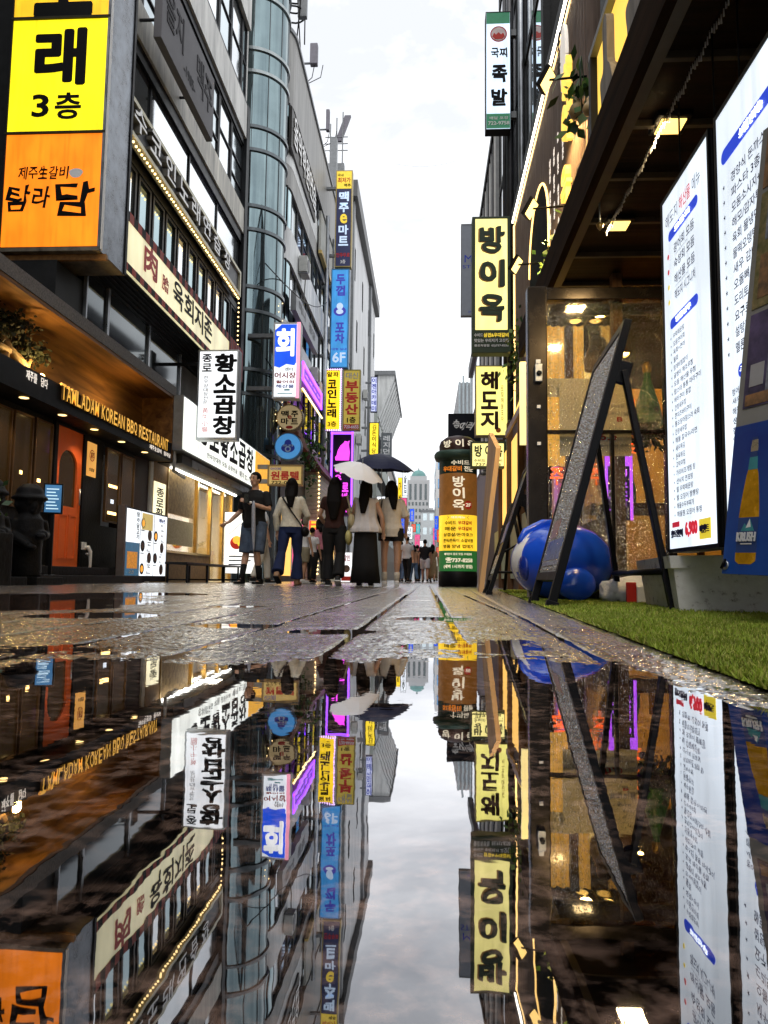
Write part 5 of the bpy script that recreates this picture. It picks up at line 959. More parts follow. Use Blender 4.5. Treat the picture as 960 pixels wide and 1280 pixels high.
# standing menu lightboxes
a, c = onX(152, 721, -5.0), onX(207, 722, -5.0); ya, yb = 11.98, 13.95
t2 = thing('pavement_menu_board', 'standing lit board of three menu panels against the brown wall', 'menu board', (-5.0, 13, 0)); fm = frL(-4.98, ya, .13); W = yb - ya; H = 1.12
b = MB(); b.box(fm, -.06, W + .04, -.1, H + .03, -.12, -.004, TRIMB, .006); b.box(fm, -.07, -.0, -.12, H + .04, -.1, .02, mat('brushed post', (.20, .18, .17), .4, .6)); b.build('cabinet', t2)
PW = lit('menu white', (.9, .95, 1), .95); PD = mat('night photo', (.04, .12, .22), .4, scale=9, col2=(.01, .02, .03), emit=(.1, .3, .5), es=.25)
for i in range(3): q = MB(); q.box(fm, i * W / 3 + .015, (i + 1) * W / 3 - .015, 0, H, -.003, .002, PW); q.build('lit_panel', t2)
b = MB(); b.box(fm, .02, W / 3 - .02, 0, H * .5, .002, .004, PD); b.vtext(fm, '탐라담고기', W * .24, W * .30, H * .55, H * .98, .005, INK, .03); FIRE = mat('flame print', (.9, .4, .05), .5, emit=(1, .4, .05), es=.7); b.box(fm, .12, W / 3 - .1, .12, H * .36, .004, .0055, mat('grill fire print', (.9, .35, .04), .5, scale=22, col2=(.03, .05, .07), emit=(.9, .35, .05), es=.35)); b.text(fm, '오픈', .2, .03, .42, .09, .006, INKW, .03)
FOOD = mat('dish print', (.25, .13, .08), .5, scale=30, col2=(.05, .04, .04)); rr = random.Random(8)
b.box(fm, W / 3 + .06, W * .62, H * .72, H * .98, .003, .004, mat('noodle print', (.75, .55, .2), .5, scale=25, emit=(.8, .6, .2), es=.4))
for i in range(9): u = W / 3 + .12 + (i % 2) * .32 + (i > 4) * .62; v = .12 + (i % 5) * .2; b.disc(fm, min(u, W - .14), v, .10, .004, FOOD if i % 2 else mat('pot print', (.03, .03, .04), .5), 16); b.disc(fm, min(u, W - .14), v, .06, .005, FIRE if i % 4 == 0 else FOOD, 14); b.box(fm, min(u, W - .14) - .1, min(u, W - .14) + .06, v - .135, v - .12, .003, .004, INK)

for i in range(22): u0_ = W / 3 + .05 + (i % 2) * .62 + rr.uniform(0, .08); v_ = .04 + (i // 2) * .098; b.box(fm, u0_ + .26, u0_ + .26 + rr.uniform(.10, .2), v_, v_ + .014, .003, .0036, INKG); b.box(fm, u0_ + .26, u0_ + .26 + rr.uniform(.05, .1), v_ + .022, v_ + .034, .003, .0036, INKR if i % 3 == 0 else INK)
b.text(fm, '메뉴판', W * .78, H * .88, W * .94, H * .95, .005, INKB, .03); b.build('print', t2)
# ---- tripe restaurant
YG0, YG1 = 14.15, YE
t = thing('tripe_storefront', 'brightly lit small restaurant front under the white fascia sign', 'storefront', (-5.3, 17, 0))
b = MB(); b.b(XL - 1.5, XL - 1.4, YG0, YG1, 0, 2.75, mat('lit cream room', (.6, .42, .18), .6, var=.4, scale=3)); b.b(XL - 1.4, XL, YG0, YG0 + .1, 0, 2.75, WHITEP); b.b(XL - 1.4, XL, YG1 - .1, YG1, 0, 2.75, WHITEP); b.b(XL - 1.4, XL, YG0 + .1, YG1 - .1, 2.5, 2.75, WHITEP); b.build('room_shell', t)
b = MB(); BRK = mat('tan brick pier', (.32, .19, .08), .7, var=.4, scale=14, bump=.4); b.b(XL - .12, XL, YG0 + .1, 15.05, 0, 2.5, BRK); b.b(XL - .1, XL, 15.05, 18.2, 0, .62, BRK); b.build('front_wall', t)
GF = mat('gold aluminium frame', (.45, .30, .09), .35, .7)
for (a, c, z0) in ((15.05, 17.1, .62), (17.1, 18.2, .62), (18.2, 19.3, .02), (19.3, 20.2, .02)): window(frL(XL, 0, 0), a, c, z0, 2.5, t, glass('shop glass', (.95, .9, .8), .1, .03), GF, f=.05, w0=-.05, w1=.02)
b = MB(); FROST = mat('wheat decal', (.55, .38, .16), .7, scale=12, col2=(.16, .09, .03)); b.box(fr, 15.2, 16.9, 1.45, 2.4, -.02, -.015, FROST); b.box(fr, 15.2, 16.9, .8, 1.35, -.02, -.015, mat('frost decal', (.60, .52, .34), .7, scale=30, col2=(.34, .28, .15))); b.build('window_decal', t)
b = MB(); b.box(fr, 14.28, 14.92, .55, 2.0, .002, .02, lit('pale yellow poster', (1, .90, .58), 1.0)); b.vtext(fr, '종로황소곱창', 14.4, 14.8, .7, 1.9, .022, INK, .03); b.build('wall_poster', t)
FLU = mat('fluorescent tube', (1, 1, .95), .3, emit=(1, .97, .85), es=5); b = MB(); b.tube([(XL + .12, 14.9, 2.36), (XL + .12, 20.1, 2.36)], .028, FLU, 8); b.build('tube_light', t); lamp('tube_glow', 'AREA', (XL - .7, 17.2, 2.45), 300, (1, .78, .4), 1.6, (XL - .7, 17.2, 0)); lamp('tube_glow_out', 'AREA', (XL + .3, 17.5, 2.33), 16, (1, .93, .75), .5, (XL + .2, 17.5, 0))
b = MB(); b.b(XL - .35, -4.9, YG0 + .3, YE - .1, 2.38, 2.56, mat('shutter box', (.06, .06, .058), .5, .4))
for i in range(9): b.b(-4.9, -4.885, YG0 + .9, YE - .4, 2.385 + i * .018, 2.395 + i * .018, STEEL)
b.build('shutter_box', t)
tf = thing('fascia_sign', 'long white fascia sign with brushed black letters over the lit restaurant', 'shop sign', (-4.8, 17, 2.6)); fw = frL(-4.8, 14.1, 2.58); W = 8.0; H = 1.10; WF = lit('white fascia acrylic', (.93, .96, .88), 1.0)
b = MB(); b.box(fw, 0, W, 0, H, -.32, 0, GREYM); b.build('cabinet', tf); b = MB(); b.box(fw, .03, W - .03, .03, H - .03, 0, .012, WF); b.build('lit_face', tf)
b = MB(); b.htext(fw, '종로황소곱창', .9, .36, 5.9, 1.0, .014, INK, .04, jit=.3); b.text(fw, '한우양대창 모듬 곱창전골', 1.6, .12, 4.2, .24, .014, INKG, .02); b.text(fw, '예약 02-737', 4.4, .08, 5.8, .26, .014, INKG, .02); 
FI = mat('grilled food print', (.95, .55, .05), .5, scale=6, col2=(.7, .16, .02), emit=(1, .5, .05), es=.6); b.box(fw, 6.1, W - .05, .04, H - .04, .013, .018, FI); b.build('lettering', tf)
tv = thing('projecting_sign', 'white projecting sign with four brushed black letters on grey steel box', 'shop sign', (-4.4, 14.9, 2.94)); fv = frC(-4.80, 14.9, 2.94); W = .86; H = 1.90
b = MB(); b.box(fv, 0, W, 0, H, -.26, 0, STEEL, .008); b.box(fv, W, W + .006, .02, H - .02, -.24, -.02, GREYM); b.build('cabinet', tv); WS = lit('white sign acrylic', (.90, .93, .96), .92); b = MB(); b.box(fv, .045, W - .03, .05, H - .04, 0, .006, WS); b.build('lit_face', tv)
b = MB(); b.vtext(fv, '황소곱창', .37, .81, .08, 1.83, .008, INK, .05, jit=.25); b.vtext(fv, '종로', .10, .30, 1.42, 1.82, .008, INK, .035, jit=.25); b.vtext(fv, '한우양대창전문', .14, .24, .74, 1.35, .008, INKG, .01); b.vtext(fv, '黃牛小腸', .13, .26, .14, .68, .008, INKR, .0); b.build('lettering', tv)
b = MB(); b.box(fv, -.6, 0, 1.6, 1.66, -.16, -.10, DARKMETAL); b.box(fv, -.6, 0, .3, .36, -.16, -.10, DARKMETAL); b.build('bracket', tv)
b = MB(); b.tube([(-5.2, 14.15, 3.9), (-5.1, 14.2, 3.75), (-5.08, 14.2, 3.0), (-5.0, 14.2, 2.9), (-4.97, 14.2, 2.4), (-5.0, 14.25, 2.2), (-5.0, 14.9, 2.15)], .035, mat('white drain hose', (.5, .5, .48), .4), 8); b.build('drain_pipe', label='pale bent drain pipe between the two left storefronts', cat='pipe')
b = MB(); b.b(XL - .15, XL, 14.1, 14.15, 0, 4.9, WHITEP); b.b(XL - .12, XL + .02, 14.15, YE, 3.7, 4.9, mat('grey stucco', (.24, .23, .21), .8, var=.4, scale=3)); b.build('wall_panel', label='pale stucco panel between fascia sign and awning', cat='wall')
tb = thing('waiting_bench', 'low black metal bench in front of the lit restaurant window', 'bench', (-4.6, 15.8, 0)); b = MB(); b.b(-5.0, -4.55, 13.9, 18.0, .36, .40, BLACK, .006); b.build('seat', tb)
for yy in (14.0, 15.3, 16.6, 17.85):
    b = MB(); b.b(-4.98, -4.94, yy, yy + .04, 0, .36, BLACK); b.b(-4.6, -4.56, yy, yy + .04, 0, .36, BLACK); b.b(-4.94, -4.6, yy + .005, yy + .035, .05, .08, BLACK); b.build('leg', tb)
tp = thing('dish_banner', 'white banner showing a noodle dish beside the lit doorway', 'banner', (-4.75, 17.8, 0)); a = onY(275, 722, 17.9); fb = Fr((-4.98, 18.0, .22), (1, .25, 0), (0, 0, 1), (.25, -1, 0)); b = MB(); b.box(fb, 0, .92, 0, 1.5, -.02, 0, lit('banner white', (.95, .96, .95), .85)); b.box(fb, .0, .04, -.215, 1.52, -.05, -.021, BLACK); b.box(fb, .88, .92, -.215, 1.52, -.05, -.021, BLACK); b.build('sheet', tp); b = MB(); b.disc(fb, .3, .75, .16, .003, INKR, 18); b.disc(fb, .3, .82, .10, .005, FIRE, 14); b.disc(fb, .38, .72, .06, .006, YL, 12)
for i in range(3): b.box(fb, .12, .75 - .1 * i, .4 - .1 * i, .43 - .1 * i, .002, .004, INK)
b.tube([fb.P(.1, .95, .004), fb.P(.35, 1.2, .004), fb.P(.8, 1.3, .004)], .006, INKG, 5); b.build('print', tp)

# ---- glass stair tower
CG = mirror_glass('tower glass', (.22, .29, .305), .05, .9); RING = mat('tower ring', (.16, .18, .19), .35, .7); RINGL = mat('pale tower ring', (.42, .46, .46), .35, .7)
t = thing('glass_stair_tower', 'rounded teal glass stair tower with grey ring bands between two buildings', 'tower', (-5.75, 22.6, 0)); cc = (-5.75, 22.6, 0); RT = 1.12
b = MB(); b.lathe(cc, [(RT - .01, 0), (RT - .01, 24.0)], CG, 48, -PI * .75, PI * .75); b.build('curved_glass', t)
for z in (3.0, 5.55, 8.1, 10.65, 13.2, 15.75, 18.3, 20.8): b = MB(); [b.lathe((cc[0], cc[1], z + q), [(RT - .02, 0), (RT + .045, 0), (RT + .045, .10), (RT - .02, .10)], RINGL if z > 14 else RING, 48, -PI * .75, PI * .75, smooth=False) for q in (0, .75)]; b.build('ring_band', t)
b = MB()
for k in range(-5, 6): a = k * PI / 7; b.tube([(cc[0] + (RT + .005) * math.cos(a), cc[1] + (RT + .005) * math.sin(a), 0), (cc[0] + (RT + .005) * math.cos(a), cc[1] + (RT + .005) * math.sin(a), 24)], .012, RING, 5)
b.build('mullion', t); b = MB(); b.b(-8, cc[0] - .35, 21.0, 24.4, 0, 24, MULL); b.build('core', t)
b = MB(); rr = random.Random(3)
for i in range(26): b.ball((cc[0] + (RT + .05) * math.cos(-.1 + .3 * math.sin(i)), cc[1] + (RT + .05) * math.sin(-.1 + .3 * math.sin(i)), 4.2 + i * .18), .02, BULB, 5)
b.build('fairy_light_strand', label='strand of warm fairy lights down the glass stair tower', cat='string lights')
# ================================================================= LEFT ROW, FARTHER
def vsign(name, label, x0, x1, y0, y1, Y, depth, face, frame, body, cat='shop sign', edge=.05, bracket=None, group=None):
    """a projecting lightbox facing the camera; body(b, fr, W, H) draws its print"""
    a, c = onY(x0, y1, Y), onY(x1, y0, Y); W, H = c.x - a.x, c.z - a.z
    t = thing(name, label, cat, ((a.x + c.x) / 2, Y, a.z), group); fr = frC(a.x, Y, a.z)
    b = MB(); b.box(fr, 0, W, 0, H, -depth, -.005, frame, .01); e = edge
    for q in ((0, e, 0, H), (W - e, W, 0, H), (e, W - e, 0, e), (e, W - e, H - e, H)): b.box(fr, *q, -.005, .02, frame)
    b.build('cabinet', t); b = MB(); b.box(fr, e, W - e, e, H - e, -.005, .008, face); b.build('lit_face', t)
    b = MB(); body(b, fr, W, H)
    if b.v: b.build('lettering', t)
    if bracket:
        b = MB()
        for v in (.12, .82): b.box(fr, *( (-bracket, 0) if bracket > 0 else (W, W - bracket) ), H * v, H * v + .12, -depth * .8, -depth * .3, GREYM)
        b.build('bracket', t)
    return t
# ---- building 2: rounded corner
XB = -5.0
t = thing('rounded_office_building', 'pale office building with rounded corner and dark strip windows', 'building', (-9, 32, 0)); B2 = t
rc = 1.3; arc = [(XB - rc + rc * math.cos(a), 24.4 + rc - rc * math.sin(a)) for a in np.linspace(PI / 2, 0, 9)]
path = [(-12, 24.4)] + arc + [(XB, 41.5), (-12, 41.5)]
def ring(z0, z1, off, m, name):
    b = MB(); P = []
    for i, (x, y) in enumerate(path):
        x0, y0 = path[max(i - 1, 0)]; x1, y1 = path[min(i + 1, len(path) - 1)]; d = V3((x1 - x0, y1 - y0, 0)).normalized(); P.append((x + d.y * off, y - d.x * off))
    n = len(P); b.add([(x, y, z) for z in (z0, z1) for x, y in P], [(i, (i + 1) % n, n + (i + 1) % n, n + i) for i in range(n)] + [tuple(range(n - 1, -1, -1)), tuple(range(n, 2 * n))], m, False); return b.build(name, t)
GCL = mat('grey panel cladding', (.34, .335, .32), .5, var=.45, scale=(2, 2, .3)); PWT = mat('pale panel cladding', (.68, .69, .68), .45, var=.45, scale=(2.2, 2.2, .3))
ring(0, 19.0, -.12, DKG, 'glass_core'); ring(17.2, 19.9, .03, GCL, 'cladding'); ring(14.9, 15.9, .03, PWT, 'cladding'); ring(14.1, 14.9, .02, GCL, 'cladding'); ring(11.4, 12.6, .03, PWT, 'cladding'); ring(8.0, 9.2, .03, PWT, 'cladding'); ring(4.6, 5.7, .03, GCL, 'cladding'); ring(19.9, 20.05, .10, GREYM, 'parapet')
fr = frL(XB - .05, 0, 0); k = 0
for (z0, z1) in ((15.9, 17.2), (12.6, 14.1), (9.2, 11.4), (5.7, 8.0)):
    y = 25.9
    while y < 41: window(fr, y, y + 1.18, z0, z1, t, (TEAL, PALEG, SKYG)[(k * 7 + k // 3) % 3] if z0 > 9 else (DKG, TEAL)[k % 2], f=.06, bars=(.6,) if k % 3 else ()); y += 1.27; k += 1
for (z0, z1) in ((15.9, 17.2), (12.6, 14.1), (9.2, 11.4)):
    b = MB()
    for i in range(2, 8, 2): b.tube([(arc[i][0] + .02, arc[i][1] - .02, z0), (arc[i][0] + .02, arc[i][1] - .02, z1)], .035, MULL, 5)
    b.lathe((XB - rc, 24.4 + rc, 0), [(rc - .03, z0), (rc - .03, z1)], TEAL, 12, -PI / 2, 0); b.build('corner_window', t)
# roof sign letters and framed hoardings along building 2
a, c = onX(367, 142, -4.85), onX(397, 212, -4.85); a2 = onX(367, 170, -4.85); f = frL(-4.85, 0, 0)
t2 = thing('rooftop_letter_sign', 'dark framework sign with white blocky letters high on the pale office building', 'shop sign', (-4.85, a.y, c.z)); zt = onX(372, 150, -4.85).z; zb = zt - 1.5
b = MB(); b.box(f, a.y, c.y, zb, zt, -.15, -.05, mat('hoarding dark', (.06, .055, .05), .5)); b.build('frame', t2); b = MB(); b.htext(f, '음악학원연습', a.y + .2, zb + .3, c.y - .2, zt - .1, .0, CHW, .05, depth=.1); b.build('lettering', t2)
t2 = thing('gold_edged_hoarding', 'long pale hoarding with gold lower edge on the office building', 'shop sign', (-4.85, 36, 15)); b = MB(); b.box(f, 31.5, 40.8, 14.6, 16.4, -.05, .05, mat('faded hoarding', (.42, .42, .38), .5, var=.4, scale=1)); b.build('panel', t2); b = MB(); b.box(f, 31.5, 40.9, 14.45, 14.6, -.05, .1, mat('gold edge', (.55, .40, .14), .4, .6)); b.build('edge', t2)
a, c = onX(372, 362, -4.7), onX(402, 420, -4.7); zt = onX(384, 362, -4.7).z
t2 = thing('grey_wall_board', 'light grey sign board with embossed letters above the purple neon sign', 'shop sign', (-4.7, a.y, 9)); f = frL(-4.7, 0, 0); b = MB(); z0 = onX(372, 388, -4.7).z; z1 = onX(372, 366, -4.7).z; ya, yb = onX(370, 383, -4.7).y, onX(398, 400, -4.7).y; b.box(f, ya, yb, z0 - .1, z1, -.2, 0, mat('light grey board', (.33, .34, .35), .5, var=.15)); b.build('board', t2); b = MB(); b.text(f, '미니', ya + .6, z0 + .15, ya + 2.0, z1 - .12, .01, mat('grey emboss light', (.14, .14, .15), .5), .03); b.text(f, '광장', yb - 2.4, z0 + .15, yb - .8, z1 - .12, .01, MATS['grey emboss light'], .03); b.build('lettering', t2)
# purple neon wall sign
f = frL(-4.6, 0, 0); p0, p1, p2, p3 = onX(377, 477, -4.6), onX(401, 510, -4.6), onX(401, 490, -4.6), onX(377, 452, -4.6); z0 = (p0.z + p1.z) / 2; z1 = (p2.z + p3.z) / 2
PUR2 = mat('purple tube', (.5, .2, .9), .4, emit=(.36, .08, 1.0), es=1.5); t2 = thing('purple_neon_sign', 'purple neon framed wall sign with looping letters and bulbs below', 'shop sign', (-4.6, p0.y, z0)); b = MB(); b.box(f, p0.y, p1.y, z0, z1, -.2, 0, mat('violet panel', (.22, .08, .38), .5, emit=(.25, .06, .5), es=.35)); b.build('panel', t2)
b = MB()
for q in ((p0.y, p1.y, z0, z0 + .13), (p0.y, p1.y, z1 - .13, z1), (p0.y, p0.y + .2, z0, z1), (p1.y - .2, p1.y, z0, z1)): b.box(f, *q, .0, .06, PUR2)
b.build('tube_frame', t2); b = MB(); b.htext(f, '호프광장', p0.y + .5, z0 + .3, p1.y - .5, z1 - .3, .03, PUR2, .04); b.build('lettering', t2); b = MB()
for i in range(30): b.ball((-4.55, p0.y + (p1.y - p0.y) * i / 29, z0 - .35), .05, BULB, 5)
b.build('bulb_row', t2)
# ---- projecting signs, left
SB = lit('deep blue acrylic', (.010, .09, .80), .95); SWH = lit('cool white acrylic', (.9, .95, 1), 1.0); TQ = mat('turquoise print', (.05, .5, .55), .5)
def hoe(b, fr, W, H):
    b.poly(fr, [(.05, H * .42), (W * .25, H * .40), (W * .5, H * .45), (W * .8, H * .43), (W - .11, H * .47), (W - .11, H - .06), (W * .3, H - .06), (.05, H * .9)], .009, .014, SB); b.text(fr, '회', W * .12, H * .56, W * .76, H * .91, .018, lit('white glow print', (1, 1, 1), 1.0), .05)
    b.text(fr, '센터', W * .45, H * .355, W * .75, H * .405, .014, INK, .02); b.text(fr, '어시장', W * .08, H * .26, W * .86, H * .34, .014, INKR, .035); b.text(fr, '활어회', W * .14, H * .195, W * .8, H * .235, .014, INKR, .035); b.text(fr, '해산물', W * .14, H * .135, W * .8, H * .18, .014, INKB, .03); b.box(fr, W * .45, W * .65, H * .1, H * .12, .01, .014, TQ); b.box(fr, W * .2, W * .75, H * .06, H * .07, .01, .014, TQ); b.box(fr, W - .10, W, .0, H, .02, .03, mat('pink edge light', (.9, .4, .5), .4, emit=(1, .35, .5), es=.8))
vsign('projecting_sign', 'blue and white raw fish restaurant sign with one huge white letter', 340, 376, 403, 498, 21.3, .35, SWH, WHITEP, hoe, bracket=.8)
def round_sign(x, y, r, Y, label, face, body, rim, n):
    c = onY(x, y, Y); R = r / F * Y; t = thing('round_sign', label, 'shop sign', c, 'round signs on the left row'); fr = frC(c.x, Y, c.z)
    MB().drum(fr, 0, 0, R, -.25, 0, rim).build('cabinet', t)
    b = MB(); b.disc(fr, 0, 0, R * .93, .006, face, 36); b.build('face', t); b = MB(); body(b, fr, R); b.build('lettering', t); MB().box(fr, -R - .6, -R + .05, -.06, .06, -.18, -.1, DARKMETAL).build('bracket', t)
def beer_round(b, fr, R):
    b.text(fr, '맥', -.62 * R, .05 * R, -.08 * R, .5 * R, .012, INK, .04); b.text(fr, '주', .12 * R, .05 * R, .62 * R, .5 * R, .012, INK, .04); b.text(fr, '마', -.62 * R, -.5 * R, -.08 * R, -.05 * R, .012, INK, .04); b.text(fr, '트', .12 * R, -.5 * R, .62 * R, -.05 * R, .012, INK, .04); b.text(fr, 'e', -.12 * R, -.12 * R, .16 * R, .16 * R, .014, INKR, .04); b.disc(fr, 0, -.72 * R, .26 * R, .012, INKR, 20, ry=.12 * R)
    for k in range(40): a = 2 * PI * k / 40; b.disc(fr, .94 * R * math.cos(a), .94 * R * math.sin(a), .05 * R, .02, mat('cork edge', (.30, .20, .09), .6), 8)
round_sign(362, 522, 17.5, 22.3, 'round tan sign with black letters shaped like a bottle cap', mat('tan sign face', (.55, .45, .27), .5, var=.15, emit=(.8, .6, .3), es=.18), beer_round, mat('tan rim', (.3, .22, .1), .5), 0)
def blue_round(b, fr, R):
    b.disc(fr, 0, .25 * R, .26 * R, .012, INKB, 20); b.disc(fr, 0, -.12 * R, .5 * R, .011, INKB, 24, ry=.34 * R); b.disc(fr, 0, -.2 * R, .22 * R, .014, mat('pale blue print', (.35, .55, .85), .5), 20); b.disc(fr, 0, -.2 * R, .13 * R, .016, INKB, 20); b.text(fr, '포차', -.42 * R, -.02 * R, .42 * R, .14 * R, .016, MATS['pale blue print'], .03)
round_sign(360, 558, 17.5, 21.8, 'round sky blue sign with a dark blue emblem', mat('sky blue face', (.06, .26, .55), .5, var=.15, emit=(.08, .35, .8), es=.35), blue_round, mat('blue rim', (.05, .2, .42), .5), 0)
OCH = mat('ochre sign face', (.52, .38, .14), .5, var=.15, emit=(.9, .6, .18), es=.22)
vsign('projecting_sign', 'ochre sign with red letters behind the woman in beige blouse', 334, 379, 581, 607, 20.4, .2, OCH, mat('ochre frame', (.35, .22, .08), .5), lambda b, fr, W, H: (b.text(fr, '아이비', W * .08, H * .72, W * .38, H * .88, .012, INKB, .02), b.htext(fr, '원룸텔', W * .08, H * .28, W * .9, H * .68, .012, INKR, .04), b.text(fr, '722-0600', W * .12, H * .08, W * .85, H * .22, .012, INK, .02)), bracket=.5)
NVY = lit('navy acrylic', (.012, .016, .06), .7); YG = mat('yellow panel', (.75, .55, .06), .5, emit=(.9, .65, .04), es=.45); LCY = mat('pale print', (.6, .75, .9), .5, emit=(.6, .75, 1), es=.4)
def emart(b, fr, W, H):
    b.box(fr, .05, W - .05, H * .81, H - .05, .01, .02, YG); b.text(fr, '국내', W * .1, H * .935, W * .45, H * .965, .025, INK, .02); b.text(fr, '최저가', W * .12, H * .87, W * .88, H * .925, .025, INKR, .03); b.text(fr, '맥주', W * .5, H * .825, W * .9, H * .86, .025, INK, .03)
    for i, ch in enumerate('맥주e마트'): b.text(fr, ch, W * .22 if ch != 'e' else W * .3, H * (.68 - i * .115), W * .78 if ch != 'e' else W * .7, H * (.775 - i * .115), .02, YG if ch == 'e' else LCY, .045)
    b.text(fr, '안주무료', W * .1, H * .10, W * .9, H * .145, .02, INKR, .03); b.text(fr, '3층', W * .35, H * .035, W * .65, H * .075, .02, INKW, .03)
vsign('projecting_sign', 'tall navy sign with yellow cap and pale letters, highest on the left row', 418, 441, 213, 334, 34, .35, NVY, mat('brass edge', (.35, .27, .10), .4, .6), emart, bracket=1.4)
SKB = lit('sky blue acrylic', (.045, .27, .62), .8)
def toad(b, fr, W, H):
    NB = mat('indigo letters', (.05, .05, .40), .5, emit=(.08, .08, .6), es=.3); b.vtext(fr, '두껍', W * .28, W * .76, H * .72, H * .95, .012, NB, .05); b.disc(fr, W * .5, H * .57, W * .34, .012, NB, 20, ry=H * .05); b.disc(fr, W * .5, H * .62, W * .18, .014, LCY, 16, ry=H * .035); b.disc(fr, W * .5, H * .565, W * .2, .016, LCY, 16, ry=H * .025); b.vtext(fr, '포차', W * .28, W * .76, H * .24, H * .46, .012, NB, .05); b.text(fr, '대형 실내', W * .1, H * .175, W * .9, H * .2, .012, NB, .02); b.text(fr, '6F', W * .15, H * .055, W * .85, H * .155, .012, LCY, .03)
vsign('projecting_sign', 'tall sky blue sign ending in 6F below the navy sign', 412, 437, 336, 460, 34, .35, SKB, mat('blue sign frame', (.06, .22, .42), .5), toad, bracket=1.0)
GY = lit('golden acrylic', (1, .66, .015), 1.0); OLV = mat('olive sign face', (.42, .33, .06), .5, var=.15, emit=(.8, .6, .08), es=.22)
def coin2(b, fr, W, H):
    for i in range(60):
        u = (i % 10) / 9; v = (i // 10); 
    b.htext(fr, '알파', W * .15, H * .88, W * .85, H * .96, .012, INK, .04); b.vtext(fr, '코인노래', W * .22, W * .72, H * .2, H * .84, .012, INK, .05); b.text(fr, '3층', W * .25, H * .06, W * .75, H * .15, .012, INK, .03)
    P2 = mat('violet fairy bulb', (.8, .6, 1), .4, emit=(.75, .5, 1), es=1.6)
    for i in range(34): b.ball(fr.P(.02, H * i / 33, .04), .045, P2, 5); b.ball(fr.P(W - .02, H * i / 33, .04), .045, P2, 5)
    for i in range(9): b.ball(fr.P(W * i / 8, 0, .04), .045, P2, 5); b.ball(fr.P(W * i / 8, H, .04), .045, P2, 5)
vsign('projecting_sign', 'golden yellow karaoke sign edged with violet fairy lights', 404, 427, 462, 538, 34, .3, GY, mat('yellow frame', (.5, .35, .05), .5), coin2)
vsign('projecting_sign', 'olive estate agent sign with red letters beside the golden karaoke sign', 428, 451, 462, 538, 34.1, .3, OLV, mat('olive frame', (.3, .25, .06), .5), lambda b, fr, W, H: (b.htext(fr, '대신', W * .12, H * .85, W * .88, H * .95, .012, INKG, .02), b.vtext(fr, '부동산', W * .15, W * .85, H * .25, H * .82, .012, INKR, .05), b.text(fr, '1층', W * .25, H * .12, W * .75, H * .22, .012, INK, .03), b.box(fr, .05, W - .05, .03, H * .1, .01, .016, INKR), b.text(fr, '720-6655', W * .1, H * .03, W * .92, H * .085, .02, INKW, .04)))
MAG = mat('magenta glow', (.8, .1, .8), .4, emit=(.95, .06, .85), es=1.1)
def cat(b, fr, W, H):
    c = lambda x, y: (W * x, H * (.66 + .27 * y)); b.poly(fr, [c(*q) for q in [(.22, 0), (.82, 0), (.84, .35), (.80, .7), (.83, .88), (.74, .82), (.62, .86), (.58, .78), (.44, .66), (.32, .45), (.26, .2), (.2, .15)]], .01, .03, MAG)
    b.vtext(fr, '이웃집', W * .20, W * .48, H * .26, H * .61, .012, MAG, .05); b.vtext(fr, '로바다', W * .54, W * .80, H * .04, H * .40, .012, MAG, .05)
    for u0, u1 in ((0, .09), (.91, 1)): b.box(fr, W * u0, W * u1, 0, H, .02, .05, PUR2)
    b.box(fr, 0, W, H * .97, H, .02, .05, PUR2)
vsign('projecting_sign', 'tall purple and magenta neon sign with a seated cat silhouette', 412, 442, 540, 645, 35, .3, mat('night purple face', (.02, .005, .05), .5), mat('purple frame', (.12, .04, .2), .5), cat)
# hanging greenery, clapboard hut and lit stalls behind the walkers
climber(onY(385, 565, 27.5), (.28, .3, .55), 300, .2, 'hanging green creeper above the pale clapboard kiosk', 9)
t = thing('clapboard_kiosk', 'pale clapboard kiosk front edged with warm bulbs', 'kiosk', (-4.6, 31, 0)); CLP = mat('pale clapboard', (.60, .53, .38), .6, var=.25); b = MB()
a = onY(381, 735, 29.5); 
for i in range(26): b.b(-4.95, -4.4 - .0, 29.6, 29.75, .0 + i * .17, .155 + i * .17, CLP)
for i in range(26): b.b(-4.55, -4.40, 29.75, 36, .0 + i * .17, .155 + i * .17, CLP)
b.build('wall', t); b = MB(); WW = mat('warm lit window', (1, .6, .2), .5, var=.4, scale=4, emit=(1, .55, .12), es=.9)
for yy in (30.4, 32, 33.6): b.box(frL(-4.4, 0, 0), yy, yy + 1.1, 1.0, 2.6, .0, .03, WW)
b.build('window', t); b = MB()
for i in range(26): b.ball((-4.38, 29.6, .3 + i * .17), .05, BULB, 5)
b.build('bulb_row', t); b = MB(); b.hexa([(-5, 29.4, 4.4), (-4.2, 29.4, 4.4), (-4.2, 36.2, 4.4), (-5, 36.2, 4.4), (-5.2, 29.4, 5.4), (-4.9, 29.4, 5.4), (-4.9, 36.2, 5.4), (-5.2, 36.2, 5.4)], mat('dark red roof', (.09, .025, .02), .6, var=.3)); b.build('roof', t)
t = thing('dark_shopfront', 'dark ground floor shopfronts under the round signs', 'storefront', (-5, 27, 0)); b = MB(); b.b(XB - .3, XB + .05, 24.6, 29.5, 0, 4.6, mat('dark brown shop wall', (.05, .03, .02), .5, var=.4)); b.build('wall', t); b = MB(); b.b(XB + .05, XB + .09, 24.9, 26.6, .2, 2.4, WW); b.b(XB + .05, XB + .09, 27, 29.2, .2, 2.4, mat('pink lit window', (.9, .3, .4), .5, var=.3, emit=(1, .2, .35), es=.6)); b.build('window', t); b = MB(); 
for i in range(9): b.b(XB + .05, XB + .75 - i * .07, 24.7, 26.0, 4.6 + i * .17, 4.72 + i * .17, mat('brick red tiles', (.22, .08, .05), .7, var=.4))
b.build('tiled_hood', t)
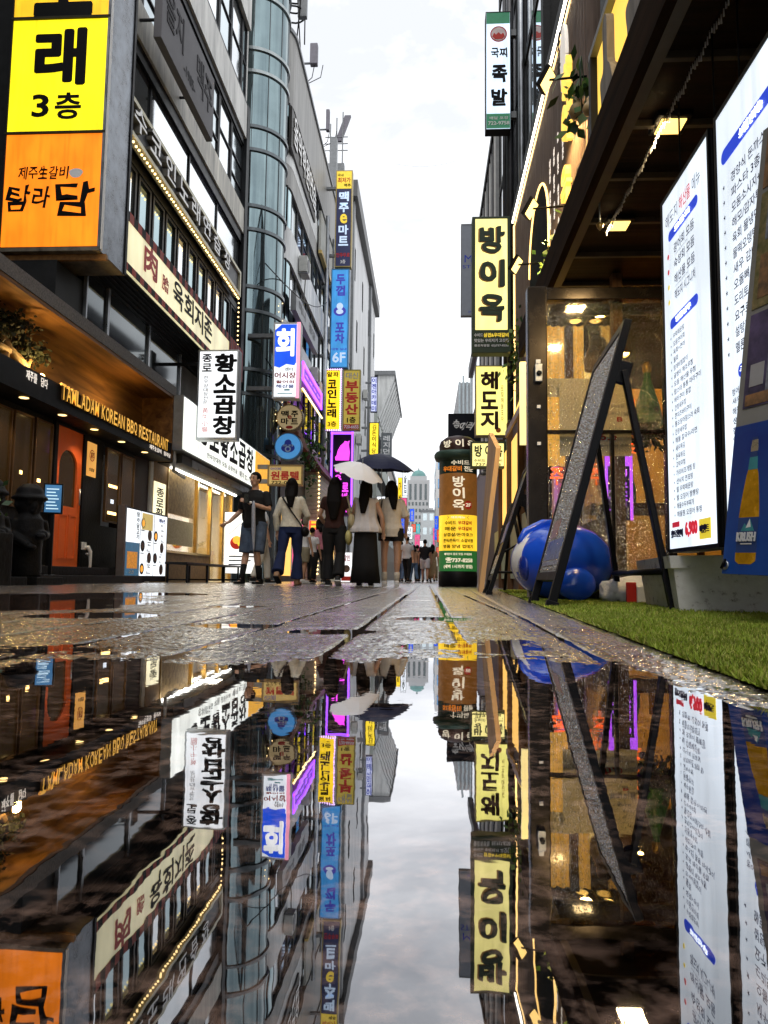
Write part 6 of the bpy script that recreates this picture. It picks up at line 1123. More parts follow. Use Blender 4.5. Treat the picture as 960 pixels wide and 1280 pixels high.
PKF = lit('pink banner', (.95, .10, .30), .75); vsign('standing_banner', 'pink banner with pale letters behind the white shirted boy', 364, 381, 655, 712, 19, .05, PKF, WHITEP, lambda b, fr, W, H: b.vtext(fr, '소주한잔', W * .25, W * .75, H * .15, H * .9, .012, INKW, .03), cat='banner', edge=.02)
REDF = lit('red banner', (.85, .09, .03), .8); vsign('standing_banner', 'red and yellow banner with a big letter behind the strollers', 385, 401, 650, 690, 21, .05, REDF, WHITEP, lambda b, fr, W, H: (b.text(fr, '코', W * .15, H * .55, W * .85, H * .95, .012, YL, .04), b.text(fr, '노', W * .15, H * .1, W * .85, H * .48, .012, YL, .04)), cat='banner', edge=.02)
vsign('standing_banner', 'pale patterned menu banner beside the dark skirt', 425, 441, 690, 728, 22, .05, lit('white poster glow', (.95, .96, 1), .85), WHITEP, lambda b, fr, W, H: (b.text(fr, '할인', W * .2, H * .7, W * .8, H * .9, .012, INKR, .03), b.disc(fr, W * .5, H * .45, W * .3, .012, FOOD, 16), b.box(fr, W * .1, W * .9, .05, H * .2, .01, .014, INKR)), cat='banner', edge=.02)
ACW = mat('aged white enamel', (.52, .52, .49), .5, var=.3, scale=6); ACG = mat('fan grille grey', (.12, .12, .125), .5)
for k, (X_, y_, z_, lab) in enumerate([(XB, 27.0, 11.7, 'aged white air conditioner above the grey wall board'), (XB, 30.2, 8.3, 'aged white air conditioner beside the blue and white fish sign'), (XB, 35.0, 11.7, 'aged white air conditioner near the navy sign'), (XB, 37.5, 8.3, 'aged white air conditioner behind the sky blue sign'), (-4.6, 46.0, 8.6, 'aged white air conditioner low on the white slab building'), (-4.6, 50.5, 12.6, 'aged white air conditioner midway up the white slab building')]):
    t2 = thing('air_conditioner', lab, 'air conditioner', (X_ + .2, y_, z_), 'air conditioners on the left facades'); f_ = frL(X_ + .06, y_, z_); b = MB(); b.box(f_, 0, .85, 0, .62, 0, .32, ACW, .02); b.build('casing', t2); b = MB(); b.drum(f_, .32, .31, .25, .32, .335, ACG, 20); b.build('fan_grille', t2); b = MB(); b.box(f_, .05, .1, -.05, 0, -.02, .34, GREYM); b.build('bracket', t2); b = MB(); b.tube([f_.P(.8, .1, .2), f_.P(.95, .05, .1), f_.P(.97, -1.6, .03)], .025, ACW, 6); b.build('hose', t2)
for k, (ya_, za_, yb_, zb_, lab) in enumerate([(20.6, 9.2, 33.5, 13.0, 'black cable from the karaoke band to the sky blue sign'), (21.0, 6.5, 27.5, 7.2, 'black cable dipping behind the fish restaurant sign'), (34.5, 14.0, 47.0, 12.0, 'black cable beyond the navy sign')]):
    b = MB(); b.tube([(-4.75 + .25 * math.sin(q * 3.1), ya_ + (yb_ - ya_) * q, za_ + (zb_ - za_) * q - .7 * math.sin(PI * q)) for q in np.linspace(0, 1, 16)], .018, BLACK, 5); b.build('slack_cable', label=lab, cat='cable', group='slack cables on the left row')
# ---- building 3 and beyond
t = thing('white_slab_building', 'plain white slab building with dark cornice beyond the tall signs', 'building', (-10, 52, 0)); PLW = mat('white render', (.70, .71, .72), .6, var=.3, scale=(1.6, 1.6, .2)); b = MB(); b.b(-16, -4.6, 42.0, 62, 0, 22.6, PLW); b.build('wall', t); b = MB(); b.b(-16.2, -4.25, 41.8, 62.3, 22.6, 23.6, mat('dark cornice', (.13, .13, .13), .5)); b.build('cornice', t)
for i in range(10):
    y = 44 + i * 1.8
    for z in (6.5, 10.5, 14.5, 18.5): 
        if (i + int(z)) % 3 == 0: window(frL(-4.6, 0, 0), y, y + .5, z, z + 2.0, t, DKG, f=.05, w0=-.02, w1=.03)
MB().b(-4.75, -4.45, 42.2, 42.8, 0, 22.5, GREYM).build('pilaster', t); MB().b(-4.7, -4.4, 55, 55.6, 0, 22.5, GREYM).build('pilaster', t)
t = thing('column_building', 'narrow grey building with exposed steel columns beside the stacked signs', 'building', (-6, 41, 0)); b = MB(); b.b(-8, -5.05, 41.55, 41.95, 0, 24.5, GREYM); b.b(-5.4, -5.05, 38.2, 38.6, 20.05, 24.0, GREYM); b.build('wall', t); b = MB(); [b.tube([(-4.75, y, 0), (-4.75, y, 17.0)], .09, STEEL, 8) for y in (33.2, 35.6)]; b.build('column', t)
vsign('projecting_sign', 'slim pale violet sign with dark letters far down the left row', 463, 472, 471, 515, 52, .3, lit('lavender acrylic', (.62, .66, .95), .75), mat('navy frame', (.05, .06, .14), .5), lambda b, fr, W, H: b.vtext(fr, '이젠아카데미', W * .18, W * .82, H * .02, H * .97, .012, INKB, .03), bracket=.4)
vsign('projecting_sign', 'slim yellow sign above the navy umbrella', 461, 474, 528, 569, 46, .3, lit('yellow slim acrylic', (1, .72, .03), .95), BLACK, lambda b, fr, W, H: b.vtext(fr, '김돈이식당', W * .3, W * .7, H * .04, H * .95, .012, INK, .02), bracket=.5)
vsign('projecting_sign', 'slim grey residence sign with white letters above the navy umbrella', 476, 490, 541, 578, 60, .3, mat('slate sign face', (.16, .18, .19), .5), GREYM, lambda b, fr, W, H: b.vtext(fr, '레지던스', W * .2, W * .8, H * .04, H * .92, .012, INKW, .03), bracket=.5)
t = thing('ribbed_cornice_building', 'far building with a curved ribbed cornice leaning over the street', 'building', (-8, 75, 0)); b = MB(); b.b(-14, -4.6, 66, 84, 0, 17, mat('pale green render', (.45, .48, .44), .6, var=.2)); b.build('wall', t); b = MB()
for i in range(10): y0 = 66.2 + i * 1.8; b.hexa([(-4.6, y0, 14.8), (-4.5, y0, 14.8), (-4.5, y0 + 1.2, 14.8), (-4.6, y0 + 1.2, 14.8), (-4.6, y0, 18.6), (-3.1, y0, 18.6), (-3.1, y0 + 1.2, 18.6), (-4.6, y0 + 1.2, 18.6)], PWT)
b.b(-14, -3.0, 66, 84.2, 18.6, 19.0, GREYM); b.build('cornice', t)
for i in range(8):
    for z in (5, 8.5, 11.8): window(frL(-4.6, 0, 0), 67 + i * 2, 68.3 + i * 2, z, z + 1.8, t, PALEG, f=.06, w0=-.02, w1=.04)
FARM = [mat('far render %d' % i, c, .6, var=.2, scale=.5) for i, c in enumerate([(.5, .5, .5), (.42, .38, .34), (.55, .56, .58), (.35, .37, .4), (.5, .45, .4)])]
def far_block(x0, x1, y0, y1, h, m, side, label, floors=3.2, gm=PALEG, step=2.6):
    t = thing('far_building', label, 'building', ((x0 + x1) / 2, (y0 + y1) / 2, 0)); b = MB(); b.b(x0, x1, y0, y1, 0, h, m); b.build('wall', t); b = MB(); b.b(x0 - .15, x1 + .15, y0 - .15, y1 + .15, h, h + .5, GREYM); b.build('parapet', t)
    f = frL(x1, 0, 0) if side < 0 else frR(x0, 0, 0); z = 4.2
    while z < h - 1.5:
        b = MB(); n = int((y1 - y0 - 1) / step)
        for k in range(n): u = y0 + .8 + k * step; b.box(f, *((u, u + step * .6) if side < 0 else (-u - step * .6, -u)), z, z + 1.7, -.05, .04, gm)
        n2 = int((x1 - x0) / step)
        for k in range(n2): u = x0 + .4 + k * step; b.b(u, u + step * .6, y0 - .04, y0 + .02, z, z + 1.7, gm)
        b.build('window_row', t); z += floors
far_block(-16, -4.7, 86, 108, 14, FARM[1], -1, 'brown far block beyond the ribbed cornice building'); far_block(-18, -5.0, 110, 150, 12, FARM[0], -1, 'low grey far block near the left vanishing point'); far_block(-22, -6.5, 152, 220, 17, FARM[4], -1, 'beige far block below the domed tower')
# little far signs on both rows
rr = random.Random(12); pal = [('red', REDF), ('white', SWH), ('yellow', GY), ('blue', SB), ('green', lit('green acrylic', (.05, .5, .12), .8)), ('pink', PKF), ('teal', lit('teal acrylic', (.05, .5, .55), .8))]
for i, (px_, w_, y0, h_, Y, c_) in enumerate([(497, 6, 597, 40, 66, 2), (499, 8, 645, 22, 58, 3), (505, 6, 640, 14, 80, 4), (508, 8, 658, 16, 75, 1), (514, 6, 655, 10, 95, 0), (518, 7, 668, 22, 90, 5), (510, 7, 680, 26, 70, 6), (524, 5, 676, 20, 110, 1), (530, 5, 690, 14, 130, 0), (488, 8, 610, 22, 50, 3), (494, 7, 655, 30, 54, 1)]):
    vsign('small_shop_sign', 'tiny far %s sign on the left row, %s' % (pal[c_][0], ['above the shoulder of the umbrella pair', 'at eye height', 'below the domed tower', 'pale and wide', 'just under the dome', 'low over the far crowd', 'lowest and widest', 'nearly at the vanishing point', 'farthest of all', 'nearest of them', 'half hidden by the cream top'][i]), px_, px_ + w_, y0, y0 + h_, Y, .2, pal[c_][1], GREYM, lambda b, fr, W, H: b.vtext(fr, '가나'[i % 2] + '방', W * .25, W * .75, H * .1, H * .9, .012, INK if c_ in (1, 2) else INKW, .03), group='tiny far signs', edge=.04)
for i, (px_, w_, y0, h_, Y, c_, lab) in enumerate([(500, 9, 622, 26, 44, 5, 'pink upright sign over the far left pavement'), (503, 7, 590, 30, 74, 1, 'white upright sign under the ribbed cornice'), (507, 9, 700, 14, 50, 2, 'yellow box sign just above the far heads'), (512, 6, 636, 16, 100, 3, 'blue box sign on the brown far block'), (516, 8, 690, 18, 68, 0, 'red banner above the far heads'), (520, 5, 655, 12, 120, 6, 'teal box sign under the tower shaft'), (496, 8, 690, 30, 40, 1, 'white poster stand behind the cream top'), (526, 5, 700, 14, 100, 2, 'yellow banner in the middle of the crowd'), (442, 12, 640, 26, 38, 2, 'yellow board between two dark heads'), (470, 14, 620, 20, 40, 1, 'white board under the umbrellas')]):
    vsign('small_shop_sign', 'tiny far %s' % lab, px_, px_ + w_, y0, y0 + h_, Y, .2, pal[c_][1], GREYM, lambda b, fr, W, H: b.vtext(fr, '술집', W * .25, W * .75, H * .1, H * .9, .012, INK if c_ in (1, 2) else INKW, .03), group='tiny far signs', edge=.04)
# domed tower
t = thing('domed_tower', 'far grey tower with a green dome closing the street', 'tower', (-6, 400, 0)); TW = mat('far tower stone', (.46, .47, .48), .7, var=.12, scale=.1); a, c = onY(508, 735, 400), onY(537, 600, 400); cx_ = (a.x + c.x) / 2; hw = (c.x - a.x) / 2; zt = c.z
b = MB(); b.b(cx_ - hw, cx_ + hw, 400, 400 + 2 * hw, 0, zt, TW); b.b(cx_ - hw - 2.4, cx_ - hw, 401, 400 + 2 * hw, 0, zt * .62, TW); b.b(cx_ + hw, cx_ + hw + 2.2, 401, 400 + 2 * hw, 0, zt * .72, TW); b.b(cx_ - hw * .75, cx_ + hw * .75, 400 + hw * .3, 400 + hw * 1.7, zt, zt + 2.4, TW); b.build('shaft', t)
GD = mat('verdigris dome', (.14, .30, .29), .5, var=.2, scale=.4); b = MB(); R = hw * .66; b.lathe((cx_, 400 + hw, zt + 2.4), [(R, 0), (R * .98, R * .25), (R * .8, R * .6), (R * .5, R * .85), (0, R * .98)], GD, 20); b.tube([(cx_, 400 + hw, zt + 2.4 + R * .95), (cx_, 400 + hw, zt + 2.4 + R * 1.35)], [.5, .15], TW, 8); b.build('dome', t)
b = MB(); f = frC(cx_ - hw, 400, 0)
for i in range(4): b.box(f, hw * (.18 + .46 * i), hw * (.38 + .46 * i), zt * .80, zt * .96, -.1, .12, DKG)
for z in np.arange(4, zt * .76, 3.6):
    for i in range(6): b.box(f, hw * (.1 + .32 * i), hw * (.26 + .32 * i), z, z + 1.8, -.1, .1, DKG)
b.build('window_row', t)

# ================================================================= RIGHT ROW, FARTHER
XQ = 1.55
t = thing('glass_front_building', 'dark glass fronted building carrying the tall vertical signs on the right', 'building', (4, 13, 0)); b = MB(); b.b(XQ + .1, 9, 9.8, 16.4, 0, 16, DKW); b.build('core', t); f = frR(XQ + .05, 16.4, 0); k = 0
MG = mirror_glass('clear mirror glass', (.62, .66, .70), .02, .95)
for z in np.arange(4.4, 15.5, 2.25):
    for u in np.arange(0, 6.5, 1.1): window(f, u, u + 1.08, z, z + 2.2, t, MG, f=.04, w0=-.02, w1=.02)
b = MB(); b.b(XQ + .0, XQ + .1, 9.75, 9.95, 0, 16, DKW); b.build('end_trim', t)
b = MB(); b.tube([(XQ - .06, 13.3, 3.0), (XQ - .06, 13.3, 16)], .07, mat('dark pipe', (.06, .06, .065), .4, .5), 10); b.tube([(XQ - .02, 12.0, 3.0), (XQ - .02, 12.0, 16)], .05, STEEL, 10); b.tube([(XQ - .04, 14.4, 2.0), (XQ - .04, 14.4, 16)], .05, MATS['dark pipe'], 10); b.build('drain_pipe', t)
t = thing('finned_building', 'building with white and dark vertical fins beyond the glass front', 'building', (4, 19, 0)); XF = 1.62; b = MB(); b.b(XF + .1, 8, 16.5, 22, 0, 10.9, mat('fin backing', (.05, .05, .055), .5)); b.build('core', t); f = frR(XF, 22, 0)
for i in range(24): MB().box(f, i * .23, i * .23 + .09, 3.2, 10.85, -.1, .06 + .03 * (i % 2), (WHITEP, mat('charcoal fin', (.05, .05, .055), .4), mat('grey fin', (.35, .36, .37), .4))[i % 3]).build('fin', t)
b = MB(); b.b(XF - .12, 8, 16.5, 22.1, 10.9, 11.1, DARKMETAL); b.build('parapet', t)
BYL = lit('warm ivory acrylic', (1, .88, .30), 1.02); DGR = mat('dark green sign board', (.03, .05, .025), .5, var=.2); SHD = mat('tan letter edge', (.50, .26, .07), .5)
t = thing('vertical_sign', 'large vertical yellow sign in dark green frame with three brush letters', 'shop sign', (1.07, 12.4, 3.97), 'right row signs'); a, c = onY(590, 441, 12.4), onY(638, 270, 12.4); W, H = c.x - a.x, c.z - a.z; fr = frC(a.x, 12.4, a.z)
b = MB(); b.box(fr, 0, W, 0, H, -.24, 0, DGR, .008); b.build('cabinet', t); b = MB(); b.box(fr, .055, W - .055, H * .165, H - .05, 0, .008, BYL); b.build('lit_face', t); b = MB()
for i, ch in enumerate('방이옥'):
    v1 = H * (.92 - i * .25); v0 = v1 - H * .19
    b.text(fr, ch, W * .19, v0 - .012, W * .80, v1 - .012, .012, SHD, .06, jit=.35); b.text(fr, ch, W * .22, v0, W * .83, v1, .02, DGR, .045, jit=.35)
b.build('brush_lettering', t); b = MB(); b.text(fr, '수비드', W * .06, H * .115, W * .28, H * .14, .006, INKW, .03); b.text(fr, '삼겹&우대갈비', W * .30, H * .112, W * .94, H * .142, .006, YG, .04); b.text(fr, '맛있는 우리지기 고깃집', W * .06, H * .075, W * .94, H * .1, .006, INKW, .03); b.text(fr, '종로직영점  02)737-8258', W * .06, H * .04, W * .94, H * .06, .006, INKW, .02); b.build('small_lettering', t); MB().box(fr, W, W + .2, H * .2, H * .24, -.18, -.1, DARKMETAL).box(fr, W, W + .2, H * .8, H * .84, -.18, -.1, DARKMETAL).build('bracket', t)
vsign('vertical_sign', 'yellow vertical sign with three brown letters under the large framed one', 594, 635, 457, 545, 14, .2, lit('lemon acrylic', (1, .90, .24), 1.05), mat('thin cream edge', (.5, .42, .2), .5), lambda b, fr, W, H: (b.vtext(fr, '해도지', W * .18, W * .68, H * .08, H * .93, .012, mat('brown lettering', (.07, .025, .012), .5), .05, jit=.2), b.vtext(fr, '로컬해물포차', W * .78, W * .86, H * .2, H * .72, .012, mat('ochre lettering', (.35, .2, .04), .5), .01), b.disc(fr, W * .7, H * .08, W * .08, .014, mat('orange seal', (.8, .2, .03), .5), 16)), edge=.02, group='right row signs')
GR2 = mat('sign green', (.04, .22, .12), .5, emit=(.05, .3, .15), es=.2)
def jok(b, fr, W, H):
    b.box(fr, .015, W - .015, H * .90, H - .015, .009, .014, GR2); b.box(fr, .015, W - .015, .03, H * .135, .009, .014, GR2); b.disc(fr, W * .52, H * .81, W * .34, .012, INKR, 24); b.disc(fr, W * .52, H * .81, W * .29, .014, mat('pale pink print', (.85, .7, .7), .5), 24); b.poly(fr, [(W * .27, H * .79), (W * .34, H * .82), (W * .42, H * .805), (W * .52, H * .825), (W * .62, H * .805), (W * .70, H * .82), (W * .77, H * .79), (W * .66, H * .765), (W * .38, H * .765)], .015, .017, INKR)
    b.htext(fr, '국찌', W * .2, H * .61, W * .88, H * .69, .012, INK, .04, jit=.4); b.text(fr, '족', W * .26, H * .40, W * .84, H * .54, .012, INK, .05, jit=.4); b.text(fr, '발', W * .24, H * .20, W * .84, H * .34, .012, INK, .05, jit=.4); b.text(fr, '배달 포장', W * .15, H * .085, W * .9, H * .11, .016, INKW, .02); b.text(fr, '722-9758', W * .1, H * .04, W * .94, H * .07, .016, INKW, .04)
vsign('vertical_sign', 'pale blue vertical sign with green ends and red round emblem at the top', 607, 638, 15, 163, 13, .2, lit('ice blue acrylic', (.66, .82, 1.0), 1.0), DARKMETAL, jok, edge=.012, bracket=-.12, group='right row signs')
vsign('vertical_sign', 'plain grey vertical sign half hidden behind the large yellow one', 576, 604, 280, 395, 21, .15, mat('slate blue sign face', (.28, .31, .37), .5, var=.1), GREYM, lambda b, fr, W, H: (b.text(fr, 'M', W * .16, H * .58, W * .50, H * .66, .012, INKB, .0), b.text(fr, 'STAY', W * .08, H * .515, W * .9, H * .55, .012, INKB, .0), b.text(fr, 'inn', W * .35, H * .03, W * .6, H * .06, .012, INKB, .0)), edge=.02, group='right row signs')
vsign('vertical_sign', 'black square sign with white brush marks behind the advertising pillar', 560, 606, 517, 570, 24, .2, mat('black sign face', (.010, .010, .016), .4), BLACK, lambda b, fr, W, H: (b.text(fr, '송', W * .14, H * .66, W * .32, H * .86, .012, INKW, .04, jit=.8), b.text(fr, '아리', W * .32, H * .62, W * .68, H * .8, .012, INKW, .05, jit=.9, shear=.4), b.text(fr, '수', W * .14, H * .06, W * .8, H * .4, .012, INKW, .06)), edge=.02, group='right row signs')
vsign('vertical_sign', 'small square yellow sign with two brush letters beside the pillar top', 588, 632, 552, 585, 11.6, .15, lit('small lemon acrylic', (1, .90, .32), .95), DGR, lambda b, fr, W, H: (b.text(fr, '방', W * .12, H * .42, W * .33, H * .86, .012, DGR, .04, jit=.3), b.text(fr, '이', W * .42, H * .42, W * .6, H * .86, .012, DGR, .04, jit=.3), b.text(fr, '옥', W * .68, H * .42, W * .9, H * .86, .012, DGR, .04, jit=.3), b.text(fr, '수비드 우대갈비', W * .1, H * .22, W * .9, H * .34, .012, DGR, .02), b.text(fr, '737-8258', W * .14, H * .08, W * .86, H * .18, .012, DGR, .02)), edge=.03, bracket=-.3, group='right row signs')
# advertising pillar
t = thing('advertising_pillar', 'round advertising pillar with dark dome, green rim and food print', 'pillar', (.53, 13, 0)); cp = (.53, 13.0, 0); r_ = .33; PF = Fr((0, 0, 0), (1, 0, 0), (0, 1, 0), (0, 0, 1))
PB1 = mat('pillar photo brown', (.20, .085, .025), .4, scale=4, col2=(.04, .018, .008), emit=(.8, .3, .05), es=.12); PYL = lit('pillar yellow', (1, .62, .03), .85); PGN = mat('pillar green', (.02, .12, .03), .4, emit=(.03, .25, .05), es=.25); PTL = mat('pillar dark teal', (.012, .035, .03), .4)
b = MB(); b.lathe(cp, [(.30, 0), (.335, .02), (.335, .25), (.32, .27)], BLACK, 28); b.build('base', t)
for nm, z0, z1, m in (('green_band', .27, .62, PGN), ('yellow_band', .62, 1.23, PYL), ('photo_band', 1.23, 1.95, PB1), ('title_band', 1.95, 2.2, PTL)): MB().lathe(cp, [(r_, z0), (r_, z1)], m, 36).build(nm, t)
RIMG = mat('bronze green rim', (.035, .07, .055), .45, .4, bump=.5, bscale=60); b = MB(); b.lathe(cp, [(.33, 2.18), (.40, 2.21), (.42, 2.26), (.42, 2.31), (.39, 2.35), (.33, 2.36)], RIMG, 32); b.build('rim', t)
b = MB(); b.lathe(cp, [(.33, 2.36), (.335, 2.46), (.31, 2.54), (.22, 2.61), (.1, 2.64), (0, 2.65)], mat('brown dome', (.05, .022, .018), .4, .3), 32); b.build('dome', t)
class CylFr(Fr):
    def __init__(s, c, R, zc): s.c, s.R, s.zc = V3(c), R, zc
    def P(s, a, b, w=0.0): an = -PI / 2 - .04 + a / s.R; return s.c + V3((math.cos(an) * (s.R + w), math.sin(an) * (s.R + w), b))
cf = CylFr(cp, r_, 0); b = MB(); OW = mat('cream print', (.85, .78, .6), .5, emit=(1, .9, .7), es=.35); OO = mat('orange print', (.8, .22, .02), .5, emit=(1, .3, .02), es=.3)
b.text(cf, '수비드', -.12, 2.09, .20, 2.17, .004, OW, .03); b.text(cf, '우대갈비', -.28, 1.98, .06, 2.07, .004, OO, .035); b.text(cf, '전문', .10, 1.98, .28, 2.07, .004, OW, .03)
for i, ch in enumerate('방이옥'): b.text(cf, ch, -.09, 1.71 - i * .2, .11, 1.89 - i * .2, .004, OW, .03, jit=.4)
b.disc(cf, .18, 1.40, .075, .004, INKR, 20); b.text(cf, '2F', .13, 1.37, .23, 1.43, .007, OW, .03)
b.poly(cf, [(-.2, 1.15), (.2, 1.15), (.17, 1.185), (.2, 1.22), (-.2, 1.22), (-.17, 1.185)], .002, .004, PGN); b.text(cf, '대표메뉴', -.12, 1.165, .12, 1.205, .007, OW, .03)
for i, (s1, s2) in enumerate([('수비드', '우대갈비'), ('매운', '우대갈비'), ('삼겹살/돈마호크', ''), ('쫀득쫀득이 소갈비찜', ''), ('명품 양념 껍데기', '')]):
    v = 1.06 - i * .1
    if s2: b.text(cf, s1, -.24, v, -.03, v + .065, .004, INK, .03); b.text(cf, s2, 0, v, .25, v + .065, .004, INKR, .04)
    else: b.text(cf, s1, -.27, v, .28, v + .06, .004, INK, .03)
b.text(cf, '예약문의 종로 맛집 우대갈비', -.25, .54, .25, .58, .004, OW, .02); b.text(cf, '☎737-8258', -.22, .41, .27, .5, .004, OW, .045); b.text(cf, '(새벽 1시까지 영업)', -.26, .31, .27, .38, .004, OW, .03); b.build('print', t)
cfr = CylFr(cp, .335, 0); b = MB(); b.text(cfr, '방', -.27, 2.40, -.12, 2.52, .006, OW, .03, jit=.4); b.text(cfr, '이', -.05, 2.40, .09, 2.53, .006, OW, .03, jit=.4); b.text(cfr, '옥', .16, 2.40, .29, 2.52, .006, OW, .03, jit=.4); b.build('dome_lettering', t)
# side doorway, lit awning, lit upright panel between the far signs and the post
t = thing('striped_awning', 'small yellow lit awning with dark stripes behind the black post', 'awning', (1.1, 8.5, 1.95)); b = MB()
for i in range(8): y = 7.7 + i * .21; b.slab((1.20, y, 2.5), (1.20, y + .205, 2.5), (1.0, y + .205, 1.97), (1.0, y, 1.97), (0, 0, .03), mat('lit yellow canvas', (.75, .5, .12), .5, emit=(1, .62, .10), es=.8) if i % 4 else BRF)
b.build('canvas', t); b = MB(); b.b(.975, .997, 7.7, 9.38, 1.92, 2.0, BRF); b.build('valance', t)
a, c = onY(652, 555, 6.6), onY(661, 452, 6.6); t = thing('lit_side_panel', 'narrow glowing cream panel just behind the black post', 'sign', (a.x, 6.6, a.z)); f = frC(a.x - .01, 6.6, a.z); b = MB(); b.box(f, 0, .24, 0, c.z - a.z, -.06, 0, lit('cream side light', (1, .82, .34), 1.0)); b.build('panel', t); b = MB(); b.box(f, .24, .27, -a.z, c.z - a.z + .05, -.08, .02, BLACK); b.build('post', t)
t = thing('side_shop_front', 'timber shop front with pale lower panels behind the A-frames', 'storefront', (1.2, 10, 0)); b = MB(); b.b(1.22, 1.5, 8.05, 13.2, 0, 2.3, mat('mauve render', (.16, .12, .13), .6, var=.3)); b.b(1.18, 1.22, 8.05, 13.2, .15, .95, mat('pale green panel', (.42, .46, .36), .5, var=.2)); b.build('wall', t); b = MB(); [b.b(1.14, 1.22, y, y + .1, 0, 2.4, WD) for y in (8.1, 9.4, 10.7, 12.0)]; b.build('timber_post', t); b = MB(); b.b(1.19, 1.215, 9.6, 10.6, 1.0, 2.1, WW); b.b(1.19, 1.215, 10.9, 11.9, 1.0, 2.1, WW); b.build('window', t)
MB().b(1.55, 9, 13.3, 16.4, 0, .0, DKW) if False else None
far_block(2.0, 14, 22.4, 34, 9.5, FARM[3], 1, 'dark low block behind the black square sign'); 
t = thing('white_fluted_building', 'pale building with vertical flutes above the black square sign', 'building', (6, 50, 0)); a, c = onY(573, 530, 48), onY(594, 478, 48); b = MB(); b.b(a.x, 14, 48, 60, 0, c.z, PLW); b.build('wall', t); b = MB(); [b.b(a.x + i * .25, a.x + i * .25 + .12, 47.8, 48, 4, c.z + .4 * (i % 2), mat('pale blue flute', (.5, .58, .62), .4)) for i in range(9)]; b.build('flute', t)
a, c = onY(544, 735, 100), onY(553, 567, 100); t = thing('striped_glass_tower', 'tall white tower with blue glass bands behind the advertising pillar', 'tower', (8, 105, 0)); b = MB(); b.b(a.x, 20, 100, 116, 0, c.z, WHITEP); b.build('wall', t); b = MB(); BLG = mirror_glass('blue glass', (.16, .30, .48), .08, .8)
for z in np.arange(2, c.z - 1, 2.6): b.b(a.x + .3, 19, 99.95, 100.1, z, z + 1.3, BLG); b.b(a.x - .05, a.x + .1, 100.4, 115.6, z, z + 1.3, BLG)
b.build('window_row', t); b = MB(); a2 = onY(551, 552, 104); b.b(a2.x, 20, 104, 114, c.z, a2.z, GREYM); b.build('roof_block', t)
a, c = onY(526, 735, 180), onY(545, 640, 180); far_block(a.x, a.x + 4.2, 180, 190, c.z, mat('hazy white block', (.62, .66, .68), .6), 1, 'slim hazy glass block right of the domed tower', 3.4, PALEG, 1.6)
far_block(3.2, 16, 62, 98, 11, FARM[2], 1, 'pale low block behind the far crowd on the right'); far_block(6.5, 20, 120, 200, 9, FARM[0], 1, 'far grey block right of the vanishing point')
for i, (px_, w_, y0, h_, Y, c_, lab) in enumerate([(546, 6, 662, 16, 58, 0, 'round looking red lantern sign beside the pillar'), (545, 5, 684, 12, 62, 0, 'second red sign below, beside the pillar'), (543, 5, 645, 30, 88, 3, 'blue upright sign left of the pillar'), (541, 4, 660, 26, 110, 5, 'pink upright sign near the vanishing point')]):
    vsign('small_shop_sign', 'tiny far %s' % lab, px_, px_ + w_, y0, y0 + h_, Y, .2, pal[c_][1], GREYM, lambda b, fr, W, H: b.vtext(fr, '주점', W * .25, W * .75, H * .1, H * .9, .012, INKW, .03), group='tiny far signs', edge=.03)
# ---- rooftop antennas
def antenna_panel(x0, x1, y0, y1, Y, label):
    a, c = onY(x0, y1, Y), onY(x1, y0, Y); t = thing('cell_antenna', label, 'antenna', (a.x, Y, a.z)); b = MB(); b.b(a.x, c.x, Y, Y + .3, a.z, c.z, mat('antenna grey', (.17, .16, .19), .5), .04); b.build('panel', t); b = MB(); b.tube([(a.x - .9, Y + .15, a.z + .1), (a.x + .2, Y + .15, a.z + .1)], .05, GREYM, 6); b.tube([(a.x - .5, Y + .15, a.z - 2.2), (a.x - .5, Y + .15, a.z + .1)], .05, GREYM, 6); b.build('mount', t); b = MB(); [b.tube([(a.x + .2 + q, Y + .15, a.z), (a.x + .1 + q, Y + .15, a.z - .6), (a.x - .3, Y + .15, a.z - 1.0)], .02, BLACK, 5) for q in (0, .4)]; b.build('cable', t)
antenna_panel(387, 397, 53, 79, 32, 'grey panel antenna standing out from the office roof edge'); antenna_panel(407, 412, 136, 162, 39, 'slim white panel antenna on the column building roof')
t = thing('antenna_mast', 'leaning antenna and frame on the column building roof', 'antenna', (-5.4, 40, 23)); b = MB(); a, c = onY(419, 176, 40), onY(431, 144, 40); b.slab(a, a + V3((.35, 0, 0)), c + V3((.35, 0, 0)), c, (0, .2, 0), MATS['antenna grey']); b.build('panel', t); b = MB(); p = onY(413, 180, 40)
for q in (0, .35, .7): b.tube([(p.x + q, 40, 19.5), (p.x + q, 40, p.z + 1.2 + q)], .04, GREYM, 5)
for q in (0, .4, .8): b.tube([(p.x - .3, 40, p.z - .4 + q), (p.x + 1.0, 40, p.z - .4 + q)], .03, GREYM, 5)
b.build('frame', t)
t = thing('lattice_mast', 'round lattice antenna mast on the rounded corner roof', 'antenna', (-5.6, 26, 20)); b = MB(); c0 = onY(366, 14, 26)
for z in (0, .4, .8, 1.2): b.lathe((c0.x, 26.2, c0.z + z), [(.42, 0), (.46, 0), (.46, .05), (.42, .05)], DARKMETAL, 16)
for k in range(6): a = k * PI / 3; b.tube([(c0.x + .44 * math.cos(a), 26.2 + .44 * math.sin(a), c0.z - 1.2), (c0.x + .44 * math.cos(a + .5), 26.2 + .44 * math.sin(a + .5), c0.z + 1.6)], .025, DARKMETAL, 5)
b.b(c0.x + .2, c0.x + .55, 25.9, 26.1, c0.z - .3, c0.z + 1.2, GREYM, .03); b.build('lattice', t)
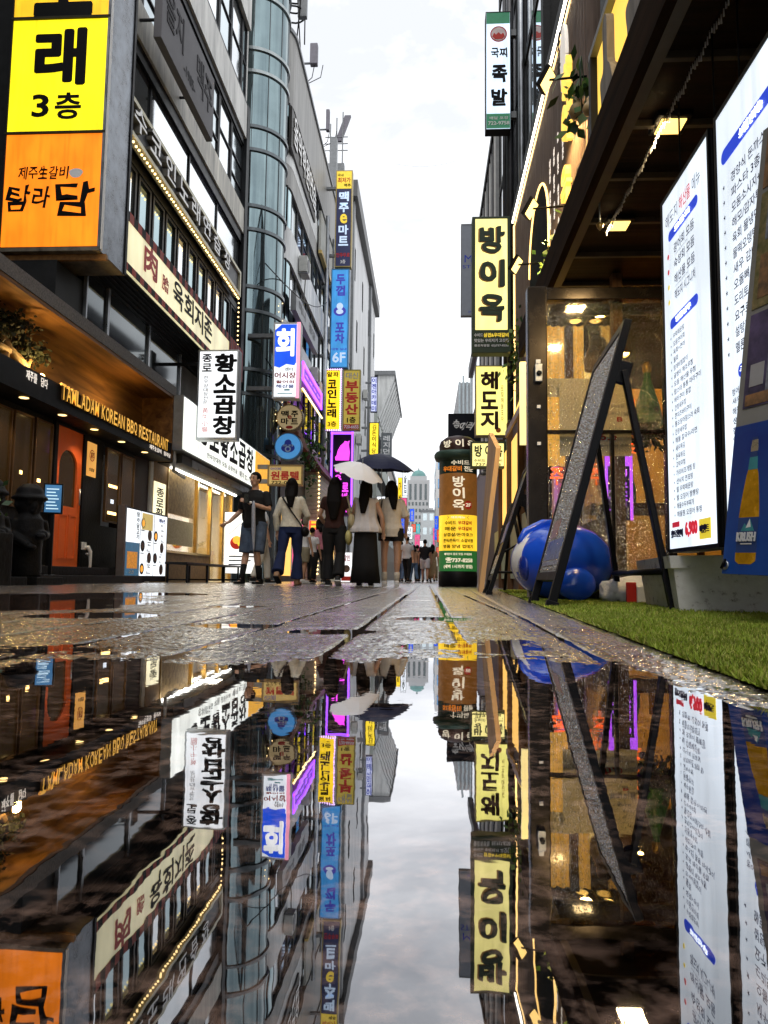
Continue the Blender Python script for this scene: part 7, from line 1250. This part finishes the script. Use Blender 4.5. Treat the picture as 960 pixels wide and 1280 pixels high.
# wires across the street
t = thing('overhead_cable', 'thin dark cable sagging across the white sky', 'cable', (-1, 30, 16)); b = MB(); a, c = onY(495, 205, 34), onY(604, 190, 24); b.tube([a + (c - a) * k + V3((0, 0, -.3 * math.sin(PI * k))) for k in np.linspace(0, 1, 12)], .004, BLACK, 5)
b.build('cable_run', t)
# ================================================================= PEOPLE
SKIN = mat('skin', (.52, .30, .20), .5, var=.12, scale=12, spec=.4); SKIN2 = mat('tan skin', (.42, .23, .14), .5, var=.12, scale=12, spec=.4)
HAIR = mat('black hair', (.006, .005, .005), .6, var=.4, scale=60, bump=.4, bscale=(160, 160, 20), spec=.08); HAIRB = mat('dark brown hair', (.022, .012, .008), .4, var=.4, scale=60)
EYE_ = mat('eye dark', (.01, .008, .007), .2); LIP = mat('lip', (.35, .12, .10), .45)
def cloth(name, c, var=.25, scale=18, bump=.35, rough=.8): return mat(name, c, rough, var=var, scale=scale, bump=bump, bscale=(26, 26, 9), spec=.25)
def arm_chain(sh, el, wr, k): return [(sh, .048 * k), (sh.lerp(el, .5), .043 * k), (el, .037 * k), (el.lerp(wr, .35), .037 * k), (wr, .026 * k)]
def hand(raw, wr, d, thumb, k, m, curl=.5, fine=True):
    """palm and five curled fingers beyond the wrist"""
    d = d.normalized(); s = thumb.cross(d); s = (thumb - d * thumb.dot(d)).normalized(); nrm = d.cross(s).normalized(); L = .09 * k
    pc = wr + d * .05 * k; raw.tube([wr, wr + d * .03 * k, wr + d * L], [(.022 * k, .022 * k), (.036 * k, .018 * k), (.034 * k, .014 * k)], m, 10)
    for i, (o, ln) in enumerate(((-.027, .055), (-.009, .068), (.009, .072), (.027, .066))):
        b0 = wr + d * L * .9 + s * o * k; q = d; p1 = b0 + q * ln * .45 * k; q2 = (q + nrm * curl).normalized(); p2 = p1 + q2 * ln * .35 * k; q3 = (q + nrm * curl * 2.2).normalized(); p3 = p2 + q3 * ln * .3 * k
        raw.tube([b0 - d * .01 * k, p1, p2, p3], [.0095 * k, .009 * k, .0085 * k, .006 * k], m, 8)
    b0 = wr + d * .03 * k + s * .028 * k; p1 = b0 + (s * .7 + d * .6).normalized() * .035 * k; p2 = p1 + (d + nrm * curl * .5).normalized() * .03 * k; raw.tube([b0 - s * .01 * k, p1, p2], [.012 * k, .010 * k, .007 * k], m, 8)
def person(label, loc, H, face, legs, arms, top, bottom, hair, shoe, skin=SKIN, sex='f', voxel=.009, lean=0.0, headturn=0.0, look=0.0, socks=None, group=None, belly=1.0):
    """legs: ((knee fwd, knee side),(foot fwd, foot lift)) x2; arms: (elbow, wrist, hand dir) x2 in body axes (right, fwd, up), H=1"""
    t = thing('person', label, 'person', loc, group); k = H / 1.7; O = V3(loc)
    f = V3((math.sin(face), math.cos(face), 0)); r = V3((f.y, -f.x, 0)); up = V3((0, 0, 1))
    def B(x, y, z): return O + r * (x * k) + f * (y * k) + up * (z * k)
    fem = sex == 'f'; sw = .148 if fem else .185; hw = .095 if fem else .09
    raw = MB(); hipz = .90; shz = 1.385; ly = lean
    # torso
    def tor(m, mb, z0, z1, g, flare=0.0, hem=0.0):
        prof = [(.84, .155, .105, 0), (.92, .165, .115, 0), (1.02, .135, .095, .0), (1.10, .130, .095, .005), (1.22, .150 if fem else .165, .105, .01), (1.32, .152 if fem else .180, .095, .005), (1.38, .135 if fem else .165, .07, 0), (1.425, .07, .055, 0)]
        pts, rad = [], []
        zs = [z0] + [p[0] for p in prof if z0 < p[0] < z1] + [z1]
        for z in zs:
            q = np.interp(z, [p[0] for p in prof], [p[1] for p in prof]); q2 = np.interp(z, [p[0] for p in prof], [p[2] for p in prof]) * belly; cy = np.interp(z, [p[0] for p in prof], [p[3] for p in prof])
            fl = flare * max(0, (1.25 - z) / max(.01, 1.25 - z0)) if flare else 0
            pts.append(B(0, cy + ly * (z - .9), z)); rad.append(((q + g + fl) * k, (q2 + g + fl * .8) * k))
        # rings laid flat: ellipse in r (x) and f (y)
        vs, fs, n = [], [], 20
        for p, (ra, rb) in zip(pts, rad):
            for j in range(n):
                a = 2 * PI * j / n; w_ = 1 + (.06 * math.sin(a * 9) if flare else 0); vs.append(p + r * (ra * math.cos(a) * w_) + f * (rb * math.sin(a) * w_))
        for i in range(len(pts) - 1):
            for j in range(n): fs.append((i * n + j, i * n + (j + 1) % n, (i + 1) * n + (j + 1) % n, (i + 1) * n + j))
        fs.append(tuple(range(n - 1, -1, -1))); fs.append(tuple(range((len(pts) - 1) * n, len(pts) * n))); mb.add(vs, fs, m, True)
    tor(skin, raw, .84, 1.43, 0)
    hp = B(0, ly * .62 + .0, 1.40); nk = B(0, ly * .58, 1.49); hc = B(0, ly * .68 + .015, 1.595)
    raw.tube([B(0, ly * .5, 1.38), nk, hc - up * .05 * k], [.062 * k, .05 * k, .05 * k], skin, 12)
    hf = V3((math.sin(face + headturn), math.cos(face + headturn), math.tan(look))).normalized(); hr = V3((math.cos(face + headturn), -math.sin(face + headturn), 0)); hu = hr.cross(hf).normalized()
    HM = Matrix((hr, hf, hu)).transposed()
    raw.ball(hc + hu * .02 * k, (.073 * k, .090 * k, .098 * k), skin, 20, HM); raw.ball(hc - hu * .045 * k + hf * .022 * k, (.052 * k, .058 * k, .065 * k), skin, 16, HM)
    raw.tube([hc + hf * .082 * k + hu * .012 * k, hc + hf * .102 * k - hu * .022 * k, hc + hf * .086 * k - hu * .028 * k], [.008 * k, .013 * k, .011 * k], skin, 8)
    for s in (-1, 1): raw.ball(hc + hr * s * .073 * k - hu * .004 * k, (.010 * k, .020 * k, .028 * k), skin, 10, HM)
    JL = []
    for s, lg in zip((-1, 1), legs):
        (kf, ks), (ff, fl) = lg; hip = B(s * hw, 0, hipz); kn = B(s * (hw + ks), kf, .49 + fl * .35); an = B(s * (hw + ks * .5), ff, .085 + fl); JL.append((hip, kn, an))
        raw.tube([hip + up * .03 * k, hip.lerp(kn, .25), hip.lerp(kn, .6), kn, kn.lerp(an, .28), kn.lerp(an, .7), an], [.082 * k, .080 * k, .064 * k, .050 * k, .053 * k, .036 * k, .031 * k], skin, 14)
        tilt = .5 if fl > .03 else 0; fd = (f - up * tilt).normalized(); raw.tube([an + up * .02 * k, an - up * .03 * k + fd * .02 * k, an - up * .05 * k + fd * .10 * k, an - up * .058 * k + fd * .16 * k], [.032 * k, .036 * k, (.038 * k, .024 * k), (.03 * k, .016 * k)], skin, 10); raw.ball(an - up * .04 * k - fd * .025 * k, .034 * k, skin, 10)
    JA = []
    for s, (el, wr, hd) in zip((-1, 1), arms):
        sh = B(s * sw, ly * .5, shz - .015); E_ = B(*el); W_ = B(*wr); ch = arm_chain(sh, E_, W_, k); JA.append((sh, E_, W_, s)); raw.tube([c[0] for c in ch], [c[1] for c in ch], skin, 12); raw.ball(sh, .052 * k, skin, 12)
        D = (r * hd[0] + f * hd[1] + up * hd[2]).normalized(); hand(raw, W_, D, (f * .7 + up * .3 - r * s * .2) if abs(D.z) > .6 else (up * .8 - r * s * .5), k, skin)
    body = remeshed(raw, voxel * k, skin, 2)
    if voxel < .012:
        for s in (-1, 1):
            e = hc + hr * s * .030 * k + hf * .083 * k + hu * .018 * k; body.ball(e, (.013 * k, .006 * k, .006 * k), EYE_, 10, HM); body.ball(e + hu * .022 * k - hf * .001 * k, (.018 * k, .007 * k, .0042 * k), HAIR, 10, HM)
        body.ball(hc + hf * .079 * k - hu * .052 * k, (.022 * k, .008 * k, .006 * k), LIP, 10, HM)
    body.build('body', t)
    # ---- top
    m = top['m']; g = top.get('g', .014); raw = MB(); tor(m, raw, top.get('z0', .86), 1.44, g, top.get('flare', 0))
    for sh, E_, W_, s in JA:
        raw.ball(sh - up * .008 * k, (.050 + g * .5) * k, m, 12); q = top.get('sleeve', .6)
        if q > 0:
            pts = [sh, sh.lerp(E_, .5), sh.lerp(E_, min(1, q))] + ([E_.lerp(W_, .5), E_.lerp(W_, .92)] if q > 1.2 else []); w0 = top.get('sw', .054); rad = [(w0 + .006) * k, w0 * k, (w0 - .004) * k, (w0 - .008) * k, (w0 - .016) * k][:len(pts)]; raw.tube(pts, rad, m, 12)
    tp = remeshed(raw, voxel * k * 1.1, m, 2)
    for v in tp.v: v += (v - (O + up * v.z)).normalized() * (.005 * noise.noise(v * 13) * k) if top.get('wr', 1) else V3()
    sh_o = tp.build('shirt', t)
    # ---- bottom
    kind = bottom['kind']; m = bottom['m']; raw = MB()
    if kind == 'skirt':
        n = 28; vs, fs = [], []; zs = [1.0, .92, .8, .6, .35, bottom['hem']]; ra = [.14, .172, .185, .195, .21, bottom.get('w', .23)]
        for z, q in zip(zs, ra):
            for j in range(n): a = 2 * PI * j / n; w_ = 1 + .05 * math.sin(a * 7) * (1 - z); vs.append(B(q * math.cos(a) * w_, q * .72 * math.sin(a) * w_, z))
        for i in range(len(zs) - 1):
            for j in range(n): fs.append((i * n + j, (i + 1) * n + j, (i + 1) * n + (j + 1) % n, i * n + (j + 1) % n))
        fs.append(tuple(range(n))); fs.append(tuple(range(len(vs) - 1, len(vs) - n - 1, -1))); raw.add(vs, fs, m, True); raw.build('skirt', t)
    else:
        tor(m, raw, .83, bottom.get('waist', .99), .016); q = bottom.get('len', 1.0); w0 = bottom.get('w', .016); fl = bottom.get('flare', 0)
        for hip, kn, an in JL:
            if q <= 1: e = hip.lerp(kn, q); raw.tube([hip + up * .04 * k, hip.lerp(kn, .3 * q), e], [(.088 + w0) * k, (.088 + w0) * k, (.07 + w0 + fl) * k], m, 14)
            else: e = kn.lerp(an, q - 1); raw.tube([hip + up * .04 * k, hip.lerp(kn, .3), hip.lerp(kn, .7), kn, kn.lerp(e, .5), e], [(.086 + w0 * .5) * k, (.082 + w0) * k, (.066 + w0) * k, (.052 + w0) * k, (.048 + w0 + fl * .5) * k, (.042 + w0 + fl) * k], m, 14)
        bt = remeshed(raw, voxel * k * 1.1, m, 2)
        for v in bt.v: v += (v - (O + up * v.z)).normalized() * (.005 * noise.noise(v * 11) * k)
        bt.build('trousers' if q > 1 else 'shorts', t)
    # ---- hair
    raw = MB(); hm = hair['m']
    raw.ball(hc + hu * .034 * k - hf * .014 * k, (.084 * k, .098 * k, .098 * k), hm, 18, HM)
    if hair['len'] > 0:
        L_ = hair['len']; bk = hc - hf * .045 * k; pts = [bk + hu * .06 * k, bk - hf * .028 * k - up * .06 * k, bk - hf * .088 * k - up * L_ * .5 * k, bk - hf * .092 * k - up * L_ * k]; wd = hair.get('w', .085)
        vs, fs, n = [], [], 14
        for i, (p, ww) in enumerate(zip(pts, (.08, wd, wd * 1.05, wd * .45))):
            for j in range(n): a = 2 * PI * j / n; vs.append(p + hr * (ww * k * math.cos(a)) + hf * (.042 * k * math.sin(a)) + hr * hair.get('sway', 0) * k * i * .3)
        for i in range(3):
            for j in range(n): fs.append((i * n + j, i * n + (j + 1) % n, (i + 1) * n + (j + 1) % n, (i + 1) * n + j))
        fs += [tuple(range(n - 1, -1, -1)), tuple(range(3 * n, 4 * n))]; raw.add(vs, fs, hm, True)
        for s in (-1, 1): raw.tube([hc + hr * s * .07 * k + hu * .04 * k - hf * .0 * k, hc + hr * s * .078 * k - hf * .03 * k - up * .08 * k, hc + hr * s * .07 * k - hf * .05 * k - up * .2 * k], [.03 * k, .032 * k, .03 * k], hm, 10)
    hr_ = remeshed(raw, voxel * k * 1.1, hm, 2)
    keep = MB(); bad = set(i for i, v in enumerate(hr_.v) if (v - hc).dot(hf) > .045 * k and (v - hc).dot(hu) < .058 * k)
    keep.add(hr_.v, [q for q in hr_.f if not any(i in bad for i in q)], hm, True); keep.build('hair', t)
    # ---- shoes
    for hip, kn, an in JL:
        b = MB(); lift = an.z - O.z > .12 * k; fd = (f - up * .5).normalized() if lift else f; fu = r.cross(fd).normalized(); fs_ = Fr(an - fu * .085 * k - fd * .06 * k, r, fd, fu)
        b.box(fs_, -.043 * k, .043 * k, .0, .235 * k, .0, .022 * k, shoe.get('sole', BLACK), .01); b.box(fs_, -.040 * k, .040 * k, .0, .125 * k, .0215 * k, .10 * k, shoe['m'], .02); b.box(fs_, -.041 * k, .041 * k, .08 * k, .23 * k, .0215 * k, .062 * k, shoe['m'], .022); b.build('shoe', t)
        if socks: sk = MB(); e = kn.lerp(an, socks[1]); sk.tube([e, e.lerp(an, .5), an - up * .02 * k], [.056 * k * (1 - .25 * socks[1]), .046 * k, .042 * k], socks[0], 12); sk.build('sock', t)
    return t, B, JL, JA
C_BLK = cloth('black cotton', (.010, .010, .011)); C_DEN = cloth('washed denim', (.08, .11, .165), .5, 7); C_NVD = cloth('indigo denim', (.012, .022, .075), .4, 6); C_BEI = cloth('beige quilted cotton', (.68, .64, .53), .2, 30, .6); C_GRY = cloth('pale grey chiffon', (.60, .58, .59), .12, 10, .2); C_CRM = cloth('cream linen', (.66, .61, .52), .12, 10); C_WHT = cloth('white cotton', (.70, .71, .72), .1, 10); C_KHK = cloth('khaki cotton', (.25, .22, .15), .2, 10); C_BRN = cloth('dark brown knit', (.035, .012, .010)); C_PNK = cloth('pink cotton', (.55, .20, .26)); C_MUS = cloth('mustard cotton', (.50, .30, .06)); C_PCH = cloth('peach cotton', (.6, .34, .2)); C_BLJ = cloth('mid blue denim', (.10, .17, .28), .3, 8); C_OLV = cloth('tan dress cotton', (.34, .24, .13))
SH_B = {'m': mat('black shoe', (.012, .012, .012), .4), 'sole': mat('white sole', (.55, .55, .54), .5)}; SH_W = {'m': mat('white shoe', (.68, .68, .68), .5, var=.1), 'sole': MATS['white sole']}; SH_S = {'m': mat('tan sandal', (.30, .17, .09), .5), 'sole': BLACK}
down = lambda s, x=.24, y=.0: ((s * x, -.02 + y, 1.10), (s * (x + .02), .04 + y, .85), (0, .15, -1))
YP = 11.3
def at(px_, Y=YP): p = onY(px_, 735, Y); return (p.x, Y, 0)
# man with phone, turned to camera
m1 = at(316); man, B, JL, JA = person('man in black polo and denim shorts holding a phone, facing the camera', m1, 1.73, PI + .30, (((.10, .02), (-.02, .0)), ((.02, .03), (.16, .0))), (((-.27, .04, 1.14), (-.06, .27, 1.22), (.55, .35, .25)), ((.29, -.06, 1.13), (.41, .06, .96), (.6, .3, -.4))), {'m': C_BLK, 'g': .03, 'z0': .86, 'sleeve': .82, 'sw': .064}, {'kind': 'shorts', 'm': C_DEN, 'len': 1.0, 'w': .032, 'flare': .012}, {'m': HAIR, 'len': 0}, SH_B, SKIN, 'm', headturn=.12, socks=(mat('black sock', (.012, .012, .012), .8), .45), belly=1.12)
w_ = JA[0][2]; p = w_ + V3((-.02, -.10, .06)); b = MB(); fp = Fr(p, (1, .3, .1), (0, -.3, 1), (.1, -1, -.3)); b.box(fp, -.04, .04, -.075, .075, -.005, .005, BLACK, .008); b.box(fp, -.034, .034, -.066, .066, .005, .006, DKG); b.build('mobile_phone', label='black mobile phone held by the man in denim shorts', cat='phone')
b = MB(); d = (JA[0][2] - JA[0][1]).normalized(); b.tube([JA[0][2] - d * .055, JA[0][2] - d * .02], [.036, .034], BLACK, 14); b.tube([JA[0][2] - d * .03 + V3((0, -.03, .01)), JA[0][2] - d * .03 + V3((0, -.042, .014))], .02, INKW, 12); b.build('wrist_watch', man)
b = MB(); q = JA[0][2].lerp(JA[0][1], .25) + V3((0, -.05, -.03)); b.tube([q + V3((0, 0, .08)), q, q + V3((.01, 0, -.35)), q + V3((.02, -.01, -.62)), q + V3((.022, -.01, -.70))], [.012, .028, .032, .014, .004], mat('pale folded umbrella', (.34, .36, .42), .5, var=.3, scale=30), 10); b.build('folded_umbrella', label='pale folded umbrella hanging from the wrist of the man with phone', cat='umbrella')
b = MB(); b.ball(B(.17, -.14, 1.08), (.13, .10, .19), C_BLK, 16); b.tube([B(.15, .09, 1.38), B(.17, -.02, 1.42), B(.16, -.12, 1.30)], .018, BLACK, 8); b.build('backpack', label='black backpack on the back of the man with phone', cat='bag')
# woman beige blouse, walking away
wl = at(362); t_, B, JL, JA = person('woman in beige blouse and flared blue jeans walking away, crossbody strap', wl, 1.64, .08, (((-.10, .02), (-.36, .10)), ((.04, .01), (.06, .0))), (((-.25, -.02, 1.11), (-.24, .05, .86), (0, .2, -1)), ((.25, .06, 1.12), (.17, .22, 1.02), (-.3, 1, 0))), {'m': C_BEI, 'g': .026, 'z0': .93, 'sleeve': 2.0, 'sw': .058}, {'kind': 'pants', 'm': C_NVD, 'len': 1.93, 'w': .014, 'flare': .045}, {'m': HAIR, 'len': .36, 'w': .075, 'sway': .02}, SH_S)
b = MB(); b.tube([B(-.13, .02, 1.44), B(-.12, -.11, 1.40), B(.02, -.145, 1.20), B(.15, -.12, 1.02), B(.19, -.02, .93)], [(.014, .005)] * 5, mat('black strap', (.012, .011, .011), .5), 8); b.ball(B(.22, .03, .86), (.07, .10, .08), BLACK, 14); b.build('crossbody_bag', label='small black crossbody bag worn over the beige blouse', cat='bag')
# woman all dark
wd = at(417); t_, B, JL, JA = person('long haired woman in dark top and black trousers, between blouse and white umbrella', wd, 1.66, .05, (((.03, .0), (.03, .0)), ((-.03, .01), (-.20, .05))), (((-.25, .02, 1.12), (-.20, .16, 1.0), (.1, 1, 0)), ((.25, .0, 1.11), (.22, .10, .90), (0, .6, -.8))), {'m': C_BRN, 'g': .018, 'z0': .90, 'sleeve': .6}, {'kind': 'pants', 'm': C_BLK, 'len': 1.93, 'w': .024, 'flare': .03}, {'m': HAIR, 'len': .56, 'w': .115}, SH_B)
BAGC = mat('cream leather bag', (.48, .42, .26), .45, var=.15); b = MB(); b.ball(B(.27, -.03, 1.02), (.06, .09, .11), BAGC, 16); b.tube([B(.19, .04, 1.43), B(.24, .02, 1.25), B(.27, -.01, 1.11)], [(.012, .004)] * 3, BAGC, 8); b.tube([B(.19, -.05, 1.42), B(.24, -.06, 1.25), B(.27, -.05, 1.11)], [(.012, .004)] * 3, BAGC, 8); b.build('shoulder_bag', label='cream leather shoulder bag on the dark dressed woman', cat='bag')
# woman with white umbrella
wu = at(456); t_, B, JL, JA = person('woman in pale grey pleated top and long black skirt under a white umbrella', wu, 1.63, .0, (((.0, .0), (.0, .0)), ((-.02, .0), (-.05, .0))), (((-.25, .04, 1.12), (-.12, .22, 1.18), (.3, .5, .8)), ((.26, .0, 1.10), (.28, .08, .85), (0, .2, -1))), {'m': C_GRY, 'g': .020, 'z0': .86, 'sleeve': 0, 'flare': .085}, {'kind': 'skirt', 'm': C_BLK, 'hem': .06, 'w': .24}, {'m': HAIR, 'len': .44, 'w': .085, 'sway': -.04}, SH_B)
def umbrella(apex, axis, R, depth, m, label, handle, seed=0):
    axis = V3(axis).normalized(); a = axis.cross(V3((0, 1, 0))).normalized(); c = a.cross(axis).normalized(); A = V3(apex); t = thing('umbrella', label, 'umbrella', V3(handle)); n = 48; rings = 7; vs, fs = [A + axis * .0], []
    for i in range(1, rings + 1):
        q = i / rings
        for j in range(n):
            th = 2 * PI * j / n; rr_ = R * q * (1 - .055 * q * (1 - abs(math.cos(th * 4)))); sag = depth * (q ** 1.7) - .02 * q * (1 - abs(math.cos(th * 4))); vs.append(A - axis * sag + a * rr_ * math.cos(th) + c * rr_ * math.sin(th))
    for j in range(n): fs.append((0, 1 + j, 1 + (j + 1) % n))
    for i in range(rings - 1):
        for j in range(n): p = 1 + i * n; fs.append((p + j, p + n + j, p + n + (j + 1) % n, p + (j + 1) % n))
    b = MB(); b.add(vs, fs, m, False); b.build('canopy', t)
    for j in range(8):
        th = PI * j / 4; b = MB(); b.tube([A - axis * (depth * q ** 1.7 + .008) + (a * math.cos(th) + c * math.sin(th)) * R * q * .99 for q in np.linspace(0, 1, 6)], .003, STEEL, 5); b.build('rib', t)
    b = MB(); b.tube([A + axis * .07, V3(handle)], .006, STEEL, 8); b.build('shaft', t); b = MB(); hd = (V3(handle) - A).normalized(); b.tube([V3(handle) - hd * .08, V3(handle), V3(handle) + hd * .05], .012, BLACK, 8); b.build('handle', t)
    return t
UW = mat('white umbrella fabric', (.86, .87, .9), .5, var=.04); UN = mat('navy umbrella fabric', (.012, .014, .045), .45, var=.15)
hw_ = JA[0][2] + V3((.0, .06, .06)); ap = onY(452, 579, YP - .12)
umbrella(ap, (.36, -.36, 1), .40, .18, UW, 'white umbrella tilted over the woman in pale grey top', hw_)
b = MB(); BG2 = mat('pale yellow bag', (.50, .45, .18), .45, var=.15); b.ball(B(-.27, .0, .78), (.06, .12, .12), BG2, 16); b.tube([B(-.17, .02, 1.42), B(-.25, .05, 1.1), B(-.27, .05, .88)], [(.012, .004)] * 3, BAGC, 8); b.tube([B(-.17, -.04, 1.42), B(-.25, -.06, 1.1), B(-.27, -.05, .88)], [(.012, .004)] * 3, BAGC, 8); b.build('shoulder_bag', label='pale yellow shoulder bag beside the long black skirt', cat='bag')
# woman cream top, navy umbrella
wc = at(488, 11.7); t_, B, JL, JA = person('woman in long cream top and black shorts under the navy umbrella', wc, 1.66, -.04, (((.0, .01), (-.01, .0)), ((.0, .01), (.02, .0))), (((-.22, .08, 1.14), (-.16, .24, 1.26), (.2, .5, .8)), ((.25, .0, 1.10), (.24, .10, .88), (0, .3, -1))), {'m': C_CRM, 'g': .034, 'z0': .80, 'sleeve': .9, 'sw': .064}, {'kind': 'shorts', 'm': C_BLK, 'len': .40, 'w': .028, 'flare': .012}, {'m': HAIR, 'len': .36, 'w': .075, 'sway': .05}, SH_W, socks=(cloth('cream sock', (.55, .5, .42)), .62))
umbrella(onY(476, 567, 11.75), (.05, -.10, 1), .56, .27, UN, 'navy umbrella held over the woman in cream top', JA[0][2] + V3((0, .05, .06)))
b = MB(); b.ball(B(-.20, -.13, 1.02), (.10, .06, .16), BLACK, 16); b.tube([B(-.13, .03, 1.43), B(-.15, -.08, 1.38), B(-.18, -.13, 1.14)], [(.01, .004)] * 3, BLACK, 8); b.tube([B(-.19, .03, 1.42), B(-.21, -.08, 1.36), B(-.23, -.13, 1.14)], [(.01, .004)] * 3, BLACK, 8); b.build('shoulder_bag', label='black tote bag on the shoulder of the woman in cream top', cat='bag')
# people behind
def simple(px_, Y, H, face, label, top, bottom, hair, shoe=SH_B, sex='m', stride=.12, sleeve=.6, z0=.88, group='strollers behind the walking group', skin=SKIN2, **kw):
    return person(label, at(px_, Y), H, face, (((stride, 0), (stride * 1.2, 0)), ((-stride * .3, .01), (-stride * 1.5, .03))), (down(-1), down(1, .24, .06)), {'m': top, 'g': .02, 'z0': z0, 'sleeve': sleeve, **kw}, bottom, {'m': HAIR, 'len': hair}, shoe, skin, sex, voxel=.016, group=group)
P_ = lambda m, l=1.93, w=.02: {'kind': 'pants', 'm': m, 'len': l, 'w': w}; S_ = lambda m, l=.85: {'kind': 'shorts', 'm': m, 'len': l, 'w': .03}
simple(326, 14.5, 1.68, 1.2, 'person in white shirt and pale trousers half hidden behind the man with phone', C_WHT, P_(C_CRM), 0, SH_B)
simple(379, 15.0, 1.32, .9, 'boy in white T-shirt and khaki shorts with white shoes', C_WHT, S_(C_KHK), 0, SH_W, stride=.05)
simple(389, 15.6, 1.18, .5, 'small child in pale grey top and long black trousers', C_GRY, P_(C_BLK, 1.9, .05), 0, SH_B, stride=.05)
simple(398, 16.2, 1.42, -.4, 'person in pink top partly hidden by the dark dressed woman', C_PNK, P_(C_BLK), .25, SH_B, 'f')
fg = 'distant pedestrians near the vanishing point'
simple(512, 33, 1.70, .4, 'distant pedestrian in mustard shirt and blue jeans', C_MUS, P_(C_BLJ), 0, group=fg); simple(517, 32.4, 1.60, -.5, 'distant pedestrian in peach shirt beside the mustard shirt', C_PCH, P_(C_BLJ), .2, sex='f', group=fg)
simple(521.5, 33.6, 1.66, .1, 'distant pedestrian dressed all in black', C_BLK, P_(C_BLK), 0, group=fg); simple(531, 31.5, 1.80, 0, 'distant man in black T-shirt and grey shorts', C_BLK, S_(C_GRY), 0, group=fg)
simple(540.5, 32, 1.62, .1, 'distant woman in long tan dress near the pillar', C_OLV, {'kind': 'skirt', 'm': C_OLV, 'hem': .2, 'w': .22}, .3, SH_B, 'f', group=fg); simple(505, 36, 1.70, 0, 'distant pedestrian in dark blue at the left of the far crowd', C_NVD, P_(C_NVD), 0, group=fg)
simple(536, 37, 1.72, .2, 'distant pedestrian in violet top behind the man in grey shorts', cloth('violet cotton', (.2, .12, .45)), P_(C_BLK), .2, sex='f', group=fg); simple(501, 30, 1.64, .2, 'distant pedestrian in white shirt beside the cream top', C_WHT, P_(C_BLJ), 0, group=fg)
simple(508.5, 27, 1.66, .3, 'distant pedestrian in grey shirt and black trousers left of the mustard shirt', C_GRY, P_(C_BLK), 0, group=fg); simple(526, 40, 1.72, -.2, 'distant pedestrian in white shirt deep in the street', C_WHT, P_(C_NVD), 0, group=fg); simple(523.5, 44, 1.62, .3, 'distant pedestrian in pink top deep in the street', C_PNK, P_(C_BLJ), .2, sex='f', group=fg); simple(544, 44, 1.72, .1, 'distant pedestrian in beige shirt just left of the pillar', C_BEI, P_(C_KHK), 0, group=fg); simple(405, 18.5, 1.6, .2, 'stroller in blue denim behind the dark dressed woman', C_BLJ, P_(C_BLK), .2, sex='f')
bpy.data.scenes.remove(TMP)
